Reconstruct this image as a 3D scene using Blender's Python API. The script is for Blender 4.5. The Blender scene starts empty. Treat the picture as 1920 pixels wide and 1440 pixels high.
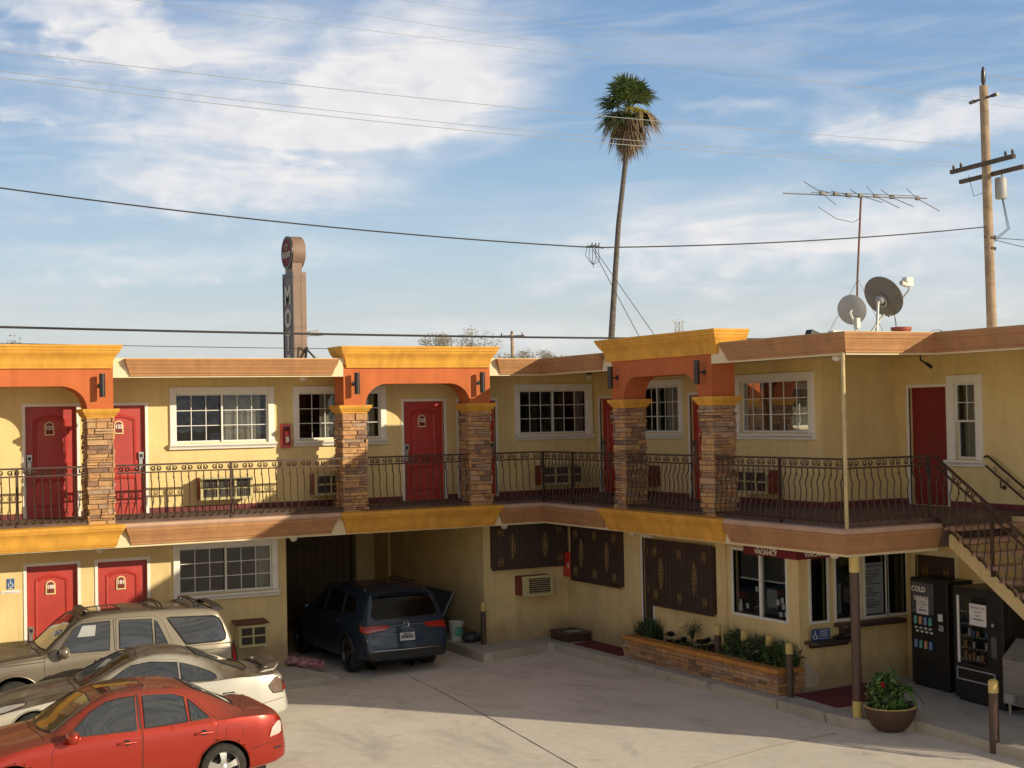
import bpy, bmesh, math, random
import numpy as np
from mathutils import Vector, Matrix
from mathutils.geometry import delaunay_2d_cdt
from mathutils.bvhtree import BVHTree
random.seed(7)
PI = math.pi
scene = bpy.context.scene
COL = scene.collection

# ---------------------------------------------------------------- materials
def new_mat(name):
    m = bpy.data.materials.new(name); m.use_nodes = True
    nt = m.node_tree
    return m, nt, nt.nodes['Principled BSDF']

def N(nt, t, **kw):
    n = nt.nodes.new(t)
    for k, v in kw.items():
        if k in n.inputs: n.inputs[k].default_value = v
        else: setattr(n, k, v)
    return n

def noise(nt, scale, detail=4, vec=None, rough=.55, dist=0.):
    n = N(nt, 'ShaderNodeTexNoise'); n.inputs['Scale'].default_value = scale
    n.inputs['Detail'].default_value = detail; n.inputs['Roughness'].default_value = rough
    n.inputs['Distortion'].default_value = dist
    if vec is not None: nt.links.new(vec, n.inputs['Vector'])
    return n

def ramp(nt, fac, stops):
    r = nt.nodes.new('ShaderNodeValToRGB'); e = r.color_ramp.elements
    while len(e) > 1: e.remove(e[0])
    for i, (p, c) in enumerate(stops):
        if not isinstance(c, (tuple, list)): c = (c, c, c)
        if i == 0: e[0].position = p; el = e[0]
        else: el = e.new(p)
        el.color = tuple(c) + (1,) if len(c) == 3 else c
    nt.links.new(fac, r.inputs['Fac'])
    return r

def mixc(nt, fac, a, b, mode='MIX'):
    m = nt.nodes.new('ShaderNodeMix'); m.data_type = 'RGBA'; m.blend_type = mode
    if isinstance(fac, (int, float)): m.inputs[0].default_value = fac
    else: nt.links.new(fac, m.inputs[0])
    for s, v in ((6, a), (7, b)):
        if isinstance(v, (tuple, list)): m.inputs[s].default_value = tuple(v) + (1,) if len(v) == 3 else v
        else: nt.links.new(v, m.inputs[s])
    return m.outputs[2]

def coords(nt, scale=(1, 1, 1)):
    t = nt.nodes.new('ShaderNodeTexCoord')
    g = nt.nodes.new('ShaderNodeNewGeometry')
    mp = nt.nodes.new('ShaderNodeMapping'); mp.inputs['Scale'].default_value = scale
    nt.links.new(g.outputs['Position'], mp.inputs['Vector'])
    return mp.outputs['Vector'], t

def plain(name, col, rough=.6, metal=0., var=.12, vscale=6., bump=0., bscale=60., streak=0., spec=None, coat=0., dirt=None, dscale=1.3, grime=None):
    """painted / solid surface: base colour with mottled variation, optional vertical streaks, dirt and fine bump"""
    m, nt, b = new_mat(name)
    v, _ = coords(nt)
    n1 = noise(nt, vscale, 5, v)
    lo = tuple(c * (1 - var) for c in col); hi = tuple(min(1, c * (1 + var)) for c in col)
    c = ramp(nt, n1.outputs['Fac'], [(.3, lo), (.7, hi)]).outputs['Color']
    if streak:
        vs, _ = coords(nt, (3.5, 3.5, .35))
        n2 = noise(nt, 2.2, 5, vs)
        f = ramp(nt, n2.outputs['Fac'], [(.46, 0.), (.74, streak)])
        c = mixc(nt, f.outputs['Color'], c, tuple(x * .55 for x in col))
    if dirt:
        n3 = noise(nt, dscale, 6, v, .65)
        f = ramp(nt, n3.outputs['Fac'], [(.48, 0.), (.72, dirt[1])])
        c = mixc(nt, f.outputs['Color'], c, dirt[0])
    if grime:   # splash-back soiling along the foot of a wall
        gp = nt.nodes.new('ShaderNodeNewGeometry'); sx = nt.nodes.new('ShaderNodeSeparateXYZ'); nt.links.new(gp.outputs['Position'], sx.inputs[0])
        ng = noise(nt, 2.5, 6, v, .7); ad = N(nt, 'ShaderNodeMath'); ad.operation = 'MULTIPLY_ADD'; ad.inputs[1].default_value = -.9; nt.links.new(ng.outputs['Fac'], ad.inputs[0]); nt.links.new(sx.outputs[2], ad.inputs[2])
        mr = N(nt, 'ShaderNodeMapRange'); mr.interpolation_type = 'SMOOTHSTEP'; mr.inputs[1].default_value = grime[1]; mr.inputs[2].default_value = grime[1] - .55; mr.inputs[3].default_value = 0.; mr.inputs[4].default_value = grime[2]
        nt.links.new(ad.outputs[0], mr.inputs[0]); c = mixc(nt, mr.outputs[0], c, grime[0])
    nt.links.new(c, b.inputs['Base Color'])
    b.inputs['Roughness'].default_value = rough; b.inputs['Metallic'].default_value = metal
    if spec is not None: b.inputs['Specular IOR Level'].default_value = spec
    if coat: b.inputs['Coat Weight'].default_value = coat; b.inputs['Coat Roughness'].default_value = .04
    if bump:
        nb = noise(nt, bscale, 3, v)
        bp = N(nt, 'ShaderNodeBump'); bp.inputs['Strength'].default_value = bump; bp.inputs['Distance'].default_value = .01
        nt.links.new(nb.outputs['Fac'], bp.inputs['Height']); nt.links.new(bp.outputs['Normal'], b.inputs['Normal'])
    return m

M = {}
M['yellow'] = plain('yellow_stucco', (.74, .585, .29), .85, var=.08, vscale=1.6, bump=.5, bscale=55, streak=.22, spec=.25, dirt=((.55, .40, .17), .3), dscale=.7)
M['yellow_low'] = plain('yellow_stucco_worn', (.70, .55, .28), .85, var=.10, vscale=1.4, bump=.5, bscale=55, streak=.25, spec=.25, dirt=((.48, .37, .20), .45), dscale=.9, grime=((.30, .24, .15), .35, .7))
M['orange'] = plain('orange_stucco', (.50, .14, .05), .85, var=.10, vscale=2, bump=.4, bscale=60, streak=.25, spec=.25)
M['gold'] = plain('gold_moulding', (.70, .36, .06), .75, var=.14, vscale=3, bump=.3, bscale=40, streak=.4, spec=.3, dirt=((.50, .24, .05), .45), dscale=1.6)
M['brown'] = plain('brown_moulding', (.42, .215, .10), .78, var=.12, vscale=3, bump=.3, bscale=40, streak=.35, spec=.3, dirt=((.28, .155, .09), .45), dscale=1.6)
M['cream'] = plain('cream_board', (.72, .62, .42), .8, var=.08, vscale=3, bump=.1, streak=.2)
M['white'] = plain('white_trim', (.78, .76, .72), .6, var=.05, vscale=5, bump=.15, bscale=80, streak=.06)
M['alu'] = plain('window_frame_white', (.72, .72, .70), .4, var=.04)
M['red'] = plain('red_door_paint', (.42, .040, .032), .42, var=.10, vscale=3, bump=.05, bscale=90, dirt=((.24, .03, .025), .5), dscale=2.2)
M['redbase'] = plain('maroon_paint', (.16, .035, .035), .75, var=.15, vscale=4, bump=.1)
M['deck'] = plain('deck_coating', (.10, .062, .052), .8, var=.2, vscale=2, bump=.2, dirt=((.2, .15, .12), .4), dscale=2)
M['iron'] = plain('wrought_iron', (.06, .034, .026), .5, metal=.3, var=.25, vscale=12)
M['bronze'] = plain('dark_bronze_metal', (.045, .042, .042), .4, metal=.6, var=.2, vscale=8)
M['darkmetal'] = plain('dark_metal', (.03, .03, .032), .45, metal=.5, var=.2)
M['steel'] = plain('brushed_steel', (.42, .42, .42), .35, metal=.85, var=.1, vscale=9)
M['galv'] = plain('galvanised_metal', (.42, .42, .41), .55, metal=.4, var=.12, vscale=5)
M['grille'] = plain('brown_metal_screen', (.062, .040, .031), .55, metal=.2, var=.14, vscale=4, streak=.15)
M['ornament'] = plain('aged_gold_ornament', (.29, .20, .08), .5, metal=.4, var=.25, vscale=25)
M['acyellow'] = plain('pale_yellow_metal', (.50, .44, .22), .6, var=.1, vscale=6, streak=.1)
M['acred'] = plain('red_cabinet_paint', (.17, .022, .018), .5, var=.1, vscale=4)
M['acdark'] = plain('louvre_dark', (.055, .045, .035), .6, var=.3, vscale=14)
M['fired'] = plain('extinguisher_red', (.55, .02, .015), .3, var=.06, coat=.5)
M['postbrown'] = plain('brown_post_paint', (.085, .050, .040), .5, var=.12, vscale=6)
M['postyellow'] = plain('yellow_post_paint', (.58, .44, .16), .6, var=.1, vscale=6)
M['black'] = plain('black_plastic', (.012, .012, .013), .4, var=.2)
M['rubber'] = plain('tyre_rubber', (.018, .018, .018), .85, var=.3, vscale=20, dirt=((.07, .06, .05), .4), dscale=6)
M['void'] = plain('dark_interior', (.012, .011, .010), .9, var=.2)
M['mat'] = plain('red_doormat', (.15, .022, .032), .95, var=.2, vscale=8, bump=.4, bscale=200)
M['wood'] = plain('dark_wood_counter', (.055, .033, .025), .5, var=.3, vscale=5, streak=.2)
M['paper'] = plain('white_paper', (.75, .73, .74), .8, var=.04)
M['wire'] = plain('cable_black', (.035, .035, .038), .7, var=.1)
M['soil'] = plain('dark_soil', (.035, .025, .018), .95, var=.4, vscale=20, bump=.5)
M['pot'] = plain('brown_bowl_glaze', (.095, .055, .035), .55, var=.12, vscale=6)
M['terracotta'] = plain('red_bucket_plastic', (.30, .06, .03), .6, var=.15, vscale=6)
M['bluesign'] = plain('blue_sign', (.03, .09, .28), .5, var=.05)
M['tan'] = plain('sign_tan_metal', (.235, .15, .115), .6, var=.1, vscale=1.2, streak=.2)
M['signdark'] = plain('sign_dark_face', (.16, .11, .10), .6, var=.2, vscale=2)
M['letter'] = plain('sign_letter_cream', (.50, .47, .35), .6, var=.1)
M['dishgrey'] = plain('dish_back_grey', (.16, .15, .14), .6, var=.12, vscale=5)
M['dishlight'] = plain('dish_pale_grey', (.34, .35, .37), .5, var=.06, vscale=4)
M['lamp'] = plain('globe_glass_white', (.72, .68, .60), .3, var=.03)
M['garage'] = plain('brown_garage_door', (.13, .085, .045), .7, var=.15, vscale=3, streak=.3)
M['curtain'] = plain('curtain_fabric', (.60, .55, .46), .9, var=.08, vscale=5)
M['blind'] = plain('window_blind', (.30, .28, .25), .8, var=.06)
M['panelgrey'] = plain('grey_screen_panel', (.09, .095, .1), .6, var=.15)
M['blanket'] = plain('pink_patterned_blanket', (.42, .20, .22), .95, var=.6, vscale=14, bump=.5, bscale=30)
M['plasticbag'] = plain('dark_plastic_bag', (.03, .035, .045), .35, var=.3, vscale=8)
M['bucket'] = plain('white_bucket_plastic', (.62, .62, .58), .5, var=.08)
M['plate'] = plain('licence_plate', (.65, .65, .66), .5, var=.05)
M['textdark'] = plain('lettering_dark', (.04, .03, .035), .7, var=.05)
M['textred'] = plain('lettering_red', (.30, .03, .03), .7, var=.05)
M['textwhite'] = plain('lettering_white', (.78, .76, .72), .6, var=.03)
M['plaquegold'] = plain('plaque_border', (.72, .56, .28), .5, var=.06)
M['maroon'] = plain('awning_maroon', (.16, .012, .018), .75, var=.1)
M['chrome'] = plain('chrome', (.62, .62, .62), .12, metal=1., var=.03)
M['rim'] = plain('alloy_rim', (.55, .55, .55), .28, metal=.85, var=.05)
M['tail'] = plain('tail_lamp_red', (.38, .008, .006), .12, var=.1, coat=.8)
M['tailsmoke'] = plain('tail_lamp_smoked', (.16, .11, .09), .12, var=.25, vscale=20, coat=.8)
M['tailclear'] = plain('tail_lamp_clear', (.55, .48, .46), .12, var=.15, vscale=20, coat=.8)
M['headlamp'] = plain('headlamp_clear', (.45, .46, .46), .1, var=.2, coat=.8)

def concrete(name, base, stain=.55, joints=False):
    m, nt, b = new_mat(name)
    v, _ = coords(nt)
    n1 = noise(nt, .55, 6, v, .6); n2 = noise(nt, 4.5, 6, v, .65); n3 = noise(nt, 40, 3, v)
    lo = tuple(x * .78 for x in base); hi = tuple(x * 1.15 for x in base)
    c = ramp(nt, n1.outputs['Fac'], [(.3, lo), (.7, hi)]).outputs['Color']
    c = mixc(nt, .5, c, ramp(nt, n2.outputs['Fac'], [(.25, tuple(x * .7 for x in base)), (.75, tuple(x * 1.2 for x in base))]).outputs['Color'])
    vs, _ = coords(nt, (1, .45, 1))
    n4 = noise(nt, 1.1, 7, vs, .7, .6)
    f = ramp(nt, n4.outputs['Fac'], [(.50, 0.), (.74, stain)])
    c = mixc(nt, f.outputs['Color'], c, tuple(x * .42 for x in base))
    n5 = noise(nt, 2.3, 5, v, .55)
    f5 = ramp(nt, n5.outputs['Fac'], [(.63, 0.), (.72, .6)])
    c = mixc(nt, f5.outputs['Color'], c, tuple(x * .35 for x in base))
    c = mixc(nt, .35, c, ramp(nt, n3.outputs['Fac'], [(.3, tuple(x * .75 for x in base)), (.7, tuple(x * 1.2 for x in base))]).outputs['Color'])
    nt.links.new(c, b.inputs['Base Color']); b.inputs['Roughness'].default_value = .85
    b.inputs['Specular IOR Level'].default_value = .3
    bp = N(nt, 'ShaderNodeBump'); bp.inputs['Strength'].default_value = .25; bp.inputs['Distance'].default_value = .01
    nt.links.new(n3.outputs['Fac'], bp.inputs['Height']); nt.links.new(bp.outputs['Normal'], b.inputs['Normal'])
    return m
M['lot'] = concrete('lot_concrete', (.735, .675, .61), .85)
M['walk'] = concrete('sidewalk_concrete', (.50, .475, .43), .6)
M['kerb'] = concrete('kerb_concrete', (.46, .42, .35), .75)
M['joint'] = plain('expansion_joint', (.10, .085, .07), .9, var=.3, vscale=10)
M['paintline'] = plain('worn_white_line', (.52, .48, .40), .8, var=.2, vscale=9)
M['far'] = plain('far_ground', (.16, .14, .11), .95, var=.2, vscale=.05)

def stone_mat():
    m, nt, b = new_mat('stacked_ledgestone')
    at = N(nt, 'ShaderNodeAttribute'); at.attribute_name = 'tint'
    v, _ = coords(nt)
    n1 = noise(nt, 9, 6, v, .65); n2 = noise(nt, 55, 4, v)
    r = ramp(nt, at.outputs['Fac'], [(0., (.20, .13, .10)), (.12, (.32, .19, .125)), (.35, (.47, .28, .14)), (.55, (.55, .33, .15)), (.72, (.47, .34, .23)), (.87, (.31, .22, .18)), (1., (.50, .27, .13))])
    c = mixc(nt, .55, r.outputs['Color'], ramp(nt, n1.outputs['Fac'], [(.25, (.3, .25, .2)), (.75, (1.5, 1.4, 1.3))]).outputs['Color'], 'MULTIPLY')
    nt.links.new(c, b.inputs['Base Color']); b.inputs['Roughness'].default_value = .85
    mx = N(nt, 'ShaderNodeMath'); mx.operation = 'ADD'
    nt.links.new(n1.outputs['Fac'], mx.inputs[0]); nt.links.new(n2.outputs['Fac'], mx.inputs[1])
    bp = N(nt, 'ShaderNodeBump'); bp.inputs['Strength'].default_value = .7; bp.inputs['Distance'].default_value = .02
    nt.links.new(mx.outputs[0], bp.inputs['Height']); nt.links.new(bp.outputs['Normal'], b.inputs['Normal'])
    return m
M['stone'] = stone_mat()

def glass_mat(name, tint=(.8, .85, .85), refl=.01, trans=.72, wob=.10):
    m = bpy.data.materials.new(name); m.use_nodes = True; nt = m.node_tree
    for n in list(nt.nodes): nt.nodes.remove(n)
    o = nt.nodes.new('ShaderNodeOutputMaterial')
    tr = N(nt, 'ShaderNodeBsdfTransparent'); tr.inputs['Color'].default_value = tuple(trans * t for t in tint) + (1,)
    gl = N(nt, 'ShaderNodeBsdfGlossy'); gl.inputs['Roughness'].default_value = .01; gl.inputs['Color'].default_value = (.9, .9, .9, 1)
    fr = N(nt, 'ShaderNodeFresnel'); fr.inputs['IOR'].default_value = 1.5
    ad = N(nt, 'ShaderNodeMath'); ad.operation = 'ADD'; ad.inputs[1].default_value = refl; ad.use_clamp = True
    nt.links.new(fr.outputs[0], ad.inputs[0])
    v, _ = coords(nt); nb = noise(nt, 1.6, 2, v)
    bp = N(nt, 'ShaderNodeBump'); bp.inputs['Strength'].default_value = wob; bp.inputs['Distance'].default_value = .03
    nt.links.new(nb.outputs['Fac'], bp.inputs['Height']); nt.links.new(bp.outputs['Normal'], gl.inputs['Normal'])
    mx = N(nt, 'ShaderNodeMixShader'); nt.links.new(ad.outputs[0], mx.inputs[0])
    nt.links.new(tr.outputs[0], mx.inputs[1]); nt.links.new(gl.outputs[0], mx.inputs[2]); nt.links.new(mx.outputs[0], o.inputs[0])
    return m
M['glass'] = glass_mat('window_glass')
M['glass_clear'] = glass_mat('shop_glass', refl=.03, trans=.9)
M['mirrorglass'] = glass_mat('reflective_window_glass', refl=.45, trans=.6, wob=.03)

def carpaint(name, col, flake=.25, metal=.55, rough=.3, dust_refl=None, dust_refl_amt=.6):
    m, nt, b = new_mat(name)
    v, _ = coords(nt)
    n1 = noise(nt, 700, 2, v)
    c = ramp(nt, n1.outputs['Fac'], [(.3, tuple(x * (1 - flake) for x in col)), (.7, tuple(min(1, x * (1 + flake)) for x in col))]).outputs['Color']
    g = nt.nodes.new('ShaderNodeNewGeometry'); sx = nt.nodes.new('ShaderNodeSeparateXYZ'); nt.links.new(g.outputs['Normal'], sx.inputs[0])
    if dust_refl:  # dust on upward faces, browned further to carry the building's reflection
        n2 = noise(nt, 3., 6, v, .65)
        up = N(nt, 'ShaderNodeMapRange'); up.inputs[1].default_value = .40; up.inputs[2].default_value = .80; up.inputs[3].default_value = .06; up.inputs[4].default_value = dust_refl_amt
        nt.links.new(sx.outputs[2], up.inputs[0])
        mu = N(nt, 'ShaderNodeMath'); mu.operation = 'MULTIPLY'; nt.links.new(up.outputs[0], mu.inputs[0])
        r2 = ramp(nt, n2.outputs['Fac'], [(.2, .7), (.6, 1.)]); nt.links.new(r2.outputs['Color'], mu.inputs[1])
        c = mixc(nt, mu.outputs[0], c, dust_refl)
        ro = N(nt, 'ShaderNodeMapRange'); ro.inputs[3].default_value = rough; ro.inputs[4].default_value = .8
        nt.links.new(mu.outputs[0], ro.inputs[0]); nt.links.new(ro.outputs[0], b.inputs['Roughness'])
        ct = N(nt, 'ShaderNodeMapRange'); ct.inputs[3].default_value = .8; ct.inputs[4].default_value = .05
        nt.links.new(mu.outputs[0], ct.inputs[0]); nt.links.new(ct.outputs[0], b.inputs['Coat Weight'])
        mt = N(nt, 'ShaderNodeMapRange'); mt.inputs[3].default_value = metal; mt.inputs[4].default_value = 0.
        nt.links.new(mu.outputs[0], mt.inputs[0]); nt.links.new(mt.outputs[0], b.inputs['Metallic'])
    else:
        b.inputs['Roughness'].default_value = rough; b.inputs['Coat Weight'].default_value = .8; b.inputs['Metallic'].default_value = metal
    nt.links.new(c, b.inputs['Base Color']); b.inputs['Coat Roughness'].default_value = .03
    return m
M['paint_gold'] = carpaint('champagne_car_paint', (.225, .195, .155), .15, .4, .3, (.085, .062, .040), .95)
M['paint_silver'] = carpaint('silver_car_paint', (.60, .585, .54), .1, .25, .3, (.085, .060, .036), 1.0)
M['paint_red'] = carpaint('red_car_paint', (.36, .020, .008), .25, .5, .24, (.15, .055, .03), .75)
M['paint_blue'] = carpaint('blue_car_paint', (.003, .024, .060), .15, .3, .38)
M['darkglass'] = plain('dark_car_glass', (.004, .004, .005), .12, var=.1, spec=.25)
M['carglass'] = plain('tinted_car_glass', (.030, .036, .048), .03, var=.15, vscale=2, spec=1., coat=.6)
M['windscreen'] = plain('dusty_windscreen', (.035, .028, .016), .06, var=.3, vscale=2, spec=.9)
M['trimblack'] = plain('car_black_trim', (.02, .02, .02), .5, var=.1)
M['gap'] = plain('shut_line', (.05, .035, .03), .8, var=.1)

def leaf_mat(name, a, b2, trans=.25, sc=3.):
    m, nt, b = new_mat(name)
    v, _ = coords(nt); n1 = noise(nt, sc, 4, v)
    c = ramp(nt, n1.outputs['Fac'], [(.3, a), (.7, b2)]).outputs['Color']
    nt.links.new(c, b.inputs['Base Color']); b.inputs['Roughness'].default_value = .55
    return m
M['leaf'] = leaf_mat('plant_green', (.03, .07, .018), (.09, .17, .045), sc=14)
M['leaf_bright'] = leaf_mat('succulent_green', (.06, .15, .03), (.14, .28, .07), sc=14)
M['leaf_blue'] = leaf_mat('blue_green_leaf', (.12, .17, .15), (.22, .28, .26), sc=14)
M['leaf_dark'] = leaf_mat('dark_leaf', (.012, .018, .012), (.03, .03, .022), sc=14)
M['petal'] = plain('red_flower', (.55, .02, .02), .6)
M['palmgreen'] = leaf_mat('palm_green', (.035, .075, .018), (.14, .19, .05), sc=1.8)
M['palmyellow'] = leaf_mat('palm_yellowing', (.30, .26, .05), (.42, .34, .08), sc=2)
M['palmdry'] = leaf_mat('palm_dry_thatch', (.09, .06, .034), (.27, .185, .105), sc=2.5)
M['palmtrunk'] = plain('palm_trunk', (.12, .10, .088), .9, var=.4, vscale=7, bump=.8, bscale=14)
M['polewood'] = plain('pole_wood', (.34, .25, .17), .85, var=.35, vscale=3, streak=.7, bump=.3, bscale=30)
M['crossarm'] = plain('crossarm_wood', (.09, .065, .055), .85, var=.25, vscale=4)
M['treebark'] = plain('tree_bark_far', (.22, .18, .14), .9, var=.2)
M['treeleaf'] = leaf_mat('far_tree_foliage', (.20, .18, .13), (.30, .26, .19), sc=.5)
M['rust'] = plain('rusty_mast', (.16, .075, .05), .75, var=.35, vscale=12)
M['bird'] = plain('pigeon_grey', (.10, .10, .12), .8, var=.3, vscale=20)
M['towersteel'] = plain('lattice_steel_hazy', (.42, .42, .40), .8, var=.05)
M['insul'] = plain('insulator', (.05, .035, .035), .3, var=.1)
M['can_a'] = plain('can_teal', (.10, .35, .30), .4); M['can_b'] = plain('can_orange', (.55, .25, .12), .4); M['can_c'] = plain('can_blue', (.15, .25, .5), .4)

# ---------------------------------------------------------------- mesh builder
class MB:
    def __init__(s): s.v = []; s.f = []; s.m = []; s.t = []; s.cur = 0; s.tint = 0.
    def add(s, vs, fs, mat=None):
        o = len(s.v); s.v += [tuple(map(float, p)) for p in vs]
        for f in fs: s.f.append(tuple(i + o for i in f)); s.m.append(s.cur if mat is None else mat); s.t.append(s.tint)
        return s
    def box(s, x0, x1, y0, y1, z0, z1, mat=None):
        v = [(x, y, z) for z in (z0, z1) for y in (y0, y1) for x in (x0, x1)]
        return s.add(v, [(0, 2, 3, 1), (4, 5, 7, 6), (0, 1, 5, 4), (2, 6, 7, 3), (0, 4, 6, 2), (1, 3, 7, 5)], mat)
    def quad(s, a, b, c, d, mat=None): return s.add([a, b, c, d], [(0, 1, 2, 3)], mat)
    def prism(s, poly, h0, h1, axis='z', mat=None):
        """poly of 2D points extruded; axis z: (x,y); axis y: (x,z)"""
        n = len(poly)
        if axis == 'z': v = [(p[0], p[1], h0) for p in poly] + [(p[0], p[1], h1) for p in poly]
        elif axis == 'y': v = [(p[0], h0, p[1]) for p in poly] + [(p[0], h1, p[1]) for p in poly]
        else: v = [(h0, p[0], p[1]) for p in poly] + [(h1, p[0], p[1]) for p in poly]
        f = [tuple(range(n - 1, -1, -1)), tuple(range(n, 2 * n))] + [(i, (i + 1) % n, n + (i + 1) % n, n + i) for i in range(n)]
        return s.add(v, f, mat)
    def tube(s, pts, r, n=6, mat=None, caps=True, closed=False):
        P = [Vector(p) for p in pts]; k = len(P); vs = []; fs = []
        rr = r if isinstance(r, (list, tuple)) else [r] * k
        up = None
        for i in range(k):
            if closed: t = (P[(i + 1) % k] - P[i - 1])
            else: t = (P[min(i + 1, k - 1)] - P[max(i - 1, 0)])
            if t.length < 1e-9: t = Vector((0, 0, 1))
            t.normalize()
            if up is None:
                up = Vector((0, 0, 1)) if abs(t.z) < .9 else Vector((1, 0, 0))
            a = t.cross(up)
            if a.length < 1e-6: a = t.orthogonal()
            a.normalize(); b = a.cross(t); up = b
            for j in range(n):
                an = 2 * PI * j / n
                vs.append(P[i] + (a * math.cos(an) + b * math.sin(an)) * rr[i])
        for i in range(k if closed else k - 1):
            i2 = (i + 1) % k
            for j in range(n):
                j2 = (j + 1) % n
                fs.append((i * n + j, i * n + j2, i2 * n + j2, i2 * n + j))
        if caps and not closed:
            fs.append(tuple(range(n - 1, -1, -1))); fs.append(tuple((k - 1) * n + j for j in range(n)))
        return s.add(vs, fs, mat)
    def lathe(s, prof, c=(0, 0, 0), n=24, axis='z', mat=None, a0=0, a1=2 * PI):
        vs = []; fs = []; k = len(prof); full = abs(a1 - a0 - 2 * PI) < 1e-6
        m_ = n if full else n + 1
        for j in range(m_):
            an = a0 + (a1 - a0) * j / n
            for (r, h) in prof:
                x, y = r * math.cos(an), r * math.sin(an)
                if axis == 'z': p = (x, y, h)
                elif axis == 'y': p = (x, h, y)
                else: p = (h, x, y)
                vs.append((p[0] + c[0], p[1] + c[1], p[2] + c[2]))
        for j in range(n):
            j2 = (j + 1) % m_
            for i in range(k - 1): fs.append((j * k + i, j2 * k + i, j2 * k + i + 1, j * k + i + 1))
        return s.add(vs, fs, mat)
    def sphere(s, c, r, n=12, sq=(1, 1, 1), mat=None):
        k = n // 2
        prof = [(r * math.sin(PI * i / k), -r * math.cos(PI * i / k)) for i in range(k + 1)]
        o = len(s.v); s.lathe(prof, (0, 0, 0), n, mat=mat)
        for i in range(o, len(s.v)):
            p = s.v[i]; s.v[i] = (p[0] * sq[0] + c[0], p[1] * sq[1] + c[1], p[2] * sq[2] + c[2])
        return s
    def text(s, body, size, loc=(0, 0, 0), mat=None, ext=.004, sx=1., plane='xz', align='CENTER', bold=0.):
        cu = bpy.data.curves.new('t', 'FONT'); cu.body = body; cu.size = size; cu.align_x = align; cu.align_y = 'CENTER'; cu.extrude = ext; cu.offset = bold
        cu.resolution_u = 2
        ob = bpy.data.objects.new('t', cu); COL.objects.link(ob)
        dg = bpy.context.evaluated_depsgraph_get()
        me = bpy.data.meshes.new_from_object(ob.evaluated_get(dg))
        vs = []
        for v in me.vertices:
            x, y, z = v.co.x * sx, v.co.y, v.co.z
            vs.append((loc[0] + x, loc[1] - z, loc[2] + y) if plane == 'xz' else (loc[0] + x, loc[1] + y, loc[2] + z))
        s.add(vs, [tuple(p.vertices) for p in me.polygons], mat)
        bpy.data.objects.remove(ob); bpy.data.curves.remove(cu); bpy.data.meshes.remove(me)
        return s
    def build(s, name, mats, parent=None, loc=(0, 0, 0), rotz=0., smooth=None, tint=False, bevel=0.):
        me = bpy.data.meshes.new(name); me.from_pydata(s.v, [], s.f)
        if not isinstance(mats, (list, tuple)): mats = [mats]
        for m in mats: me.materials.append(M[m] if isinstance(m, str) else m)
        if len(mats) > 1: me.polygons.foreach_set('material_index', s.m)
        if tint:
            a = me.attributes.new('tint', 'FLOAT', 'FACE'); a.data.foreach_set('value', s.t)
        me.update()
        if smooth is not None:
            me.polygons.foreach_set('use_smooth', [True] * len(me.polygons))
            me.set_sharp_from_angle(angle=math.radians(smooth))
        ob = bpy.data.objects.new(name, me); COL.objects.link(ob)
        ob.location = loc; ob.rotation_euler = (0, 0, rotz)
        if parent: ob.parent = parent
        if bevel:
            b = ob.modifiers.new('edge', 'BEVEL'); b.width = bevel; b.segments = 2; b.limit_method = 'ANGLE'
        return ob

def tag(o, label=None, cat=None, group=None, kind=None):
    if label: o['label'] = label
    if cat: o['category'] = cat
    if group: o['group'] = group
    if kind: o['kind'] = kind
    return o
def empty(name, loc=(0, 0, 0), rotz=0., parent=None):
    o = bpy.data.objects.new(name, None); COL.objects.link(o); o.empty_display_size = .2
    o.location = loc; o.rotation_euler = (0, 0, rotz)
    if parent: o.parent = parent
    return o
def thing(name, label, cat, loc=(0, 0, 0), rotz=0., group=None): return tag(empty(name, loc, rotz), label, cat, group)
def kids(o): return [c for c in bpy.data.objects if c.parent == o]
def dup(o, loc=None, rotz=None, label=None, parent=None):
    def rec(a, par):
        c = a.copy(); COL.objects.link(c); c.parent = par
        for ch in a.children: rec(ch, c)
        return c
    bpy.context.view_layer.update()
    r = rec(o, parent if parent else o.parent)
    if loc is not None: r.location = loc
    if rotz is not None: r.rotation_euler = (0, 0, rotz)
    if label: r['label'] = label
    return r

# facade frames: local x runs along the wall, local -y points out of it
def FL(y0): return dict(loc=(0, y0, 0), rotz=0.)
def FR(x0): return dict(loc=(x0, 0, 0), rotz=-PI / 2)
def W(fr, u, d, z):
    if fr['rotz'] == 0.: return (fr['loc'][0] + u, fr['loc'][1] - d, z)
    return (fr['loc'][0] - d, -u, z)
M['pale_post'] = plain('pale_post_paint', (.50, .40, .21), .6, var=.2, vscale=6, streak=.5)
M['gold_coping'] = plain('orange_coping', (.50, .22, .05), .7, var=.18, vscale=5, bump=.25, bscale=40)
M['steel_dull'] = plain('dull_stainless', (.36, .35, .34), .42, metal=.6, var=.1, vscale=4)
M['chrome_dark'] = plain('dark_chrome', (.22, .22, .22), .2, metal=.9, var=.05)
M['darkrim'] = plain('dark_alloy', (.10, .10, .10), .35, metal=.8, var=.1)
M['thinwire'] = plain('thin_wire_grey', (.30, .32, .36), .8, var=.05)
M['tread'] = plain('stair_tread_concrete', (.40, .24, .17), .85, var=.18, vscale=4, bump=.15, dirt=((.16, .10, .08), .5))
M['lip'] = plain('deck_lip_dusty', (.52, .34, .25), .8, var=.12, vscale=3, streak=.2)
M['reddark'] = plain('dark_red_door_paint', (.20, .014, .014), .5, var=.1, vscale=2)
M['patch'] = plain('bare_plaster', (.50, .46, .38), .9, var=.15, vscale=7)
M['hood_rust'] = plain('rain_hood_brown', (.16, .06, .04), .7, var=.3, vscale=8)
M['leaf_mid'] = leaf_mat('mid_green_leaf', (.05, .11, .025), (.11, .20, .05), sc=14)

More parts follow.
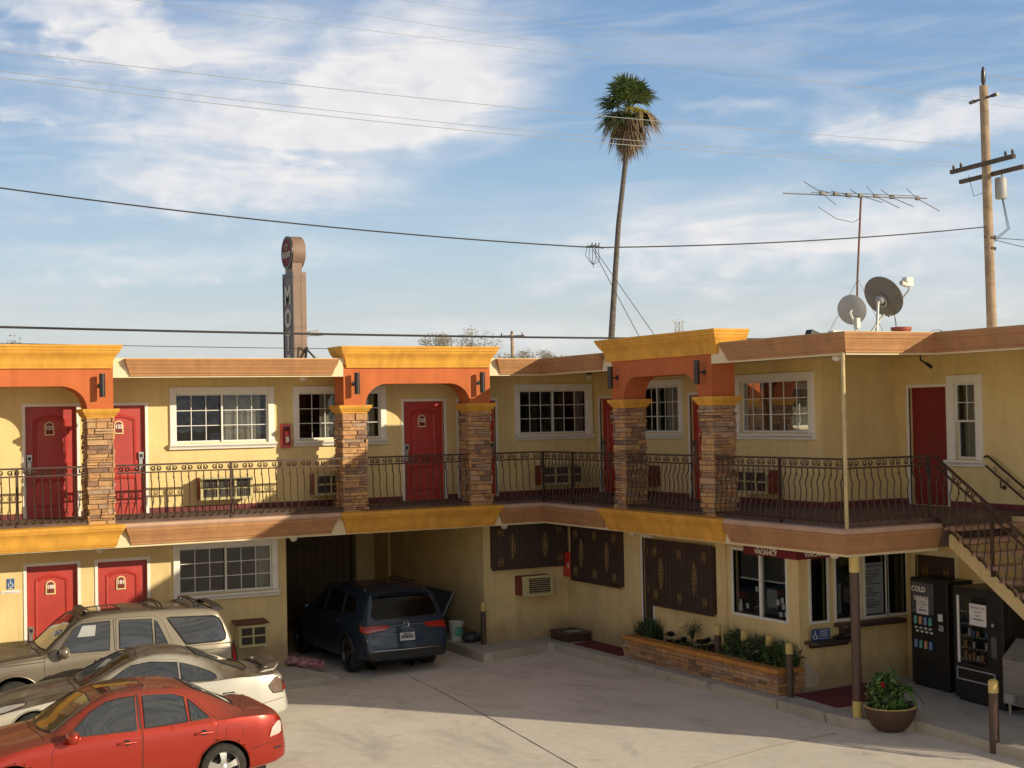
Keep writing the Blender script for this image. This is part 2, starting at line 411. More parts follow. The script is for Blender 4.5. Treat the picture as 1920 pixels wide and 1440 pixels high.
# ---------------------------------------------------------------- setting
def gz(x, y):
    sm = lambda t: (lambda c: c * c * (3 - 2 * c))(max(0., min(1., t)))
    return -.13 * sm((10 - x) / 4.5) * sm((y + 5.0) / 3.4)

def ground():
    mb = MB(); xs = [-900, -300, -100, -40, -20] + [i * .5 for i in range(-30, 29)] + [20, 40, 100, 300, 900]
    ys = [-700, -300, -100, -50, -30] + [-20 + i * .5 for i in range(0, 53)] + [12, 30, 80, 200, 500, 1200]
    for y in ys:
        for x in xs: mb.v.append((x, y, gz(x, y)))
    n = len(xs)
    for j in range(len(ys) - 1):
        for i in range(n - 1): mb.add([], [(j * n + i, j * n + i + 1, (j + 1) * n + i + 1, (j + 1) * n + i)]) if 0 else mb.f.append((j * n + i, j * n + i + 1, (j + 1) * n + i + 1, (j + 1) * n + i))
    mb.m = [0] * len(mb.f); mb.t = [0.] * len(mb.f)
    return tag(mb.build('parking_lot', 'lot', smooth=30), kind='structure')
ground()

def strip(name, pts, w, mat, lift=.004):
    mb = MB(); P = []
    for a, b in zip(pts, pts[1:]):
        L = max(1, int(math.hypot(b[0] - a[0], b[1] - a[1]) / .4))
        for i in range(L): P.append((a[0] + (b[0] - a[0]) * i / L, a[1] + (b[1] - a[1]) * i / L))
    P.append(pts[-1])
    rng = random.Random(len(pts) + int(w * 1000))
    for i, p in enumerate(P):
        q = P[min(i + 1, len(P) - 1)]; r = P[max(0, i - 1)]
        tx, ty = q[0] - r[0], q[1] - r[1]; l = math.hypot(tx, ty) or 1
        ww = w * rng.uniform(.6, 1.2)
        for sgn in (-1, 1):
            x, y = p[0] - ty / l * ww * .5 * sgn, p[1] + tx / l * ww * .5 * sgn
            mb.v.append((x, y, gz(x, y) + lift))
    for i in range(len(P) - 1): mb.f.append((2 * i, 2 * i + 2, 2 * i + 3, 2 * i + 1))
    mb.m = [0] * len(mb.f); mb.t = [0.] * len(mb.f)
    return tag(mb.build(name, mat), kind='structure')
strip('pavement_joint', [(6.85, -1.3), (6.3, -4.6), (5.95, -7.4), (5.5, -10.6), (4.9, -15.)], .017, 'joint')
strip('pavement_joint', [(9.9, -10.75), (8.5, -10.95), (6.8, -11.45), (2.6, -12.6)], .05, 'paintline')

def slab(name, poly, z, mats=('walk', 'kerb'), zb=-.4):
    mb = MB(); n = len(poly)
    mb.prism(poly, zb, z, mat=1); mb.m[1] = 0
    o = mb.build(name, list(mats), bevel=.02)
    return tag(o, kind='structure')
slab('sidewalk', [(-6, 0), (-6, -1.75), (5.32, -1.95), (5.32, -1.6), (4.90, -.1), (4.90, 0)], 0.02)
slab('sidewalk', [(9.05, .9), (8.55, .9), (8.42, -1.86), (8.62, -1.9), (10.12, -1.45), (10.2, -1.55), (10.25, -10.72), (10.95, -11.28), (10.86, -13.1), (10.75, -16.5), (16, -16.5), (16, -8.2), (11.3, -8.2), (11.3, -.4), (9.05, -.4)], .16)
for yy in (-3.4, -5.3, -7.0, -8.9, -10.1):
    mb = MB(); mb.quad((10.244, yy - .008, 0), (10.244, yy + .008, 0), (10.205, yy + .008, .157), (10.205, yy - .008, .157))
    mb.quad((10.2, yy - .006, .1635), (10.75, yy - .006, .1635), (10.75, yy + .006, .1635), (10.2, yy + .006, .1635))
    tag(mb.build('pavement_joint', 'joint'), kind='structure')

# ---------------------------------------------------------------- motel building
motel = thing('motel_building', 'two-storey yellow stucco motel with red doors, gold cornices and stone-clad columns', 'motel')

def wall(name, fr, u0, u1, z0, z1, holes=(), mat='yellow', reveal=.11, revmat=None):
    us = sorted({u0, u1} | {h[0] for h in holes} | {h[1] for h in holes}); zs = sorted({z0, z1} | {h[2] for h in holes} | {h[3] for h in holes})
    mb = MB()
    for a, b in zip(us, us[1:]):
        for c, d in zip(zs, zs[1:]):
            um, zm = (a + b) / 2, (c + d) / 2
            if any(h[0] < um < h[1] and h[2] < zm < h[3] for h in holes): continue
            mb.quad((a, 0, c), (b, 0, c), (b, 0, d), (a, 0, d))
    for h in holes:
        a, b, c, d = h[:4]; r = h[4] if len(h) > 4 else reveal
        mb.quad((a, 0, c), (a, 0, d), (a, r, d), (a, r, c)); mb.quad((b, 0, c), (b, r, c), (b, r, d), (b, 0, d))
        mb.quad((a, 0, d), (b, 0, d), (b, r, d), (a, r, d)); mb.quad((a, 0, c), (a, r, c), (b, r, c), (b, 0, c))
    return mb.build(name, mat, motel, **fr)

Y_LOW, X_UP, X_LOW, X_UP2, X_LOW2, Y_UP, Y_LOWEND = -.65, 12.19, 11.07, 13.93, 13.45, -7.84, -8.47
Z0, ZF, ZR = 2.66, 3.15, 5.78
DT = ZF + 2.06
wall('wall', FL(0), -5, X_UP, ZF, ZR, [(0, .93, ZF, DT), (1.28, 2.21, ZF, DT), (7.59, 8.51, ZF, DT), (8.86, 9.73, ZF, DT),
      (2.80, 4.66, 4.47, 5.42), (5.29, 7.07, 4.47, 5.42), (10.31, 12.02, 4.47, 5.42)])
wall('wall', FR(X_UP), 0, 7.84, ZF, ZR, [(.28, 1.20, ZF, DT), (3.76, 4.67, ZF, DT), (1.67, 3.41, 4.47, 5.42), (5.42, 7.50, 4.47, 5.43)])
wall('wall', FL(Y_UP), X_UP, X_UP2, ZF, ZR)
wall('wall', FR(X_UP2), 7.84, 16.35, 2.4, ZR, [(8.12, 9.05, ZF, DT + .02), (9.25, 9.76, 3.98, 5.28)])
Y_LL = -.25
wall('wall', FL(Y_LL), -5, 4.90, -.4, Z0 + .1, [(-.05, .86, .02, 2.29), (1.23, 2.15, .02, 2.29), (2.76, 4.61, 1.57, 2.45)], 'yellow_low')
wall('wall', FL(Y_LOW), 9.05, X_LOW, 0, Z0 + .1, [(9.33, 10.95, 1.72, 2.56)], 'yellow_low')
wall('wall', FR(X_LOW), .65, 8.47, 0, Z0 + .1, [(1.1, 2.85, 1.45, 2.5), (3.64, 4.00, .16, 2.43), (4.15, 5.98, 1.25, 2.36), (6.64, 8.14, 1.29, 2.40)], 'yellow_low')
wall('wall', FL(Y_LOWEND), X_LOW, X_LOW2, 0, Z0 + .1, [(11.32, 11.66, 1.30, 2.45), (11.86, 12.36, 1.30, 2.45), (12.50, 12.96, 1.30, 2.45), (13.02, 13.43, 1.30, 2.45)], 'yellow_low')
wall('wall', FR(X_LOW2), 8.47, 16.35, 0, 3.1, [(8.70, 9.66, .16, 2.33)], 'yellow_low')
# carport recess: side walls, back wall, ceiling
mb = MB(); mb.quad((4.90, Y_LL, -.4), (4.90, 5.2, -.4), (4.90, 5.2, 2.7), (4.90, Y_LL, 2.7)); mb.quad((9.05, Y_LOW, -.4), (9.05, Y_LOW, 2.7), (9.05, 5.2, 2.7), (9.05, 5.2, -.4))
mb.quad((4.77, 5.2, -.4), (9.05, 5.2, -.4), (9.05, 5.2, 2.7), (4.77, 5.2, 2.7)); mb.quad((4.77, Y_LOW, 2.7), (4.77, 5.2, 2.7), (9.05, 5.2, 2.7), (9.05, Y_LOW, 2.7))
mb.box(9.0, 9.05, 4.3, 5.2, -.2, 2.7)
mb.build('carport_wall', 'yellow_low', motel)
mb = MB(); mb.box(9.03, 9.052, -.60, 4.2, .16, .42); mb.build('wall_base', 'yellow_low', motel); mb = MB(); mb.box(9.08, X_LOW - .01, -.672, -.652, .16, .40); mb.build('wall_base', 'yellow_low', motel); mb = MB(); mb.box(9.046, 9.075, -.675, -.64, .16, 2.6)
mb.build('wall_base', 'yellow_low', motel)
mb = MB()
for i in range(19): mb.box(5.2 + i * .165, 5.2 + i * .165 + .15, 5.10, 5.14, -.1, 1.95)
mb.box(5.15, 8.4, 5.14, 5.18, -.1, 2.0); mb.box(5.15, 8.4, 5.08, 5.13, 1.72, 1.78); mb.box(5.15, 8.4, 5.08, 5.13, .9, .96); mb.box(8.36, 8.46, 5.02, 5.18, -.1, 2.65)
for i in range(19): mb.box(5.2 + i * .165, 5.2 + i * .165 + .15, 5.11, 5.14, 2.0, 2.64)
mb.build('garage_door', 'garage', motel)

# slabs: walkway deck, roof, and the out-of-sight rear shell
deckpoly = [(-5, -1.2), (10.25, -1.2), (10.25, -10.72), (12.02, -10.72), (12.02, -10.9), (X_UP2, -10.9), (X_UP2, 0), (X_UP2, .4), (-5, .4)]
mb = MB(); mb.prism(deckpoly, Z0 + .02, 3.145, mat=1); mb.m[1] = 0; mb.m[0] = 2
mb.build('walkway_deck', ['deck', 'deck', 'cream'], motel)
mb = MB()
base = .10
for (fr, a, b, skip) in ((FL(0), -5, X_UP, [(-.02, .95), (1.26, 2.23), (7.57, 8.53), (8.84, 9.75)]), (FR(X_UP), 0, 7.84, [(.26, 1.22), (3.74, 4.69)]), (FL(Y_UP), X_UP, X_UP2, []), (FR(X_UP2), 7.84, 10.9, [(8.10, 9.07)])):
    cur = a
    for s0, s1 in skip + [(b, b)]:
        if s0 > cur:
            p = [W(fr, cur, .012, 3.146), W(fr, s0, .012, 3.146), W(fr, s0, .012, 3.146 + base), W(fr, cur, .012, 3.146 + base)]
            mb.quad(*p); q = [W(fr, cur, 0, 3.146 + base), W(fr, s0, 0, 3.146 + base)]; mb.quad(p[3], p[2], q[1], q[0])
        cur = s1
mb.build('wall_base', 'redbase', motel)
mb = MB(); roofpoly = [(-5, -1.2), (10.25, -1.2), (10.25, -10.80), (12.05, -10.80), (12.05, -16.35), (22, -16.35), (22, 9), (-5, 9)]
mb.prism(roofpoly, ZR, 6.03, mat=0); mb.m[0] = 1
mb.build('roof', ['cream', 'yellow'], motel)
mb = MB(); mb.quad((-5, 9, -.4), (-5, 9, 5.9), (22, 9, 5.9), (22, 9, -.4)); mb.quad((22, 9, -.4), (22, 9, 5.9), (22, -16.35, 5.9), (22, -16.35, -.4))
mb.quad((X_LOW2, -16.35, -.2), (22, -16.35, -.2), (22, -16.35, 5.9), (X_LOW2, -16.35, 5.9)); mb.quad((-5, 9, -.4), (-5, Y_LL, -.4), (-5, Y_LL, 5.9), (-5, 9, 5.9))
mb.build('rear_wall', 'yellow_low', motel)

# the wing the photographer stands on: unseen wall and eave, added to bounce sunlight
mb = MB(); mb.quad((-7.6, -46, -.3), (-7.6, -7.5, -.3), (-7.6, -7.5, 5.9), (-7.6, -46, 5.9)); mb.quad((-7.6, -7.5, -.3), (-15, -7.5, -.3), (-15, -7.5, 5.9), (-7.6, -7.5, 5.9)); mb.build('wall', 'yellow', motel)
mb = MB(); mb.box(-15, -7.2, -46, -7.3, 5.9, 6.1); mb.build('roof', 'brown', motel)

# mitred mouldings
def mitre(path, prof, mb, mat=0, capb=True):
    P = [Vector((p[0], p[1])) for p in path]; k = len(P); rows = []
    for i in range(k):
        d0 = (P[i] - P[i - 1]).normalized() if i else None
        d1 = (P[i + 1] - P[i]).normalized() if i < k - 1 else None
        n0 = Vector((d0.y, -d0.x)) if d0 is not None else None; n1 = Vector((d1.y, -d1.x)) if d1 is not None else None
        if n0 is None: off = n1
        elif n1 is None: off = n0
        else:
            b = (n0 + n1); off = b / max(.2, b.dot(n0))
        rows.append([(P[i].x + off.x * d, P[i].y + off.y * d, z) for d, z in prof])
    m = len(prof); vs = [p for r in rows for p in r]; fs = []
    for i in range(k - 1):
        for j in range(m - 1): fs.append((i * m + j, (i + 1) * m + j, (i + 1) * m + j + 1, i * m + j + 1))
    fs.append(tuple(range(m - 1, -1, -1))); fs.append(tuple((k - 1) * m + j for j in range(m)))
    mb.add(vs, fs, mat)
GOLD_ROOF = [(-.02, 5.87), (.03, 5.87), (.03, 5.91), (.045, 5.93), (.05, 5.99), (.075, 6.06), (.115, 6.12), (.15, 6.16), (.155, 6.19), (.17, 6.195), (.18, 6.24), (.195, 6.25), (.20, 6.29), (-.02, 6.29)]
GOLD_LOW = [(-.05, 2.64), (.02, 2.64), (.03, 2.68), (.04, 2.69), (.055, 2.77), (.085, 2.86), (.125, 2.93), (.145, 2.95), (.15, 2.98), (.165, 2.985), (.175, 3.05), (-.05, 3.065)]
BROWN_ROOF = [(-.02, 5.73), (.02, 5.73), (.02, 5.765), (.035, 5.775), (.04, 5.81), (.055, 5.86), (.085, 5.91), (.09, 5.94), (.105, 5.945), (.11, 6.0), (.12, 6.01), (.12, 6.045), (-.02, 6.045)]
BROWN_LOW = [(-.05, 2.66), (.02, 2.66), (.02, 2.70), (.035, 2.71), (.04, 2.75), (.06, 2.82), (.09, 2.87), (.095, 2.90), (.11, 2.905), (.115, 2.965), (-.05, 2.965)]
CREAM_LIP = [(-.05, 2.966), (.10, 2.966), (.125, 2.99), (.13, 3.02), (.11, 3.05), (-.05, 3.06)]
def cornice(name, path, prof, mat, smooth=40):
    mb = MB(); mitre(path, prof, mb); return mb.build(name, mat, motel, smooth=smooth)
yb, xb = -1.25, 10.2
for a, b in ((-2.1, 1.28), (5.87, 8.93)): cornice('gold_cornice', [(a, yb + .55), (a, yb), (b, yb), (b, yb + .55)], GOLD_ROOF, 'gold')
cornice('gold_cornice', [(xb + .55, -3.93), (xb, -3.93), (xb, -7.50), (xb + .55, -7.50)], GOLD_ROOF, 'gold')
for a, b in ((-2.1, 1.33), (5.82, 9.0)): cornice('gold_band', [(a, yb + .05), (a, yb), (b, yb), (b, yb + .05)], GOLD_LOW, 'gold')
cornice('gold_band', [(xb + .05, -3.84), (xb, -3.84), (xb, -7.57), (xb + .05, -7.57)], GOLD_LOW, 'gold')
cornice('brown_fascia', [(1.66, yb + .03), (1.66, yb), (5.54, yb), (5.54, yb + .03)], BROWN_ROOF, 'brown')
cornice('brown_fascia', [(9.24, yb + .03), (9.24, yb), (xb, yb), (xb, -3.66), (xb + .03, -3.66)], BROWN_ROOF, 'brown')
cornice('brown_fascia', [(xb + .03, -7.84), (xb, -7.84), (xb, -10.83), (12.0, -10.83), (12.0, -16.40), (21, -16.40)], BROWN_ROOF, 'brown')
cornice('brown_band', [(1.64, yb + .03), (1.64, yb), (5.46, yb), (5.46, yb + .03)], BROWN_LOW, 'brown')
cornice('brown_band', [(9.22, yb + .03), (9.22, yb), (xb, yb), (xb, -3.66), (xb + .03, -3.66)], BROWN_LOW, 'brown')
cornice('brown_band', [(xb + .03, -7.80), (xb, -7.80), (xb, -10.75), (12.05, -10.75), (12.05, -10.65)], BROWN_LOW, 'brown')
for p in ([(1.40, yb), (5.72, yb)], [(9.1, yb), (xb, yb), (xb, -3.76)], [(xb, -7.68), (xb, -10.75), (12.05, -10.75)]): cornice('deck_lip', p, CREAM_LIP, 'lip')
# cream fascia boards behind the mouldings
for (path, z0, z1) in (([(-4.9, yb), (xb, yb), (xb, -10.83), (12.0, -10.83), (12.0, -16.40)], 5.70, 6.06), ([(-4.9, yb), (xb, yb), (xb, -10.75), (12.05, -10.75), (12.05, -10.6)], 2.62, 2.965)):
    cornice('fascia_board', path, [(-.06, z0), (-.012, z0), (-.012, z1), (-.06, z1)], 'cream')

# stacked stone cladding
def stone_block(mb, x0, x1, y0, y1, z0, z1, rng, course=(.035, .12), leng=(.09, .36), out=.055):
    z = z0
    while z < z1 - .02:
        h = min(rng.uniform(*course), z1 - z)
        if z1 - z - h < .03: h = z1 - z
        for face in range(4):
            L = (x1 - x0) if face % 2 == 0 else (y1 - y0); t = 0.
            while t < L - .005:
                l = min(rng.uniform(*leng), L - t)
                if L - t - l < .07: l = L - t
                o = rng.uniform(.004, out); g = .003
                sub = 2 if (h > .085 and rng.random() < .35) else 1
                for q in range(sub):
                    za, zc = z + h * q / sub + g, z + h * (q + 1) / sub - g
                    mb.tint = rng.random(); oo = o * rng.uniform(.6, 1)
                    a, b = t + g, t + l - g
                    if t < .001: a = -oo
                    if t + l > L - .001: b = L + oo
                    j = lambda: rng.uniform(-.004, .004)
                    if face == 0: c = [(x0 + a, y0), (x0 + b, y0)]; n = (0, -1)
                    elif face == 1: c = [(x1, y0 + a), (x1, y0 + b)]; n = (1, 0)
                    elif face == 2: c = [(x1 - a, y1), (x1 - b, y1)]; n = (0, 1)
                    else: c = [(x0, y1 - a), (x0, y1 - b)]; n = (-1, 0)
                    (ax, ay), (bx, by) = c; e = .012
                    tx, ty = (bx - ax), (by - ay); ll = math.hypot(tx, ty); tx, ty = tx / ll * min(e, ll / 4), ty / ll * min(e, ll / 4)
                    back = [(ax, ay, za), (bx, by, za), (bx, by, zc), (ax, ay, zc)]
                    fr_ = []
                    for (px, py, pz), (sx_, sz_) in zip(back, ((1, 1), (-1, 1), (-1, -1), (1, -1))):
                        oj = oo + j()
                        fr_.append((px + n[0] * oj + tx * sx_ * .5, py + n[1] * oj + ty * sx_ * .5, pz + sz_ * .004 + j() * .6))
                    mb.add(back + fr_, [(4, 5, 6, 7), (0, 1, 5, 4), (1, 2, 6, 5), (2, 3, 7, 6), (3, 0, 4, 7)])
                t += l
        z += h
    mb.tint = .1; mb.box(x0 + .004, x1 - .004, y0 + .004, y1 - .004, z0, z1)
CAP = [(-.05, 4.98), (.0, 4.98), (.0, 5.0), (.03, 5.02), (.045, 5.06), (.075, 5.09), (.08, 5.14), (-.05, 5.14)]
def column(fr, u0, u1, rng):
    mb = MB(); stone_block(mb, u0 + .06, u1 - .06, yb + .05, yb + .48, 3.05, 4.98, rng)
    if fr['rotz'] == 0.: ob = mb.build('stone_column', 'stone', motel, tint=True)
    else: ob = mb.build('stone_column', 'stone', motel, tint=True, loc=(xb - yb, 0, 0), rotz=-PI / 2)
    mb = MB(); a, b, c, d = u0 + .02, u1 - .02, yb + .02, yb + .52
    mitre([(a, d), (a, c), (b, c), (b, d), (a, d)], CAP, mb); mb.box(a, b, c, d, 5.0, 5.138)
    mb.build('capital', 'gold', ob, smooth=40)
rng = random.Random(3)
for u0, u1 in ((-1.92, -1.38), (.84, 1.38), (5.73, 6.30), (8.48, 9.04)): column(FL(0), u0, u1, rng)
for u0, u1 in ((4.0, 4.47), (6.86, 7.34)): column(FR(0), u0, u1, rng)
def arch(fr, u0, u1, c0, c1):
    """orange beam with flattened arch, standing on the capitals; c0,c1 = inner column faces"""
    r, h = .46, .41
    pts = [(u0, 5.142), (c0, 5.142)]
    for i in range(13):
        t = PI / 2 * i / 12; pts.append((c0 + r - r * math.cos(t), 5.142 + h * math.sin(t)))
    for i in range(13):
        t = PI / 2 * (1 - i / 12); pts.append((c1 - r + r * math.cos(t), 5.142 + h * math.sin(t)))
    pts += [(c1, 5.142), (u1, 5.142), (u1, 5.95), (u0, 5.95)]
    mb = MB(); mb.prism(pts, yb + .01, yb + .5, 'y')
    if fr['rotz'] == 0.: mb.build('arch_beam', 'orange', motel)
    else: mb.build('arch_beam', 'orange', motel, loc=(xb - yb, 0, 0), rotz=-PI / 2)
arch(FL(0), -1.88, 1.34, -1.42, .87); arch(FL(0), 5.79, 8.99, 6.25, 8.53); arch(FR(0), 4.03, 7.31, 4.44, 6.89)

# doors
def door(fr, u0, u1, z0, z1, num=None, hinge_right=True, plain_face=False, label=None, mat='red'):
    d = empty('door', parent=motel, **fr)
    if label: d['label'] = label
    w = u1 - u0
    mb = MB(); mb.box(u0, u1, .075, .11, z0, z1)
    if not plain_face:
        # raised, arch-topped panel mouldings
        a, b = u0 + .16 * w, u1 - .16 * w
        def rail(poly, wd, dd):
            n = len(poly); c = (sum(p[0] for p in poly) / n, sum(p[1] for p in poly) / n); vs = []; fs = []
            for i, p in enumerate(poly):
                q, r2 = poly[(i + 1) % n], poly[i - 1]
                tx, tz = q[0] - r2[0], q[1] - r2[1]; l = math.hypot(tx, tz); nx, nz = -tz / l, tx / l
                if (c[0] - p[0]) * nx + (c[1] - p[1]) * nz < 0: nx, nz = -nx, -nz
                vs += [(p[0], .075, p[1]), (p[0] + nx * wd * .35, .075 - dd, p[1] + nz * wd * .35), (p[0] + nx * wd * .75, .075 - dd * .8, p[1] + nz * wd * .75), (p[0] + nx * wd, .074, p[1] + nz * wd)]
            for i in range(n):
                k = (i + 1) % n
                for j in range(3): fs.append((i * 4 + j, k * 4 + j, k * 4 + j + 1, i * 4 + j + 1))
            mb.add(vs, fs)
        zt = z1 - .16; zm = z0 + .86
        top = [(a, zm), (b, zm)] + [(b - (b - a) * i / 12, zt - .10 + .10 * math.sin(PI * i / 12) ** .8) for i in range(13)]
        rail(top, .075, .022); rail([(a, z0 + .2), (b, z0 + .2), (b, zm - .14), (a, zm - .14)], .075, .022)
    mb.build('door_panel', mat, d)
    mb = MB(); t = .055
    for (x0, x1, c, e) in ((u0 - t, u0, z0, z1 + t), (u1, u1 + t, z0, z1 + t), (u0, u1, z1, z1 + t)): mb.box(x0, x1, -.018, .03, c, e)
    mb.build('door_frame', 'white', d)
    if num:
        cx, zc = (u0 + u1) / 2 - .02, z1 - .41
        mb = MB()
        def arched(wd, ht, y): return [(cx - wd, zc - ht), (cx + wd, zc - ht), (cx + wd, zc + ht - wd)] + [(cx + wd * math.cos(PI * i / 10), zc + ht - wd + wd * math.sin(PI * i / 10)) for i in range(1, 10)] + [(cx - wd, zc + ht - wd)]
        mb.prism(arched(.088, .128, 0), .050, .074, 'y', 0); mb.prism(arched(.066, .105, 0), .046, .051, 'y', 1)
        mb.text(num, .095, (cx, .043, zc + .01), 2, .002, bold=.004)
        mb.box(cx - .05, cx + .05, .043, .047, zc - .085, zc - .055, 3)
        mb.build('number_plaque', ['plaquegold', 'acred', 'textwhite', 'maroon'], d)
        s = 1 if hinge_right else -1; lx = (u0 + .075) if hinge_right else (u1 - .075); zl = z0 + .98
        mb = MB(); mb.box(lx - .035, lx + .035, .045, .075, zl - .16, zl + .05); mb.box(lx - .045, lx + .045, .02, .075, zl + .06, zl + .19); mb.box(lx - .028, lx + .028, .014, .022, zl + .085, zl + .15, 1)
        mb.tube([(lx, .075, zl - .12), (lx, .0, zl - .12), (lx + .14 * s, .0, zl - .125)], .012, 8)
        mb.build('lock_handle', ['steel', 'black'], d, smooth=40)
    return d
door(FL(0), 0, .93, ZF, DT, '121'); door(FL(0), 1.28, 2.21, ZF, DT, '122', False); door(FL(0), 7.59, 8.51, ZF, DT, '123'); door(FL(0), 8.86, 9.73, ZF, DT, '124', False)
door(FR(X_UP), .28, 1.20, ZF, DT, '125'); door(FR(X_UP), 3.76, 4.67, ZF, DT, '126')
door(FR(X_UP2), 8.12, 9.05, ZF, DT + .02, None, plain_face=True, label='plain dark red door without panels or number', mat='reddark')
door(FL(Y_LL), -.05, .86, .02, 2.29, '100'); door(FL(Y_LL), 1.23, 2.15, .02, 2.29, '101', False)

# windows
def window(fr, u0, u1, z0, z1, t=(.12, .12, .13), glass=None, split=.5, mtop=True, kind='slider', gl='glass', curtain=(.0, 1.)):
    """u0..z1 = glass opening; slider with 3x3 muntin sashes"""
    w = empty('window', parent=motel, **fr)
    mb = MB(); tl, tr, tt = t
    mb.box(u0 - tl, u0 + .01, -.05, .02, z0 - .02, z1 + tt); mb.box(u1 - .01, u1 + tr, -.05, .02, z0 - .02, z1 + tt); mb.box(u0 + .01, u1 - .01, -.05, .02, z1 - .01, z1 + tt)
    mb.build('window_trim', 'white', w, bevel=.01)
    mb = MB(); a, b = u0 - tl - .02, u1 + tr + .02
    mb.prism([(-.05, z0 - .13), (-.075, z0 - .125), (-.08, z0 - .10), (-.10, z0 - .075), (-.125, z0 - .06), (-.13, z0 - .02), (.02, z0 - .02), (.02, z0 - .13)], a, b, 'x')
    mb.build('sill', 'white', w)
    um = u0 + (u1 - u0) * split
    fm = MB(); f = .035
    def sash(a, b, c, d, y, nx, nz):
        fm.box(a, a + f, y - .02, y + .02, c, d); fm.box(b - f, b, y - .02, y + .02, c, d); fm.box(a + f, b - f, y - .02, y + .02, c, c + f); fm.box(a + f, b - f, y - .02, y + .02, d - f, d)
        for i in range(1, nx):
            x = a + f + (b - a - 2 * f) * i / nx; fm.box(x - .007, x + .007, y - .008, y + .004, c + f, d - f)
        for i in range(1, nz):
            z = c + f + (d - c - 2 * f) * i / nz; fm.box(a + f, b - f, y - .0075, y + .0035, z - .007, z + .007)
        return (a + f, b - f, c + f, d - f, y)
    gs = []
    if kind == 'slider': gs += [sash(u0, um + .02, z0, z1, .075, 3, 3), sash(um - .02, u1, z0, z1, .035, 3, 3)]
    elif kind == 'hung':
        zm = (z0 + z1) / 2; gs += [sash(u0, u1, z0, zm + .02, .075, 1, 1), sash(u0, u1, zm - .02, z1, .035, 2, 2)]
    fm.build('window_frame', 'alu', w)
    gm = MB()
    for (a, b, c, d, y) in gs: gm.quad((a, y, c), (b, y, c), (b, y, d), (a, y, d))
    gm.build('pane', gl, w)
    # curtain folds and the dark room behind
    mb = MB(); c0, c1 = u0 + (u1 - u0) * curtain[0], u0 + (u1 - u0) * curtain[1]
    if c1 > c0:
        n = int((c1 - c0) / .022); vs = []
        for i in range(n + 1):
            x = c0 + (c1 - c0) * i / n; y = .20 + .030 * math.sin(x * 42 + math.sin(x * 9) * 1.5)
            vs += [(x, y, z0 - .05), (x, y, z1 + .05)]
        mb.add(vs, [(2 * i, 2 * i + 2, 2 * i + 3, 2 * i + 1) for i in range(n)])
        mb.build('curtain', 'curtain', w, smooth=60)
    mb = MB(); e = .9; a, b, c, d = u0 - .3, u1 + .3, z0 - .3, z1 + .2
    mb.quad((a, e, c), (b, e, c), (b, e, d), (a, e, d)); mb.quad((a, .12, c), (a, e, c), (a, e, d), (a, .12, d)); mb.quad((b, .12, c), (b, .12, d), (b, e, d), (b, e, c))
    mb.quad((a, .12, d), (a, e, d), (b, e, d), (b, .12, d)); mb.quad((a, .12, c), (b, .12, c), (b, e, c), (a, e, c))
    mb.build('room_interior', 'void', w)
    return w
window(FL(0), 2.80, 4.66, 4.47, 5.42, curtain=(.52, .95)); window(FL(0), 5.29, 7.07, 4.47, 5.42, curtain=(.3, .98)); window(FL(0), 10.31, 12.02, 4.47, 5.42, (.12, .12, .13), curtain=(.86, 1.))
window(FR(X_UP), 1.67, 3.41, 4.47, 5.42, curtain=(.56, .82)); window(FR(X_UP), 5.42, 7.50, 4.47, 5.43, (.13, .13, .13), gl='mirrorglass', split=.44, curtain=(.02, .98))
window(FR(X_UP2), 9.25, 9.76, 3.98, 5.28, (.16, .14, .14), kind='hung', curtain=(.0, 1.))
window(FL(Y_LL), 2.76, 4.61, 1.57, 2.45, (.12, .11, .11), curtain=(.86, 1.))

# brown metal security screens with ornaments
def ornament(mb, x, z, s, y, big):
    if big:
        mb.tube([(x, y, z - .22 * s), (x, y, z + .22 * s)], .009 * s, 6)
        for sg in (-1, 1):
            for zz, rr in ((.11, .042), (-.11, .042), (.0, .05)):
                mb.tube([(x + sg * (.012 + rr * s * math.sin(PI * t / 8)), y, z + zz * s + rr * 1.7 * s * math.cos(PI * t / 8)) for t in range(9)], .006 * s, 5)
        mb.sphere((x, y, z + .22 * s), .02 * s, 8); mb.sphere((x, y, z - .22 * s), .02 * s, 8); mb.box(x - .05 * s, x + .05 * s, y - .008, y + .008, z - .012, z + .012)
    else:
        for sg in (-1, 1):
            for q in (-1, 1): mb.tube([(x + sg * (.01 + .036 * s * math.sin(PI * t / 8)), y, z + q * (.05 + .045 * math.cos(PI * t / 8)) * s) for t in range(9)], .006 * s, 5)
            mb.tube([(x + sg * .06 * s, y, z - .07 * s), (x + sg * .06 * s, y, z + .07 * s)], .005 * s, 5)
        mb.box(x - .055 * s, x + .055 * s, y - .006, y + .006, z - .008, z + .008); mb.tube([(x, y, z - .07 * s), (x, y, z + .07 * s)], .006 * s, 5)
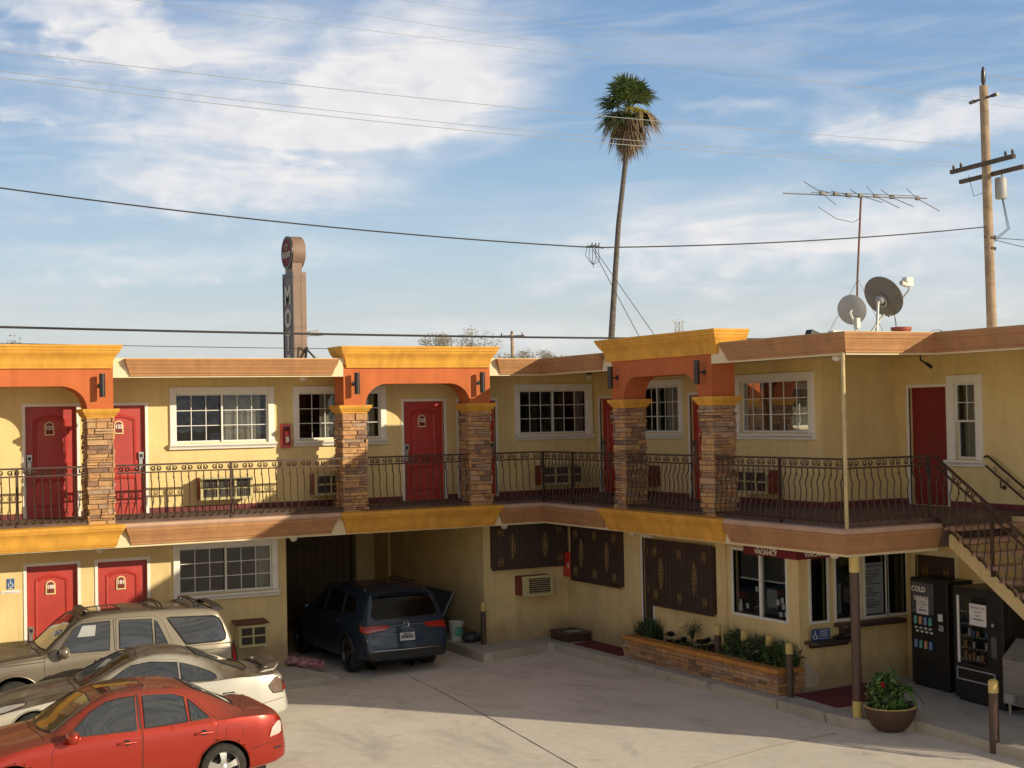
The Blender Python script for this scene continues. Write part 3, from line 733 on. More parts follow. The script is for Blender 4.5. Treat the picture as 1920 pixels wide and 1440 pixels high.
def screen(fr, u0, u1, z0, z1, d=.09, cols=3, big=(.3, .72), label=None):
    s = empty('security_screen', parent=motel, **fr)
    mb = MB(); n = int((u1 - u0) / .125); p = (u1 - u0) / n
    for i in range(n):
        x = u0 + i * p; mb.box(x + .006, x + p - .006, -d - .006, -d + .006, z0 + .02, z1 - .02)
    mb.box(u0, u1, -d + .0065, -d + .012, z0 + .01, z1 - .01)
    mb.box(u0 - .02, u1 + .02, -d - .018, -d + .016, z1 - .02, z1 + .012); mb.box(u0 - .02, u1 + .02, -d - .018, -d + .016, z0 - .012, z0 + .02)
    mb.box(u0 - .02, u0, -d - .015, -.0, z0 + .02, z1 - .02); mb.box(u1, u1 + .02, -d - .015, -.0, z0 + .02, z1 - .02)
    mb.build('screen_panel', 'grille', s)
    h = z1 - z0; y = -d - .015
    for i in range(cols):
        x = u0 + (u1 - u0) * (.1 + .8 * i / max(1, cols - 1))
        for zz in (.17, .83): mb = MB(); ornament(mb, x, z0 + h * zz, 1., y, False); mb.build('ornament', 'ornament', s)
    for bx_ in big: mb = MB(); ornament(mb, u0 + (u1 - u0) * bx_, z0 + h * .5, 1.15 * min(1, h / 1.1) + .1, y, True); mb.build('ornament', 'ornament', s)
    mb = MB(); mb.box(u0 + .04, u1 - .04, .02, .12, z0 + .05, z1 - .05); mb.build('covered_window', 'void', s)
    return s
screen(FL(Y_LOW), 9.24, 11.0, 1.66, 2.60, cols=2, big=(.26, .70)); screen(FR(X_LOW), 1.0, 2.93, 1.37, 2.56, big=(.22, .75)); screen(FR(X_LOW), 4.03, 6.09, 1.16, 2.42, big=(.2, .74))
# narrow dark screen door and under-stair screen door
d = empty('screen_door', parent=motel, **FR(X_LOW))
mb = MB(); mb.box(3.64, 4.00, .05, .10, .16, 2.43); ob = mb.build('door_panel', 'grille', d)
for q in ((3.82, 2.15, .9, .035, False), (3.82, 1.5, 1., .035, True)): mb = MB(); ornament(mb, *q); mb.build('ornament', 'ornament', d)
mb = MB()
for a, b, c, e in ((3.59, 3.64, .16, 2.48), (4.0, 4.05, .16, 2.48), (3.64, 4.0, 2.43, 2.48)): mb.box(a, b, -.015, .03, c, e)
mb.build('door_frame', 'white', d)
d = empty('screen_door', parent=motel, **FR(X_LOW2))
mb = MB(); mb.box(8.70, 9.66, .05, .10, .16, 2.33); mb.build('door_panel', 'grille', d)
for q in (8.9, 9.4): mb = MB(); ornament(mb, q, 2.05, 1., .035, False); mb.build('ornament', 'ornament', d)
mb = MB()
for a, b, c, e in ((8.61, 8.70, .16, 2.42), (9.66, 9.75, .16, 2.42), (8.70, 9.66, 2.33, 2.42)): mb.box(a, b, -.02, .03, c, e)
mb.build('door_frame', 'cream', d)

# office windows
def fixed(fr, u0, u1, z0, z1, nm='window', mull=(), t=.045, gl='glass_clear', depth=.10, back=.7):
    w = empty(nm, parent=motel, **fr)
    mb = MB()
    mb.box(u0 - t, u0, -.02, .05, z0 - t, z1 + t); mb.box(u1, u1 + t, -.02, .05, z0 - t, z1 + t); mb.box(u0, u1, -.02, .05, z0 - t, z0); mb.box(u0, u1, -.02, .05, z1, z1 + t)
    for m_ in mull: mb.box(m_ - .03, m_ + .03, -.01, .06, z0, z1)
    mb.build('window_frame', 'alu', w)
    mb = MB(); mb.quad((u0, .03, z0), (u1, .03, z0), (u1, .03, z1), (u0, .03, z1)); mb.build('pane', gl, w)
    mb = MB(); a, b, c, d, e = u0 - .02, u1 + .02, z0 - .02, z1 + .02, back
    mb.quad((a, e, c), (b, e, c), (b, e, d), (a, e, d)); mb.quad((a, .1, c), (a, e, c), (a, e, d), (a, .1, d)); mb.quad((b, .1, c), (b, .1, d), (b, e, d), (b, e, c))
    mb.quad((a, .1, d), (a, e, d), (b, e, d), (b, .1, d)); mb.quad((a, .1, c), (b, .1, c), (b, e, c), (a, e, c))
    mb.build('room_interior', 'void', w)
    return w
ow = fixed(FR(X_LOW), 6.64, 8.14, 1.29, 2.40, mull=(7.42,), back=1.2)
mb = MB()
for i in range(22):
    z = 2.39 - i * .022; zz = z
    mb.quad((6.66, .14, zz), (8.12, .14, zz), (8.12, .158, zz - .014), (6.66, .158, zz - .014))
mb.box(6.66, 8.12, .135, .165, 1.885, 1.91, 1); mb.build('blind', ['blind', 'white'], ow)
# things on the office counter seen through the glass
mb = MB(); mb.box(6.66, 7.40, .4, .75, 1.26, 1.36, 0); mb.box(7.0, 7.32, .45, .75, 1.36, 1.72, 0); mb.box(7.02, 7.30, .44, .45, 1.38, 1.70, 1)
mb.build('office_equipment', ['panelgrey', 'dishlight'], ow)
mb = MB()
for (a, b, c, d) in ((6.70, 6.80, 1.31, 1.45), (6.73, 6.79, 1.44, 1.52), (6.92, 6.99, 1.38, 1.47), (7.2, 7.27, 1.70, 1.79), (7.3, 7.37, 1.70, 1.80), (7.78, 7.86, 1.52, 1.62), (7.90, 7.98, 1.56, 1.66), (7.93, 8.01, 1.46, 1.55), (8.06, 8.12, 1.52, 1.66), (7.85, 7.95, 1.33, 1.41), (8.0, 8.05, 1.34, 1.43), (8.08, 8.13, 1.33, 1.40)): mb.quad((a, .06, c), (b, .062, c), (b, .06, d), (a, .058, d))
mb.build('sticker', 'paper', ow)
fixed(FL(Y_LOWEND), 11.32, 11.66, 1.30, 2.45); sw = fixed(FL(Y_LOWEND), 11.86, 12.36, 1.30, 2.45, back=1.0)
mb = MB(); mb.box(12.16, 12.22, .3, .5, 1.32, 1.85); mb.box(11.9, 12.34, .5, .6, 2.05, 2.2); mb.box(11.88, 11.94, .08, .1, 1.33, 1.55); mb.build('office_equipment', 'dishlight', sw)
fixed(FL(Y_LOWEND), 12.50, 12.96, 1.30, 2.45); fixed(FL(Y_LOWEND), 13.02, 13.43, 1.30, 2.45)
# rate notice behind the third pane
rate = thing('rate_notice', 'tall white rate notice with dark text in the office service window', 'notice', (12.73, Y_LOWEND + .0, 1.32), 0)
mb = MB(); mb.box(-.215, .215, .040, .05, 0, .88); mb.build('notice_board', 'paper', rate)
mb = MB(); mb.text('FLIGHT MOTEL', .068, (0, .037, .82), 0, .001)
rr = random.Random(5); z = .74
mb.text('PAYMENT POLICY', .04, (0, .037, z), 0, .001); z -= .05
for k in range(15):
    if k in (5, 10): z -= .03; continue
    x = -.2
    while x < .12 - (k % 4) * .05:
        l = rr.uniform(.02, .07); mb.box(x, x + l, .0365, .0385, z - .008, z + .008, 1 if k % 3 == 0 else 0); x += l + .012
    z -= .043
mb.build('lettering', ['textdark', 'textred'], rate)
# service counter
mb = MB(); mb.prism([(11.80, -8.47), (11.80, -8.72), (11.84, -8.78), (13.1, -8.78), (13.2, -8.72), (13.2, -8.47)], 1.17, 1.235); mb.prism([(11.9, -8.47), (11.9, -8.62), (12.14, -8.62), (12.14, -8.47)], 1.0, 1.17)
mb.prism([(11.16, -8.47), (11.16, -8.68), (11.22, -8.74), (12.1, -8.74), (12.14, -8.70), (12.14, -8.47)], .93, .985)
mb.prism([(11.25, -8.47), (11.25, -8.55), (12.05, -8.55), (12.05, -8.47)], .86, .93)
mb.build('service_counter', 'wood', motel, bevel=.008)
mb = MB(); mb.box(X_LOW - .045, X_LOW, -6.46, -6.18, .16, Z0); mb.build('pilaster', 'yellow_low', motel)
mb = MB()
pp = [(11.12, .3), (11.2, .2), (11.4, .22), (11.46, .32), (11.40, .44), (11.33, .50), (11.27, .63), (11.2, .66), (11.14, .55)]
mb.add([(x, Y_LOWEND - .003, z) for x, z in pp], [tuple(range(len(pp)))]); mb.build('plaster_patch', 'patch', motel)

# ---------------------------------------------------------------- railings
def baluster_mesh(knuckle, h=.80):
    mb = MB()
    pr = [(0, .80), (0, .70), (.012, .66), (.045, .60), (.052, .56), (.036, .48), (.03, .40), (.042, .30), (.07, .18), (.088, .09), (.082, .03), (.05, -.015), (.0, -.03)]
    mb.tube([(0, -d, z) for d, z in pr], .0108, 5)
    if knuckle: mb.sphere((0, 0, .70), .019, 8, (1, 1, 1.2))
    return mb
def scroll_mesh():
    mb = MB()
    for s in (-1, 1):
        mb.tube([(s * (.062 + (.046 - .030 * t / 22) * math.cos(PI + t * .46)), 0, .062 + (.046 - .030 * t / 22) * math.sin(PI + t * .46) * (1 if s > 0 else 1)) for t in range(23)], .0078, 4)
        mb.tube([(s * .02, 0, .012), (s * .03, 0, .062), (s * .016, 0, .112)], .0075, 4)
    return mb
PROTO = {}
def railing(fr, u0, u1, label, d=1.20, zf=3.12, posts=(), drop=0., sp=.142):
    """straight section; 'drop' lowers the far end for the stairs"""
    r = tag(empty('railing', **fr), label, 'railing', 'wrought iron railings of the upper walkway')
    L = u1 - u0; sl = -drop / L; zz = lambda u: zf + sl * (u - u0)
    for nm, h, t, q in (('handrail', .985, .024, .016), ('middle_rail', .845, .018, .013), ('bottom_rail', .012, .014, .010)):
        mb = MB(); a, b = (u0, -d, zz(u0) + h), (u1, -d, zz(u1) + h)
        vs = []
        for p in (a, b):
            for sx, sz in ((-t, -q), (t, -q), (t, q), (-t, q)): vs.append((p[0], p[1] + sx, p[2] + sz))
        mb.add(vs, [(0, 1, 2, 3), (7, 6, 5, 4), (0, 4, 5, 1), (1, 5, 6, 2), (2, 6, 7, 3), (3, 7, 4, 0)]); mb.build(nm, 'iron', r)
    n = max(1, round(L / sp))
    for i in range(n):
        u = u0 + (i + .5) * L / n; k = 'bk' if i % 2 else 'b'
        if k not in PROTO: PROTO[k] = baluster_mesh(i % 2 == 1).build('baluster', 'iron', r, smooth=50); o = PROTO[k]
        else: o = PROTO[k].copy(); COL.objects.link(o); o.parent = r
        o.location = (u, -d, zz(u) + .04)
    m = max(1, round(L / .285))
    for i in range(m):
        u = u0 + (i + .5) * L / m
        if 's' not in PROTO: PROTO['s'] = scroll_mesh().build('scroll', 'iron', r, smooth=60); o = PROTO['s']
        else: o = PROTO['s'].copy(); COL.objects.link(o); o.parent = r
        o.location = (u, -d, zz(u) + .855); o.rotation_euler = (0, 0, 0)
        if drop: o.rotation_euler = (0, math.atan(-sl), 0)
    for u in posts:
        mb = MB(); mb.box(u - .022, u + .022, -d - .022, -d + .022, zz(u) - .06, zz(u) + .99); mb.build('post', 'iron', r)
    return r
# the walkway edges: left wing edge is y=-1.2 (d=1.2 from y=0); right wing edge x=10.24
XR0 = FR(10.24 + 1.20)
railing(FL(0), -1.38, .84, 'railing section with its end against the leftmost stone column', posts=(-.35,))
railing(FL(0), 1.38, 5.73, 'longest railing section, fully sunlit, in front of the wide window and two air conditioners', posts=(3.52,))
railing(FL(0), 6.30, 8.48, 'railing section under the sunlit arch, crossing in front of door 123')
railing(FL(0), 9.04, 10.24, 'short railing section between a stone column and the inner corner', posts=(10.22,))
railing(XR0, 1.22, 4.0, 'railing section from the inner corner to the first shaded stone column', posts=(2.4,))
railing(XR0, 4.47, 6.86, 'railing section under the shaded arch')
railing(XR0, 7.34, 10.72, 'railing section between the last stone column and the pale corner post', posts=(9.1, 10.69))
railing(FL(-10.68 + 1.20 + .0), 10.28, 11.96, 'railing section from the pale corner post to the stair head', d=1.20, posts=(11.95,))

# ---------------------------------------------------------------- staircase
st = thing('staircase', 'open-riser outdoor staircase with tan treads, yellow stringer and iron handrail', 'staircase', (12.0, -10.9, 0))
run, rise, nst = .28, .183, 16
mb = MB(); mb2 = []
for i in range(nst):
    y = -.02 - i * run; z = 3.12 - .03 - i * rise - .09
    t = MB(); t.box(.0, 1.86, y - run - .03, y, z - .05, z + .012, 0)
    t.box(.0, 1.86, y - run - .032, y - run - .03, z - .05, z + .012, 0)
    t.build('tread', 'tread', st, bevel=.006)
mb = MB(); k = rise / run
for x0 in (.12, 1.6):
    y0, y1 = .1, -nst * run - .1; f = lambda y: 3.0 + k * y
    mb.add([(x0, y0, f(y0) - .02), (x0 + .07, y0, f(y0) - .02), (x0 + .07, y1, f(y1) - .06), (x0, y1, f(y1) - .06), (x0, y0, f(y0) - .32), (x0 + .07, y0, f(y0) - .32), (x0 + .07, y1, f(y1) - .34), (x0, y1, f(y1) - .34)],
           [(0, 1, 2, 3), (4, 7, 6, 5), (0, 4, 5, 1), (1, 5, 6, 2), (2, 6, 7, 3), (3, 7, 4, 0)])
mb.build('stringer', 'yellow_low', st)
rl = railing(FR(12.02 + 1.2), 10.74, 15.3, 'sloping stair railing descending toward the vending machines', posts=(11.9, 13.1, 14.6), drop=(15.3 - 10.74) * k)
rl['group'] = 'stair handrails'
wr = thing('wall_handrail', 'short dark handrail fixed to the wall beside the staircase', 'handrail', (X_UP2, -10.0, 0), -PI / 2, 'stair handrails')
mb = MB()
mb.tube([(0, -.10, 4.02), (.06, -.10, 4.04), (.12, -.10, 4.01), (4.6, -.10, 4.02 - 4.5 * k)], .020, 6); mb.tube([(.02, -.10, 3.88), (4.6, -.10, 3.88 - 4.5 * k)], .018, 6)
mb.build('rail', 'iron', wr)
mb = MB()
for i in range(16):
    u = .2 + i * .27; z = 3.97 - u * k
    mb.tube([(u, -.10, z - .02), (u + .03, -.10, z + .03), (u + .07, -.10, z - .01), (u + .05, -.10, z - .06), (u + .01, -.1, z - .04)], .006, 4)
mb.build('scroll', 'iron', wr)
mb = MB()
for u in (.34, 1.9, 3.4): mb.tube([(u, .0, 3.74 - u * k), (u, -.09, 3.74 - u * k), (u, -.10, 3.86 - u * k)], .015, 6); mb.sphere((u, -.01, 3.74 - u * k), .04, 8)
mb.build('bracket', 'iron', wr)
# dark edge skirting of the stair landing
mb = MB(); mb.box(12.03, 13.9, -10.93, -10.9, 2.86, 3.12); mb.build('landing_edge', 'deck', motel)

# posts at the outer corner
p = thing('porch_post', 'slim pale yellow metal post rising from the walkway corner to the roof', 'post', (10.17, -10.79, 0), 0, 'porch corner posts')
mb = MB(); mb.tube([(0, 0, 3.0), (0, 0, 5.74)], .031, 14); mb.build('shaft', 'pale_post', p, smooth=40)
mb = MB(); mb.tube([(0, 0, 5.60), (0, 0, 5.735)], .034, 14); mb.build('top_sleeve', 'pale_post', p, smooth=40)
p = thing('porch_post', 'thick brown round post with yellow bands under the walkway corner', 'post', (10.42, -10.64, .16), 0, 'porch corner posts')
mb = MB(); mb.tube([(0, 0, .25), (0, 0, 2.22)], .075, 18); mb.build('shaft', 'postbrown', p, smooth=40)
mb = MB(); mb.tube([(0, 0, 0), (0, 0, .252)], .077, 18); mb.build('band', 'postyellow', p, smooth=40)
mb = MB(); mb.tube([(0, 0, 2.215), (0, 0, 2.52)], .077, 18); mb.build('band', 'postyellow', p, smooth=40)

# ---------------------------------------------------------------- air conditioners
def make_ac(w, h, dep, cols, rows, redbox=True, slats=False):
    t = thing('air_conditioner', 'x', 'air conditioner', (0, 0, 0), 0, 'through-wall air conditioners')
    mb = MB(); mb.box(-w / 2, w / 2, -dep, .05, 0, h); mb.build('housing', 'acred' if redbox else 'acyellow', t, bevel=.012)
    mb = MB(); f = .04; y0 = -dep - .03
    mb.box(-w / 2 - .01, w / 2 + .01, y0, -dep, h - f, h + .01); mb.box(-w / 2 - .01, w / 2 + .01, y0, -dep, -.01, f)
    mb.box(-w / 2 - .01, -w / 2 + f, y0, -dep, f, h - f); mb.box(w / 2 - f, w / 2 + .01, y0, -dep, f, h - f)
    for i in range(1, cols): x = -w / 2 + w * i / cols; mb.box(x - .018, x + .018, y0 + .002, -dep, f, h - f)
    for i in range(1, rows): z = h * i / rows; mb.box(-w / 2 + f, w / 2 - f, y0 + .004, -dep + .002, z - .014, z + .014)
    mb.build('front_frame', 'acyellow', t)
    mb = MB(); n = 22
    for i in range(n):
        x = -w / 2 + f + (w - 2 * f) * (i + .5) / n; mb.box(x - .006, x + .006, -dep - .012, -dep - .002, f, h - f)
    mb.box(-w / 2 + f, w / 2 - f, -dep - .0015, -dep - .0005, f, h - f); mb.build('louvre', 'acdark', t)
    if slats:
        mb = MB(); mb.box(-w / 2 + f, -w / 2 + .15, -dep - .016, -dep - .001, f, h - f)
        for i in range(7): mb.box(-w / 2 + .17, w / 2 - f, -dep - .020, -dep - .012, f + .045 * i + .01, f + .045 * i + .02)
        mb.build('grille_panel', 'acyellow', t)
    return t
def put(t, fr, u, z, d=0.): t.location = W(fr, u, d, z); t.rotation_euler = (0, 0, fr['rotz']); return t
A = make_ac(1.02, .42, .30, 3, 2)
put(A, FL(0), 3.70, 3.37); A['label'] = 'sunlit air conditioner with pale yellow frame under the widest upper window'
for fr, u, lab in ((FL(0), 6.02, 'air conditioner half hidden behind the sunlit stone column beside the arch'), (FL(0), 11.18, 'shaded air conditioner under the window nearest the inner corner'),
                   (FR(X_UP), 2.12, 'shaded air conditioner behind the railing under the shaded arch'), (FR(X_UP), 6.12, 'shaded air conditioner with red side under the mirror-like reflective window')):
    put(dup(A, label=lab), fr, u, 3.36)
B = make_ac(.56, .40, .26, 2, 2, False); put(B, FL(Y_LL), 4.12, .51); B['label'] = 'small ground-floor air conditioner just behind the gold estate vehicle'
mb = MB(); mb.add([(-.36, -.30, .43), (.33, -.30, .43), (.30, .0, .50), (-.36, .0, .50)], [(0, 1, 2, 3)]); mb.add([(-.36, -.30, .425), (.33, -.30, .425), (.30, .0, .495), (-.36, .0, .495)], [(3, 2, 1, 0)]); mb.build('rain_hood', 'hood_rust', B)
Cc = make_ac(.70, .40, .34, 1, 1, True, True); put(Cc, FL(Y_LOW), 10.14, 1.10); Cc['label'] = 'ground-floor air conditioner with red box under the brown ornamented screen'

# ---------------------------------------------------------------- lamps
def make_sconce():
    t = thing('wall_lamp', 'x', 'lamp', (0, 0, 0), 0, 'dark tube wall lamps on the columns')
    mb = MB(); mb.tube([(0, -.16, -.21), (0, -.16, .21)], .052, 16); mb.build('tube', 'bronze', t, smooth=40)
    mb = MB(); mb.tube([(0, -.16, .0), (0, -.01, .0)], .014, 8); mb.tube([(0, -.012, 0), (0, .005, 0)], .05, 14); mb.build('bracket', 'bronze', t, smooth=40)
    return t
S0 = make_sconce()
put(S0, FL(yb + .01), 1.11, 5.56); S0['label'] = 'dark tube lamp on the leftmost orange pier'
for fr, u, lab in ((FL(yb + .01), 6.01, 'dark tube lamp between the wide sunlit window and the sunlit arch'), (FL(yb + .01), 8.74, 'dark tube lamp on the sunlit arch pier nearest the inner corner'),
                   (FR(xb + .01), 4.23, 'dark tube lamp on the shaded arch pier nearest the inner corner'), (FR(xb + .01), 7.10, 'dark tube lamp on the shaded pier next to the reflective window')):
    put(dup(S0, label=lab), fr, u, 5.56)
def make_globe():
    t = thing('globe_light', 'x', 'light', (0, 0, 0), 0, 'white globe lights under the eaves')
    mb = MB(); mb.sphere((0, 0, -.10), .075, 16, (1, 1, .9)); mb.build('globe', 'lamp', t, smooth=60)
    mb = MB(); mb.tube([(0, 0, -.045), (0, 0, .0)], .055, 14); mb.build('base', 'bronze', t, smooth=40)
    return t
G0 = make_globe(); G0.location = (5.05, -1.0, 5.79); G0['label'] = 'white globe light under the roof between the two left windows'
for loc, lab in (((11.85, -.4, 5.79), 'white globe light under the roof in the inner corner of the upper floor'), ((11.4, -5.1, 5.79), 'white globe light under the shaded arch'), ((10.42, -10.35, 5.78), 'white globe light under the roof beside the pale corner post'),
                 ((1.12, -1.0, Z0 + .03), 'white globe light above red doors 100 and 101'), ((4.80, -1.0, Z0 + .03), 'white globe light at the top corner of the dark carport opening'),
                 ((9.38, -1.0, Z0 + .03), 'white globe light at the top of the corner ornamented screen'), ((10.5, -4.2, Z0 + .03), 'white globe light above the ornamented screen beside the red cabinet'), ((10.5, -10.1, Z0 + .03), 'white globe light behind the brown porch post')):
    dup(G0, loc=loc, label=lab)

# ---------------------------------------------------------------- fire cabinets, signs
t = thing('fire_extinguisher_cabinet', 'red cabinet with fire extinguisher visible, beside the upper windows', 'fire cabinet', (5.0, 0, 4.32))
mb = MB(); mb.box(-.10, .10, -.10, 0, 0, .48, 0); mb.build('cabinet', 'fired', t, bevel=.012)
mb = MB(); mb.box(-.075, .075, -.108, -.1005, .05, .43); mb.build('door_panel', 'acred', t)
mb = MB(); mb.tube([(0, -.125, .08), (0, -.125, .30)], .045, 12, 0); mb.sphere((0, -.125, .30), .045, 12, mat=0); mb.tube([(0, -.125, .33), (0, -.125, .38), (.05, -.125, .39)], .014, 6, 1); mb.box(-.03, .03, -.172, -.165, .12, .22, 2)
mb.build('extinguisher', ['fired', 'black', 'paper'], t, smooth=40)
t = thing('fire_cabinet', 'flat red cabinet with small handle on the ground-floor inner corner wall', 'fire cabinet', (X_LOW, -.80, 1.42), -PI / 2)
mb = MB(); mb.box(-.13, .15, -.12, 0, 0, .52); mb.build('cabinet', 'fired', t, bevel=.01); mb = MB(); mb.box(.08, .11, -.13, -.12, .2, .3); mb.build('handle', 'paper', t)
t = thing('wheelchair_sign', 'small blue wheelchair-access sign on sunlit wall by door 100', 'sign', (-.33, Y_LL, 2.0))
mb = MB(); mb.box(-.065, .065, -.012, 0, -.095, .095); mb.build('sign_plate', 'bluesign', t)
def chair_symbol(mb, s, cx, cz, y):
    mb.tube([(cx + s * (-.01 + .30 * math.cos(a)), y, cz + s * (-.16 + .30 * math.sin(a))) for a in [math.radians(q) for q in range(130, 380, 16)]], .045 * s, 6)
    mb.tube([(cx - .05 * s, y, cz + .36 * s), (cx - .02 * s, y, cz - .02 * s), (cx + .2 * s, y, cz - .02 * s), (cx + .33 * s, y, cz - .36 * s), (cx + .42 * s, y, cz - .34 * s)], .05 * s, 6)
    mb.tube([(cx - .03 * s, y, cz + .17 * s), (cx + .17 * s, y, cz + .17 * s)], .04 * s, 6); mb.sphere((cx - .05 * s, y, cz + .50 * s), .085 * s, 8)
mb = MB(); chair_symbol(mb, .13, 0, .005, -.014); mb.box(-.04, .04, -.015, -.012, -.085, -.075); mb.build('lettering', 'textwhite', t)
t = thing('wall_notice', 'thin white notice strip below the blue wheelchair sign', 'notice', (-.33, Y_LL, 1.85)); mb = MB(); mb.box(-.16, .16, -.012, 0, -.018, .03); mb.build('strip', 'paper', t); mb = MB(); mb.box(-.13, .12, -.0135, -.012, -.003, .003); mb.build('lettering', 'textdark', t)
t = thing('accessibility_sign', 'blue wheelchair-access sign with white text standing on the lower office shelf', 'sign', (11.46, Y_LOWEND - .10, .99))
mb = MB(); mb.box(-.22, .16, -.012, 0, 0, .19); mb.build('sign_plate', 'bluesign', t)
mb = MB(); chair_symbol(mb, .13, -.15, .09, -.014); mb.text('PARKING', .038, (.03, -.013, .155), 0, .001); mb.text('ACCESSIBLE', .030, (.03, -.013, .115), 0, .001); mb.text('ENTRANCE', .034, (.03, -.013, .075), 0, .001); mb.box(-.08, .13, -.0135, -.012, .03, .036)
mb.build('lettering', 'textwhite', t)
t = thing('pen_tray', 'small dark tray on the lower office shelf beside the blue sign', 'tray', (11.80, Y_LOWEND - .10, .985)); mb = MB(); mb.prism([(-.11, 0), (.11, 0), (.09, .07), (-.05, .05)], -.05, .03, 'y'); mb.build('tray', 'darkmetal', t)
# maroon fabric office sign wrapped round the office corner
t = thing('office_sign', 'maroon awning sign with white lettering wrapped round the office corner', 'sign', (X_LOW - .2, Y_LOWEND - .2, 0))
mb = MB(); ex, ey = 10.93, -8.60
mb.box(ex, X_LOW - .02, ey, -7.13, 2.37, 2.655); mb.box(X_LOW - .02, 11.85, ey, Y_LOWEND - .02, 2.37, 2.655)
ox, oy = t.location.x, t.location.y
mb.v = [(p[0] - ox, p[1] - oy, p[2]) for p in mb.v]; mb.build('sign_box', 'maroon', t)
mb = MB(); mb.text('OFFICE', .165, (0, 0, 2.545), 0, .004, 1.1, bold=.004); mb.text('VACANCY', .115, (0, 0, 2.435), 0, .004, 1.15, bold=.003)
o = mb.build('lettering', 'textwhite', t, loc=(ex - .006 - ox, -7.78 - oy, 0), rotz=-PI / 2)
mb = MB(); mb.text('WELCOME', .155, (0, 0, 2.55), 0, .004, 1.15, bold=.003); mb.text('VACANCY', .105, (0, 0, 2.44), 0, .004, 1.2, bold=.003)
mb.build('lettering', 'textwhite', t, loc=(11.40 - ox, ey - .006 - oy, 0))

# ---------------------------------------------------------------- planter with bollards and plants
t = thing('stone_planter', 'long low stone-clad planter with orange coping in front of the office', 'planter', (10.95, -6.2, .16))
mb = MB(); rng = random.Random(11)
stone_block(mb, -.45, -.25, -2.38, 2.40, 0, .34, rng, (.05, .085), (.16, .42), .022); stone_block(mb, -.25, .10, -2.38, -2.2, 0, .34, rng, (.05, .085), (.16, .3), .02); stone_block(mb, -.25, .10, 2.22, 2.40, 0, .34, rng, (.05, .085), (.16, .3), .02)
mb.build('stone_wall', 'stone', t, tint=True)
mb = MB()
for i in range(5):
    a, b = -2.42 + i * .968, -2.42 + (i + 1) * .968 - .006; mb.prism([(-.49, .34), (-.50, .38), (-.47, .42), (-.25, .42), (-.22, .40), (-.22, .34)], a, b, 'y') if 0 else mb.add([(x, y, z) for y in (a, b) for x, z in ((-.49, .34), (-.505, .375), (-.48, .425), (-.25, .425), (-.22, .40), (-.22, .34))], [(5, 4, 3, 2, 1, 0), (6, 7, 8, 9, 10, 11)] + [(i2, (i2 + 1) % 6, 6 + (i2 + 1) % 6, 6 + i2) for i2 in range(6)])
for y in (-2.42, 2.18): mb.box(-.215, .10, y + .002, y + .238, .342, .42)
mb.build('coping', 'gold_coping', t, bevel=.012)
mb = MB(); mb.box(-.25, .10, -2.2, 2.22, .0, .30); mb.build('soil', 'soil', t)

def bollard(loc, h, label, r=.062):
    b = thing('bollard', label, 'bollard', loc, 0, 'brown steel bollards with yellow tops')
    mb = MB(); mb.tube([(0, 0, 0), (0, 0, h - .17)], r, 18); mb.build('shaft', 'postbrown', b, smooth=40)
    mb = MB(); mb.lathe([(0, h + .02), (r * .6, h + .012), (r + .001, h - .012), (r + .002, h - .172), (r, h - .173)], n=18); mb.build('cap', 'postyellow', b, smooth=40)
bollard((10.60, -8.78, .16), .88, 'bollard at the outer end corner of the stone planter')
bollard((10.83, -7.95, .45), .60, 'bollard in the planter closest to its end corner'); bollard((10.83, -7.25, .45), .60, 'bollard in the middle of the row of planter bollards'); bollard((10.83, -6.45, .45), .60, 'bollard in the planter farthest from its end corner')
bollard((8.93, -.85, .16), .86, 'shaded bollard at the corner of the carport wall', .055); bollard((10.90, -12.95, .0), 1.02, 'sunlit bollard beside the steel ice machine', .068)

def blades(mb, c, n, h, spread, wd, rng, bend=.35, mats=(0,), base=.03):
    for _ in range(n):
        a = rng.uniform(0, 2 * PI); sp = spread * rng.random() ** .6; hh = h * rng.uniform(.55, 1.05); b0 = base * rng.uniform(.2, 1)
        bx, by = c[0] + math.cos(a) * b0, c[1] + math.sin(a) * b0; ca, sa = math.cos(a), math.sin(a); w = wd * rng.uniform(.7, 1.2)
        pts = []
        for i in range(4):
            t = i / 3; r = sp * (t ** 1.6); z = hh * (t - bend * t * t * sp / max(.05, h))
            pts.append((bx + ca * r, by + sa * r, c[2] + z, w * (1 - t) ** .7))
        vs = []
        for (x, y, z, ww) in pts: vs += [(x - sa * ww, y + ca * ww, z), (x + sa * ww, y - ca * ww, z)]
        mb.add(vs, [(0, 1, 3, 2), (2, 3, 5, 4), (4, 5, 7, 6)], rng.choice(mats))
def leafy(mb, c, r, n, size, rng, sq=1., mats=(0,)):
    for _ in range(n):
        d = Vector((rng.gauss(0, 1), rng.gauss(0, 1), rng.gauss(0, 1))).normalized() * r * rng.random() ** .4; d.z *= sq
        p = Vector(c) + d; u = Vector((rng.gauss(0, 1), rng.gauss(0, 1), rng.gauss(0, .6))).normalized(); v = u.cross(Vector((rng.gauss(0, 1), rng.gauss(0, 1), rng.gauss(0, 1)))).normalized()
        s = size * rng.uniform(.6, 1.3)
        mb.add([p - u * s, p + v * s * .35, p + u * s, p - v * s * .35], [(0, 1, 2, 3)], rng.choice(mats))
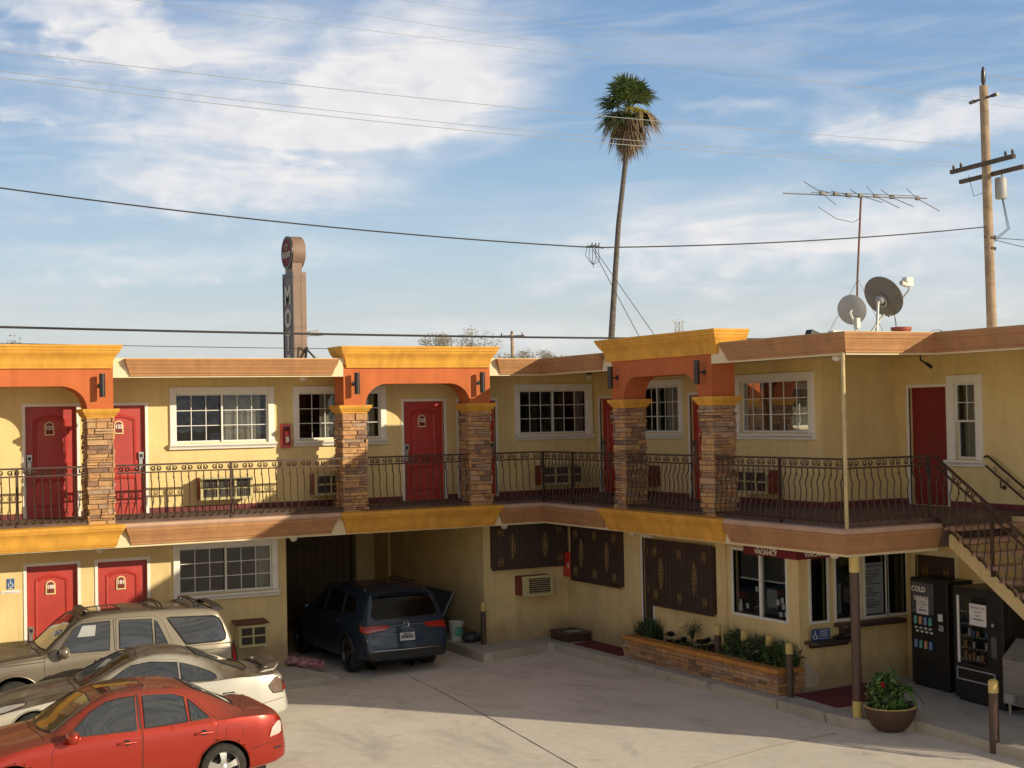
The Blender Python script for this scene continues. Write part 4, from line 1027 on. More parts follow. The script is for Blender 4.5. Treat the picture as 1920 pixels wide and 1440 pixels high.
def rosette(mb, c, r, n, rng, up=.6, mat=0):
    for k in range(n):
        ring = k / n; a = k * 2.4; rr = r * (.35 + .65 * ring); z = r * up * (1 - ring)
        ca, sa = math.cos(a), math.sin(a); w = r * .24
        mb.add([(c[0], c[1], c[2]), (c[0] + ca * rr * .6 - sa * w, c[1] + sa * rr * .6 + ca * w, c[2] + z * .9 + r * .12), (c[0] + ca * rr, c[1] + sa * rr, c[2] + z + r * .16), (c[0] + ca * rr * .6 + sa * w, c[1] + sa * rr * .6 - ca * w, c[2] + z * .9 + r * .12)], [(0, 1, 2, 3)], mat)
def plant(name, label, loc, fn, mats, cat='plant', group='plants in the stone planter', seed=1):
    t = thing(name, label, cat, loc, 0, group); mb = MB(); fn(mb, random.Random(seed))
    if 'bowl' in group: mb.v = [(x * .80, y * .80, z * .9) for x, y, z in mb.v]
    mb.build('foliage', mats, t); return t
def bushy(h, r, n=420):
    def f(mb, rng):
        for _ in range(9): blades(mb, (rng.uniform(-r, r) * .6, rng.uniform(-r, r) * .8, 0), n // 9, h * 1.1, r * .7, .009, rng, .3, (0, 0, 1), .05)
        leafy(mb, (0, 0, h * .45), r * 1.05, n, .045, rng, .8, (0, 0, 1))
    return f
def twig(h, r):
    def f(mb, rng):
        mb.tube([(0, 0, 0), (.01, .01, h * .55)], .008, 5, 1); blades(mb, (0, 0, h * .4), 120, h * .65, r, .004, rng, .5, (0, 1), .02); leafy(mb, (0, 0, h * .72), r * .75, 190, .022, rng, .8, (0,))
    return f
plant('shrub', 'dense green shrub at the planter end nearest the dark screen door', (10.88, -4.10, .42), bushy(.52, .30), ['leaf', 'leaf_dark'], seed=2)
plant('shrub', 'airy small tree-like shrub with a bare stem in the planter', (10.90, -5.55, .42), twig(.66, .34), ['leaf', 'leaf_dark'], seed=3)
plant('dark_succulent', 'purple-black leaf rosettes between the two planter shrubs', (10.80, -5.05, .43), lambda mb, rng: [rosette(mb, (rng.uniform(-.1, .1), rng.uniform(-.3, .3), rng.uniform(.05, .26)), .13, 16, rng) for _ in range(9)] + [mb.tube([(0, q * .1, 0), (0, q * .1, .2)], .01, 5) for q in (-2, 0, 2)], ['leaf_dark'], seed=4)
plant('dark_succulent', 'purple-black leaf rosettes beside the bollard farthest from the planter end', (10.84, -6.12, .43), lambda mb, rng: [rosette(mb, (rng.uniform(-.1, .1), rng.uniform(-.25, .25), rng.uniform(.06, .26)), .13, 16, rng) for _ in range(8)], ['leaf_dark'], seed=5)
plant('ornamental_grass', 'wispy green grass clump behind the first two planter bollards', (10.98, -6.85, .42), bushy(.64, .34, 520), ['leaf', 'leaf_dark'], seed=6)
plant('ornamental_grass', 'wispy green grass clump between the second and third planter bollards', (10.95, -7.60, .42), bushy(.62, .36, 520), ['leaf', 'leaf_dark'], seed=7)
plant('ornamental_grass', 'wispy green grass clump filling the planter end behind the corner bollard', (10.92, -8.20, .42), bushy(.58, .36, 560), ['leaf', 'leaf_dark'], seed=8)
plant('ground_cover_plant', 'low dark green ground cover along the middle of the planter', (10.86, -6.5, .42), lambda mb, rng: [leafy(mb, (rng.uniform(-.12, .1), rng.uniform(-1.7, 1.7), .07), .19, 90, .04, rng, .8, (0, 0, 1)) for _ in range(44)], ['leaf', 'leaf_dark'], seed=9)

b = thing('bowl_planter', 'wide brown bowl planter with pale yellow rim at the kerb corner', 'planter', (10.72, -11.03, 0))
mb = MB(); prof = [(0, 0), (.16, 0), (.21, .015), (.28, .08), (.345, .18), (.385, .28), (.395, .36)]
mb.lathe(prof, n=40); mb.build('bowl', 'pot', b, smooth=40)
mb = MB(); mb.lathe([(.395, .36), (.40, .365), (.385, .375), (.35, .375), (.345, .34)], n=40); mb.build('rim', 'postyellow', b, smooth=40)
mb = MB(); mb.lathe([(.35, .345), (.2, .36), (0, .37)], n=24); mb.build('soil', 'soil', b)
def lush(mb, rng):
    for _ in range(16):
        a, r = rng.uniform(0, 6.28), .30 * rng.random() ** .5; rosette(mb, (math.cos(a) * r, math.sin(a) * r, rng.uniform(.12, .48) - r * .3), rng.uniform(.09, .15), 14, rng, .6, rng.choice((0, 0, 1)))
    for _ in range(22):
        a, r = rng.uniform(0, 6.28), .34 * rng.random() ** .5; leafy(mb, (math.cos(a) * r, math.sin(a) * r, rng.uniform(.08, .55) - r * .35), .16, 46, .06, rng, 1., (0, 1, 1, 2))
    for k in range(14): a = k * 2.4; mb.tube([(math.cos(a) * .1, math.sin(a) * .1, 0), (math.cos(a) * .22, math.sin(a) * .22, .38)], .008, 4, 2)
plant('succulent_bush', 'lush mixed green succulents heaped in the brown bowl', (10.72, -11.03, .36), lush, ['leaf_bright', 'leaf_mid', 'leaf_dark'], group='plants in the bowl', seed=12)
def big_leaf(mb, rng):
    for a, l, z in ((.3, .40, .22), (-.5, .44, .10), (2.6, .30, .30), (1.3, .26, .32), (-1.2, .32, .08)):
        ca, sa = math.cos(a), math.sin(a); vs = []
        for i in range(7):
            t = i / 6; w = .075 * math.sin(PI * (.08 + .9 * t)); r = l * t; zz = .26 + z * t - .42 * t * t
            vs += [(ca * r - sa * w, sa * r + ca * w, zz + .02), (ca * r, sa * r, zz), (ca * r + sa * w, sa * r - ca * w, zz + .02)]
        mb.add(vs, [(3 * i, 3 * i + 1, 3 * i + 4, 3 * i + 3) for i in range(6)] + [(3 * i + 1, 3 * i + 2, 3 * i + 5, 3 * i + 4) for i in range(6)], 0)
    mb.tube([(0, 0, 0), (0, 0, .27)], .012, 5, 0)
plant('broad_leaf_plant', 'plant with a few large paddle leaves leaning out of the bowl', (10.90, -11.10, .38), big_leaf, ['leaf_bright'], group='plants in the bowl', seed=13)
plant('rosette_succulent', 'bright green lettuce-like rosette hanging over the bowl rim', (10.63, -11.29, .34), lambda mb, rng: [rosette(mb, (rng.uniform(-.1, .1), rng.uniform(-.05, .05), rng.uniform(0, .05)), .17, 26, rng, .8) for _ in range(4)], ['leaf_bright'], group='plants in the bowl', seed=14)
plant('blue_succulent', 'small blue-grey spiky succulent at the bowl rim', (10.94, -11.24, .36), lambda mb, rng: blades(mb, (0, 0, 0), 60, .14, .13, .009, rng, .2, (0,), .04), ['leaf_blue'], group='plants in the bowl', seed=15)
f = thing('red_flower', 'single red flower on the post side of the bowl planter', 'flower', (10.52, -11.10, .42), 0, 'plants in the bowl')
mb = MB(); mb.tube([(.1, .02, -.05), (.02, 0, .2), (0, 0, .28)], .006, 5); mb.build('stem', 'leaf', f)
mb = MB(); rosette(mb, (0, 0, .25), .075, 12, random.Random(2), .8); rosette(mb, (0, 0, .27), .06, 10, random.Random(3), 1.); mb.build('bloom', 'petal', f)

# ---------------------------------------------------------------- mats, boxes, carport clutter
mb = MB(); mb.prism([(10.46, -1.9), (11.0, -1.72), (11.0, -3.66), (10.46, -3.72)], .1645, .178); tag(mb.build('doormat', 'mat', bevel=.004), 'dark red mat in front of the narrow dark screen door', 'mat', 'dark red mats')
mb = MB(); mb.prism([(10.72, -8.72), (12.5, -8.56), (12.3, -9.3), (10.95, -9.95), (10.62, -9.9)], .1645, .178); tag(mb.build('doormat', 'mat', bevel=.004), 'dark red mat below the office service counter', 'mat', 'dark red mats')
t = thing('flat_box', 'low dark wooden box with papers on top, by the inner corner wall', 'box', (10.74, -1.30, .16), 0)
mb = MB(); mb.box(-.28, .28, -.36, .36, 0, .16); mb.build('body', 'wood', t, bevel=.008); mb = MB(); mb.box(-.30, .30, -.38, .38, .162, .19); mb.build('lid', 'deck', t, bevel=.004)
mb = MB(); mb.quad((-.18, -.3, .196), (.2, -.26, .196), (.16, .02, .196), (-.2, -.04, .196)); mb.build('paper', 'dishlight', t)
t = thing('bucket', 'white plastic bucket with teal label beside the carport wall', 'bucket', (8.72, .02, .16))
mb = MB(); mb.lathe([(0, 0), (.135, 0), (.16, .36), (.168, .37), (.168, .40), (.155, .40), (.13, .05), (0, .05)], n=24); mb.build('pail', 'bucket', t, smooth=40)
mb = MB(); mb.lathe([(.1455, .10), (.159, .30)], n=10, a0=-2.2, a1=-.9); mb.build('label_panel', 'can_a', t, smooth=40)
mb = MB(); mb.tube([(.17 * math.cos(a), .17 * math.sin(a), .36 - .22 * abs(math.sin(a * .5 + .3))) for a in [i * PI / 10 - PI for i in range(11)]], .005, 5); mb.build('handle', 'steel', t)
t = thing('refuse_bag', 'dark plastic bag lying next to the white bucket', 'bag', (8.86, -.42, .16))
mb = MB(); mb.sphere((0, 0, .11), .2, 20, (1.05, .8, .55))
rng = random.Random(4)
mb.v = [(x + .02 * math.sin(z * 40 + x * 30), y + .02 * math.sin(x * 37), max(0, z + .018 * math.sin(x * 45 + y * 30))) for x, y, z in mb.v]; mb.build('bag', 'plasticbag', t, smooth=80)
t = thing('leaning_screen', 'grey framed panel leaning against the carport wall beyond the blue car', 'panel', (8.35, 1.0, .05), 0)
mb = MB(); L = [(0, 0, .05), (.62, 1.5, .75), (.62, 1.5, 0)]
mb.add([(.05, -.35, .0), (.62, -.35, 1.02), (.62, 1.3, 1.02), (.05, 1.3, .0)], [(0, 1, 2, 3)]); mb.build('screen_panel', 'panelgrey', t)
mb = MB()
for a, c in (((.05, -.36, 0), (.62, -.36, 1.03)), ((.62, -.36, 1.03), (.62, 1.3, 1.03)), ((.62, 1.3, 1.03), (.05, 1.3, 0)), ((.05, 1.3, 0), (.05, -.36, 0))): mb.tube([a, c], .022, 4)
mb.build('frame', 'steel', t)
t = thing('blanket_bundle', 'rolled pink patterned blanket lying at the carport entrance', 'blanket', (5.12, -.15, -.03), .35)
mb = MB()
for k, (x, y, z, r, l) in enumerate(((0, .25, .10, .13, .5), (.06, -.12, .11, .14, .42), (-.12, .05, .20, .12, .5), (.12, -.42, .09, .12, .3))):
    pts = [(x + .05 * math.sin(i * 1.3 + k), y + l * (i / 8 - .5), z + .015 * math.sin(i * 2.1 + k)) for i in range(9)]
    mb.tube(pts, [r * (.45 + .55 * math.sin(PI * (i + .6) / 9.2)) * (1 + .1 * math.sin(i * 3 + k)) for i in range(9)], 12)
mb.v = [(x * 1.25 + .03 * math.sin(y * 31 + z * 20), y + .03 * math.sin(x * 37 + z * 25), max(.0, z * .72 + .02 * math.sin(x * 43 + y * 29) + .015 * math.sin(y * 61))) for x, y, z in mb.v]; mb.build('cloth', 'blanket', t, smooth=70)
t = thing('white_sandal', 'small white object on the ground deep in the carport shade', 'litter', (5.05, 1.2, -.12)); mb = MB(); mb.sphere((0, 0, .04), .12, 12, (1.3, .6, .35)); mb.build('shell', 'paper', t, smooth=60)

# ---------------------------------------------------------------- vending machines and ice machine
def sheet(mb, x, z, w, h, y, mats, lines):
    mb.box(x - w / 2, x + w / 2, y - .002, y, z - h / 2, z + h / 2, mats[0])
    for i, s in enumerate(lines): mb.text(s, h * .13, (x, y - .003, z + h * .32 - i * h * .18), mats[1], .0005)
v = thing('vending_machine', 'black cold drinks vending machine standing under the walkway beside the office', 'vending machine', (12.98, -9.50, .16), -PI / 2 - .10, 'vending machines')
w, h, dp = .98, 1.83, .55
mb = MB(); mb.box(-w / 2, w / 2, 0, dp, .04, h); mb.box(-w / 2 + .03, w / 2 - .03, .02, dp - .02, 0, .04); mb.build('cabinet', 'black', v, bevel=.015)
mb = MB(); mb.box(-w / 2 + .05, .14, -.012, 0, 1.24, 1.76, 0); mb.text('COLD', .125, (-.25, -.014, 1.64), 1, .003, 1.1, bold=.004); mb.text('DRINKS', .10, (-.18, -.014, 1.49), 1, .003, 1.1, bold=.003); mb.build('header_panel', ['panelgrey', 'textwhite'], v)
mb = MB(); sheet(mb, -.15, 1.36, .32, .26, -.016, (0, 1), ('NOTICE:', 'EXACT CHANGE', 'ONLY', 'THANK YOU')); mb.box(-.26, -.04, -.0195, -.018, 1.285, 1.297, 1); mb.build('notice', ['paper', 'textdark'], v)
mb = MB()
for i in range(4):
    for z, q in ((1.06, 0), (.66, 1)): mb = MB(); mb.tube([(-.33 + i * .13, -.02, z), (-.33 + i * .13, -.02, z + .13)], .033, 10); mb.build('drink_can', ('can_a', 'can_b', 'can_c')[(i + q * 2) % 3], v, smooth=40)
mb = MB()
for i in range(4):
    for j in range(2): mb.box(-.36 + i * .125 + j * .03, -.31 + i * .125 + j * .03, -.02, 0, .98 - j * .06, 1.01 - j * .06)
mb.build('button', 'paper', v)
mb = MB(); mb.box(.24, .42, -.015, 0, .95, 1.32, 0); mb.box(.27, .39, -.02, -.015, 1.0, 1.10, 1); mb.box(.26, .37, -.018, -.014, 1.16, 1.28, 2); mb.box(.28, .31, -.024, -.02, 1.05, 1.08, 0); mb.build('coin_panel', ['darkmetal', 'dishlight', 'paper'], v)
mb = MB(); mb.box(-.36, .12, -.01, 0, .36, .5, 0); mb.box(-.34, .10, -.012, -.01, .38, .46, 1); mb.build('delivery_slot', ['darkmetal', 'void'], v)
v = thing('vending_machine', 'black glass-front snack vending machine next to the ice machine', 'vending machine', (12.60, -10.98, .16), -PI / 2 - .10, 'vending machines')
w, h = 1.18, 1.83; dp = .8
mb = MB(); f = .0
mb.box(-w / 2, w / 2, .12, dp, .06, h); mb.box(-w / 2, -w / 2 + .09, 0, .12, .06, h); mb.box(w / 2 - .38, w / 2, 0, .12, .06, h); mb.box(-w / 2 + .09, w / 2 - .38, 0, .12, h - .14, h); mb.box(-w / 2 + .09, w / 2 - .38, 0, .12, .06, .62); mb.box(-w / 2 + .04, w / 2 - .04, .05, dp - .05, 0, .06)
mb.build('cabinet', 'black', v, bevel=.012)
x0, x1, z0_, z1_ = -w / 2 + .09, w / 2 - .38, .62, h - .14
mb = MB(); mb.quad((x0, .015, z0_), (x1, .015, z0_), (x1, .015, z1_), (x0, .015, z1_)); mb.build('glass_door', 'glass_clear', v)
mb = MB(); mb.box(x0 + .005, x0 + .05, -.004, .014, z0_, z1_); mb.build('light_strip', 'paper', v)
mb = MB(); rng = random.Random(8)
for r_ in range(5):
    z = .68 + r_ * .19; mb.box(x0 + .05, x1, .03, .118, z - .012, z, 0)
    for i in range(7): mb.box(x0 + .08 + i * .085, x0 + .12 + i * .085, .024, .03, z - .014, z + .012, 1)
    for i in range(6):
        if rng.random() < (.55 if r_ < 3 else .15): mb.box(x0 + .09 + i * .1, x0 + .15 + i * .1, .06, .09, z, z + rng.uniform(.08, .13), rng.choice((2, 3, 4)))
mb.build('snack_shelf', ['darkmetal', 'dishlight', 'can_b', 'bucket', 'can_c'], v)
mb = MB(); sheet(mb, .0, 1.42, .40, .34, .008, (0, 1), ('MACHINE TAKES', 'NO BILLS', 'SORRY', 'THANKS')); mb.box(-.14, .14, .0045, .006, 1.345, 1.357, 1); mb.build('notice', ['paper', 'textdark'], v)
mb = MB()
for a, b, c, d in ((x0 - .02, x1 + .18, .53, .55), (x0 - .02, x1 + .18, .35, .37), (x0 - .02, x0, .37, .53), (x1 + .16, x1 + .18, .37, .53)): mb.box(a, b, -.012, 0, c, d)
mb.build('delivery_slot', 'dishlight', v)
mb = MB(); mb.box(w / 2 - .27, w / 2 - .13, -.012, 0, 1.20, 1.36, 0); mb.box(w / 2 - .25, w / 2 - .20, -.016, -.012, 1.28, 1.33, 1); mb.box(w / 2 - .27, w / 2 - .14, -.015, 0, .8, 1.12, 2); mb.build('coin_panel', ['darkmetal', 'dishlight', 'panelgrey'], v)
v = thing('ice_machine', 'stainless steel ice bin with sloping lid standing on short legs', 'ice machine', (12.40, -12.13, .16), -PI / 2 - .06)
w = .98
mb = MB(); mb.add([(x, y, z) for x in (-w / 2, w / 2) for y, z in ((0, .16), (.8, .16), (.8, 1.12), (.30, 1.12), (.0, .84))], [(4, 3, 2, 1, 0), (5, 6, 7, 8, 9)] + [(i, (i + 1) % 5, 5 + (i + 1) % 5, 5 + i) for i in range(5)]); mb.build('bin', 'steel_dull', v, bevel=.012)
mb = MB(); mb.add([(x, y, z) for x in (-w / 2 + .02, w / 2 - .02) for y, z in ((-.012, .845), (.285, 1.128), (.275, 1.14), (-.022, .855))], [(3, 2, 1, 0), (4, 5, 6, 7), (0, 1, 5, 4), (1, 2, 6, 5), (2, 3, 7, 6), (3, 0, 4, 7)]); mb.build('lid', 'steel_dull', v)
mb = MB(); mb.box(-w / 2 + .04, w / 2 - .04, -.012, 0, .34, .80); mb.box(-.42, -.30, -.03, -.012, .70, .73); mb.build('front_panel', 'steel_dull', v, bevel=.006)
mb = MB(); mb.box(-w / 2 + .03, -w / 2 + .22, -.008, 0, .19, .32, 0); mb.box(-w / 2 + .28, w / 2 - .03, -.008, 0, .19, .32, 1)
for i in range(6): mb.box(-w / 2 + .29, w / 2 - .04, -.012, -.008, .20 + i * .02, .208 + i * .02, 0)
mb.build('vent_panel', ['dishlight', 'darkmetal'], v)
for x in (-w / 2 + .08, w / 2 - .08):
    for y in (.06, .7): mb = MB(); mb.tube([(x, y, 0), (x, y, .16)], .025, 8); mb.build('leg', 'steel', v, smooth=40)

# ---------------------------------------------------------------- roof clutter
def at_roof(name, label, cat, x, y, group=None): return thing(name, label, cat, (x, y, 6.03), 0, group)
DN = Vector((.75, .55, .35)).normalized()
def dish(name, label, c, r, depth, mats, base, DN=Vector((.75, .55, .35)).normalized()):
    t = thing(name, label, 'satellite dish', base, 0, 'satellite dishes on the roof')
    o = Vector(c) - Vector(base); ax = DN; u = ax.cross(Vector((0, 0, 1))).normalized(); v_ = u.cross(ax)
    mb = MB(); k, n = 8, 36; vs = []
    for side in (0, 1):
        for i in range(k + 1):
            rr = r * i / k; zz = depth * (i / k) ** 2 - side * .012
            for j in range(n): a = 2 * PI * j / n; vs.append(o + u * rr * math.cos(a) + v_ * rr * math.sin(a) * 1.08 + ax * zz)
    fs = []
    for side in (0, 1):
        b0 = side * (k + 1) * n
        for i in range(k):
            for j in range(n):
                q = (b0 + i * n + j, b0 + i * n + (j + 1) % n, b0 + (i + 1) * n + (j + 1) % n, b0 + (i + 1) * n + j); fs.append(q if side == 0 else q[::-1])
    for j in range(n): fs.append((k * n + j, k * n + (j + 1) % n, (2 * k + 1) * n + (j + 1) % n, (2 * k + 1) * n + j))
    mb.add(vs, fs); mb.build('reflector', mats, t, smooth=50)
    return t, o, ax, u, v_
t, o, ax, u, v_ = dish('satellite_dish', 'larger dark grey satellite dish with receiver arm on the roof corner', (14.9, -6.4, 7.0), .40, .08, 'dishgrey', (14.55, -6.6, 6.03), Vector((.80, .26, .50)).normalized())
mb = MB(); mb.tube([o - ax * .02, o - ax * .18, (0, 0, .05)], .028, 8); mb.tube([o - ax * .12 - v_ * .3, (-.55, -.2, .02)], .022, 8); mb.box(-.15, .15, -.15, .15, 0, .03); mb.build('mast', 'galv', t)
mb = MB(); mb.tube([o - ax * .03 + Vector((0, 0, -.05)) + u * .1 * math.cos(a) + v_ * .12 * math.sin(a) for a in [i * PI / 6 for i in range(13)]], .02, 6); mb.sphere(o - ax * .06, .09, 10); mb.build('mount', 'dishlight', t, smooth=50)
e = o + ax * .34 + Vector((.75, -.66, 0)) * .34 + Vector((0, 0, .10))
mb = MB(); mb.tube([o - v_ * .42, e - v_ * .12, e], .018, 6); mb.build('receiver_arm', 'galv', t)
mb = MB(); mb.box(e.x - .07, e.x + .09, e.y - .07, e.y + .07, e.z - .04, e.z + .13); mb.tube([e + Vector((-.06, -.02, -.02)), e + Vector((-.2, -.04, .02))], .05, 10); mb.tube([e + Vector((-.03, -.05, .06)), e + Vector((-.12, -.07, .08))], .035, 10); mb.build('receiver', 'bucket', t)
t, o, ax, u, v_ = dish('satellite_dish', 'smaller pale round satellite dish lower on the roof corner', (13.62, -7.0, 6.70), .27, .05, 'dishlight', (13.65, -7.05, 6.03))
mb = MB(); mb.tube([(0, 0, 0), (-.02, -.05, .35), o - ax * .12, o - ax * .02], .024, 8); mb.box(-.12, .12, -.12, .12, 0, .03); mb.box(-.05, .03, -.12, -.02, .33, .52); mb.build('mast', 'bucket', t)
t = at_roof('roof_antenna', 'rusty mast with long horizontal television antenna on the roof', 'antenna', 16.3, -4.0)
mb = MB(); mb.tube([(0, 0, 0), (.08, 0, 1.6), (.24, 0, 3.42)], .022, 6); mb.build('mast', 'rust', t)
mb = MB(); mb.tube([(-1.68, .2, 3.36), (.2, 0, 3.36), (1.9, -.2, 3.38)], .014, 6); mb.tube([(-1.0, .12, 3.40), (.2, 0, 3.42), (1.7, -.18, 3.42)], .009, 5)
for x, l, a in ((-.97, .42, .5), (-.62, .2, .4), (-.3, .2, .35), (.02, .28, -.35), (.42, .4, -.5), (.85, .34, -.55), (1.55, .42, -.5)):
    for s in (-1, 1): mb.tube([(x + .2, -.05 * x, 3.38), (x + .2 + l * .55 * (1 if a < 0 else -.5), .5 * s, 3.38 + s * l * .75)], .008, 4)
    mb.box(x + .15, x + .25, -.03 - .05 * x, .03 - .05 * x, 3.35, 3.42)
mb.build('boom', 'dishgrey', t)
mb = MB(); mb.tube([(-.85, .1, 3.1), (-.4, .05, 2.86), (0, 0, 2.8), (.2, 0, 2.9)], .006, 4); mb.tube([(.10, 0, 1.6), (-.9, .2, 0)], .005, 4); mb.tube([(.10, 0, 1.6), (.75, -.3, 0)], .005, 4); mb.build('guy_wire', 'wire', t)
t = at_roof('floodlight', 'grey roof floodlight tilted down, nearer the gold cornice', 'floodlight', 11.5, -8.5, 'roof floodlights'); mb = MB(); mb.add([(-.14, -.08, .10), (.10, -.08, .02), (.10, .08, .02), (-.14, .08, .10), (-.10, -.08, .20), (.14, -.08, .12), (.14, .08, .12), (-.10, .08, .20)], [(0, 3, 2, 1), (4, 5, 6, 7), (0, 1, 5, 4), (1, 2, 6, 5), (2, 3, 7, 6), (3, 0, 4, 7)]); mb.build('lamp_head', 'darkmetal', t); mb = MB(); mb.tube([(0, 0, -.02), (0, 0, .08)], .02, 6); mb.build('bracket', 'galv', t)
t = at_roof('floodlight', 'pale roof floodlight level, nearer the satellite dishes', 'floodlight', 11.9, -8.6, 'roof floodlights'); mb = MB(); mb.box(-.12, .14, -.07, .07, .06, .18); mb.build('lamp_head', 'bucket', t); mb = MB(); mb.tube([(0, 0, -.02), (0, 0, .08)], .02, 6); mb.build('bracket', 'galv', t)
t = at_roof('roof_bucket', 'terracotta red tub standing on the roof edge', 'tub', 13.9, -8.0); mb = MB(); mb.lathe([(0, 0), (.15, 0), (.17, .24), (.185, .25), (.185, .30), (.165, .30), (.15, .1), (0, .1)], n=20); mb.build('tub', 'terracotta', t, smooth=40)
t = at_roof('cable_coil', 'loose loops of thin cable beside the red tub on the roof', 'cable', 14.5, -8.1); mb = MB()
for k in range(4): mb.tube([(.25 * k * .3 + .2 * math.cos(a), .05 * k + .1 * math.sin(a), .10 + .1 * math.sin(a + k) + .02 * k) for a in [i * PI / 8 for i in range(17)]], .006, 4)
mb.build('loops', 'wire', t)
t = at_roof('loose_cable', 'thin cable drooping off the back of the larger dish', 'cable', 15.0, -6.6); mb = MB(); mb.tube([(0, 0, .8), (.05, 0, .4), (-.05, 0, .1), (.1, 0, .02)], .007, 4); mb.tube([(.1, .1, .7), (.2, .1, .3), (.45, 0, .02)], .006, 4); mb.build('strand', 'wire', t)
t = at_roof('pigeon', 'grey pigeon resting on the roof edge near the inner corner', 'bird', 12.6, 2.0); mb = MB()
mb.tube([(-.17, 0, .11), (-.08, 0, .10), (0, 0, .10), (.08, 0, .12), (.12, 0, .17), (.14, 0, .19)], [.012, .03, .055, .05, .03, .026], 10); mb.sphere((.145, 0, .20), .028, 10); mb.tube([(.165, 0, .20), (.195, 0, .195)], [.008, .002], 5); mb.tube([(0, -.02, .06), (.0, -.02, 0)], .005, 4); mb.tube([(0, .02, .06), (0, .02, 0)], .005, 4)
mb.tube([(-.22, 0, .09), (-.12, 0, .11)], [.02, .035], 6); mb.build('body', 'bird', t, smooth=70)
t = thing('security_camera', 'small black camera bracket under the eave above the plain red door', 'camera', (13.5, -8.9, 5.72)); mb = MB(); mb.tube([(0, 0, .06), (0, 0, -.02), (.06, -.1, -.10)], .018, 6); mb.tube([(.05, -.08, -.08), (.1, -.17, -.16)], .03, 8); mb.build('housing', 'darkmetal', t)

# ---------------------------------------------------------------- cars
def interp(pts, x):
    xs = [p[0] for p in pts]; ys = [p[1] for p in pts]
    xs_, ys_ = np.array(xs, float), np.array(ys, float)
    # monotone cubic (Fritsch-Carlson)
    h = np.diff(xs_); d = np.diff(ys_) / h; m = np.zeros(len(xs_)); m[0] = d[0]; m[-1] = d[-1]
    for i in range(1, len(xs_) - 1): m[i] = 0 if d[i - 1] * d[i] <= 0 else 2 * d[i - 1] * d[i] / (d[i - 1] + d[i])
    x = min(max(x, xs_[0]), xs_[-1]); i = int(min(max(np.searchsorted(xs_, x) - 1, 0), len(h) - 1)); t = (x - xs_[i]) / h[i]
    return float((1 + 2 * t) * (1 - t) ** 2 * ys_[i] + t * (1 - t) ** 2 * h[i] * m[i] + t * t * (3 - 2 * t) * ys_[i + 1] + t * t * (t - 1) * h[i] * m[i + 1])
def catmull(P, sub):
    out = []; n = len(P); P = [np.array(p, float) for p in P]
    for i in range(n - 1):
        p0, p1, p2, p3 = P[max(0, i - 1)], P[i], P[i + 1], P[min(n - 1, i + 2)]
        for k in range(sub):
            t = k / sub; out.append(.5 * (2 * p1 + (p2 - p0) * t + (2 * p0 - 5 * p1 + 4 * p2 - p3) * t * t + (3 * p1 - p0 - 3 * p2 + p3) * t ** 3))
    out.append(P[-1]); return out

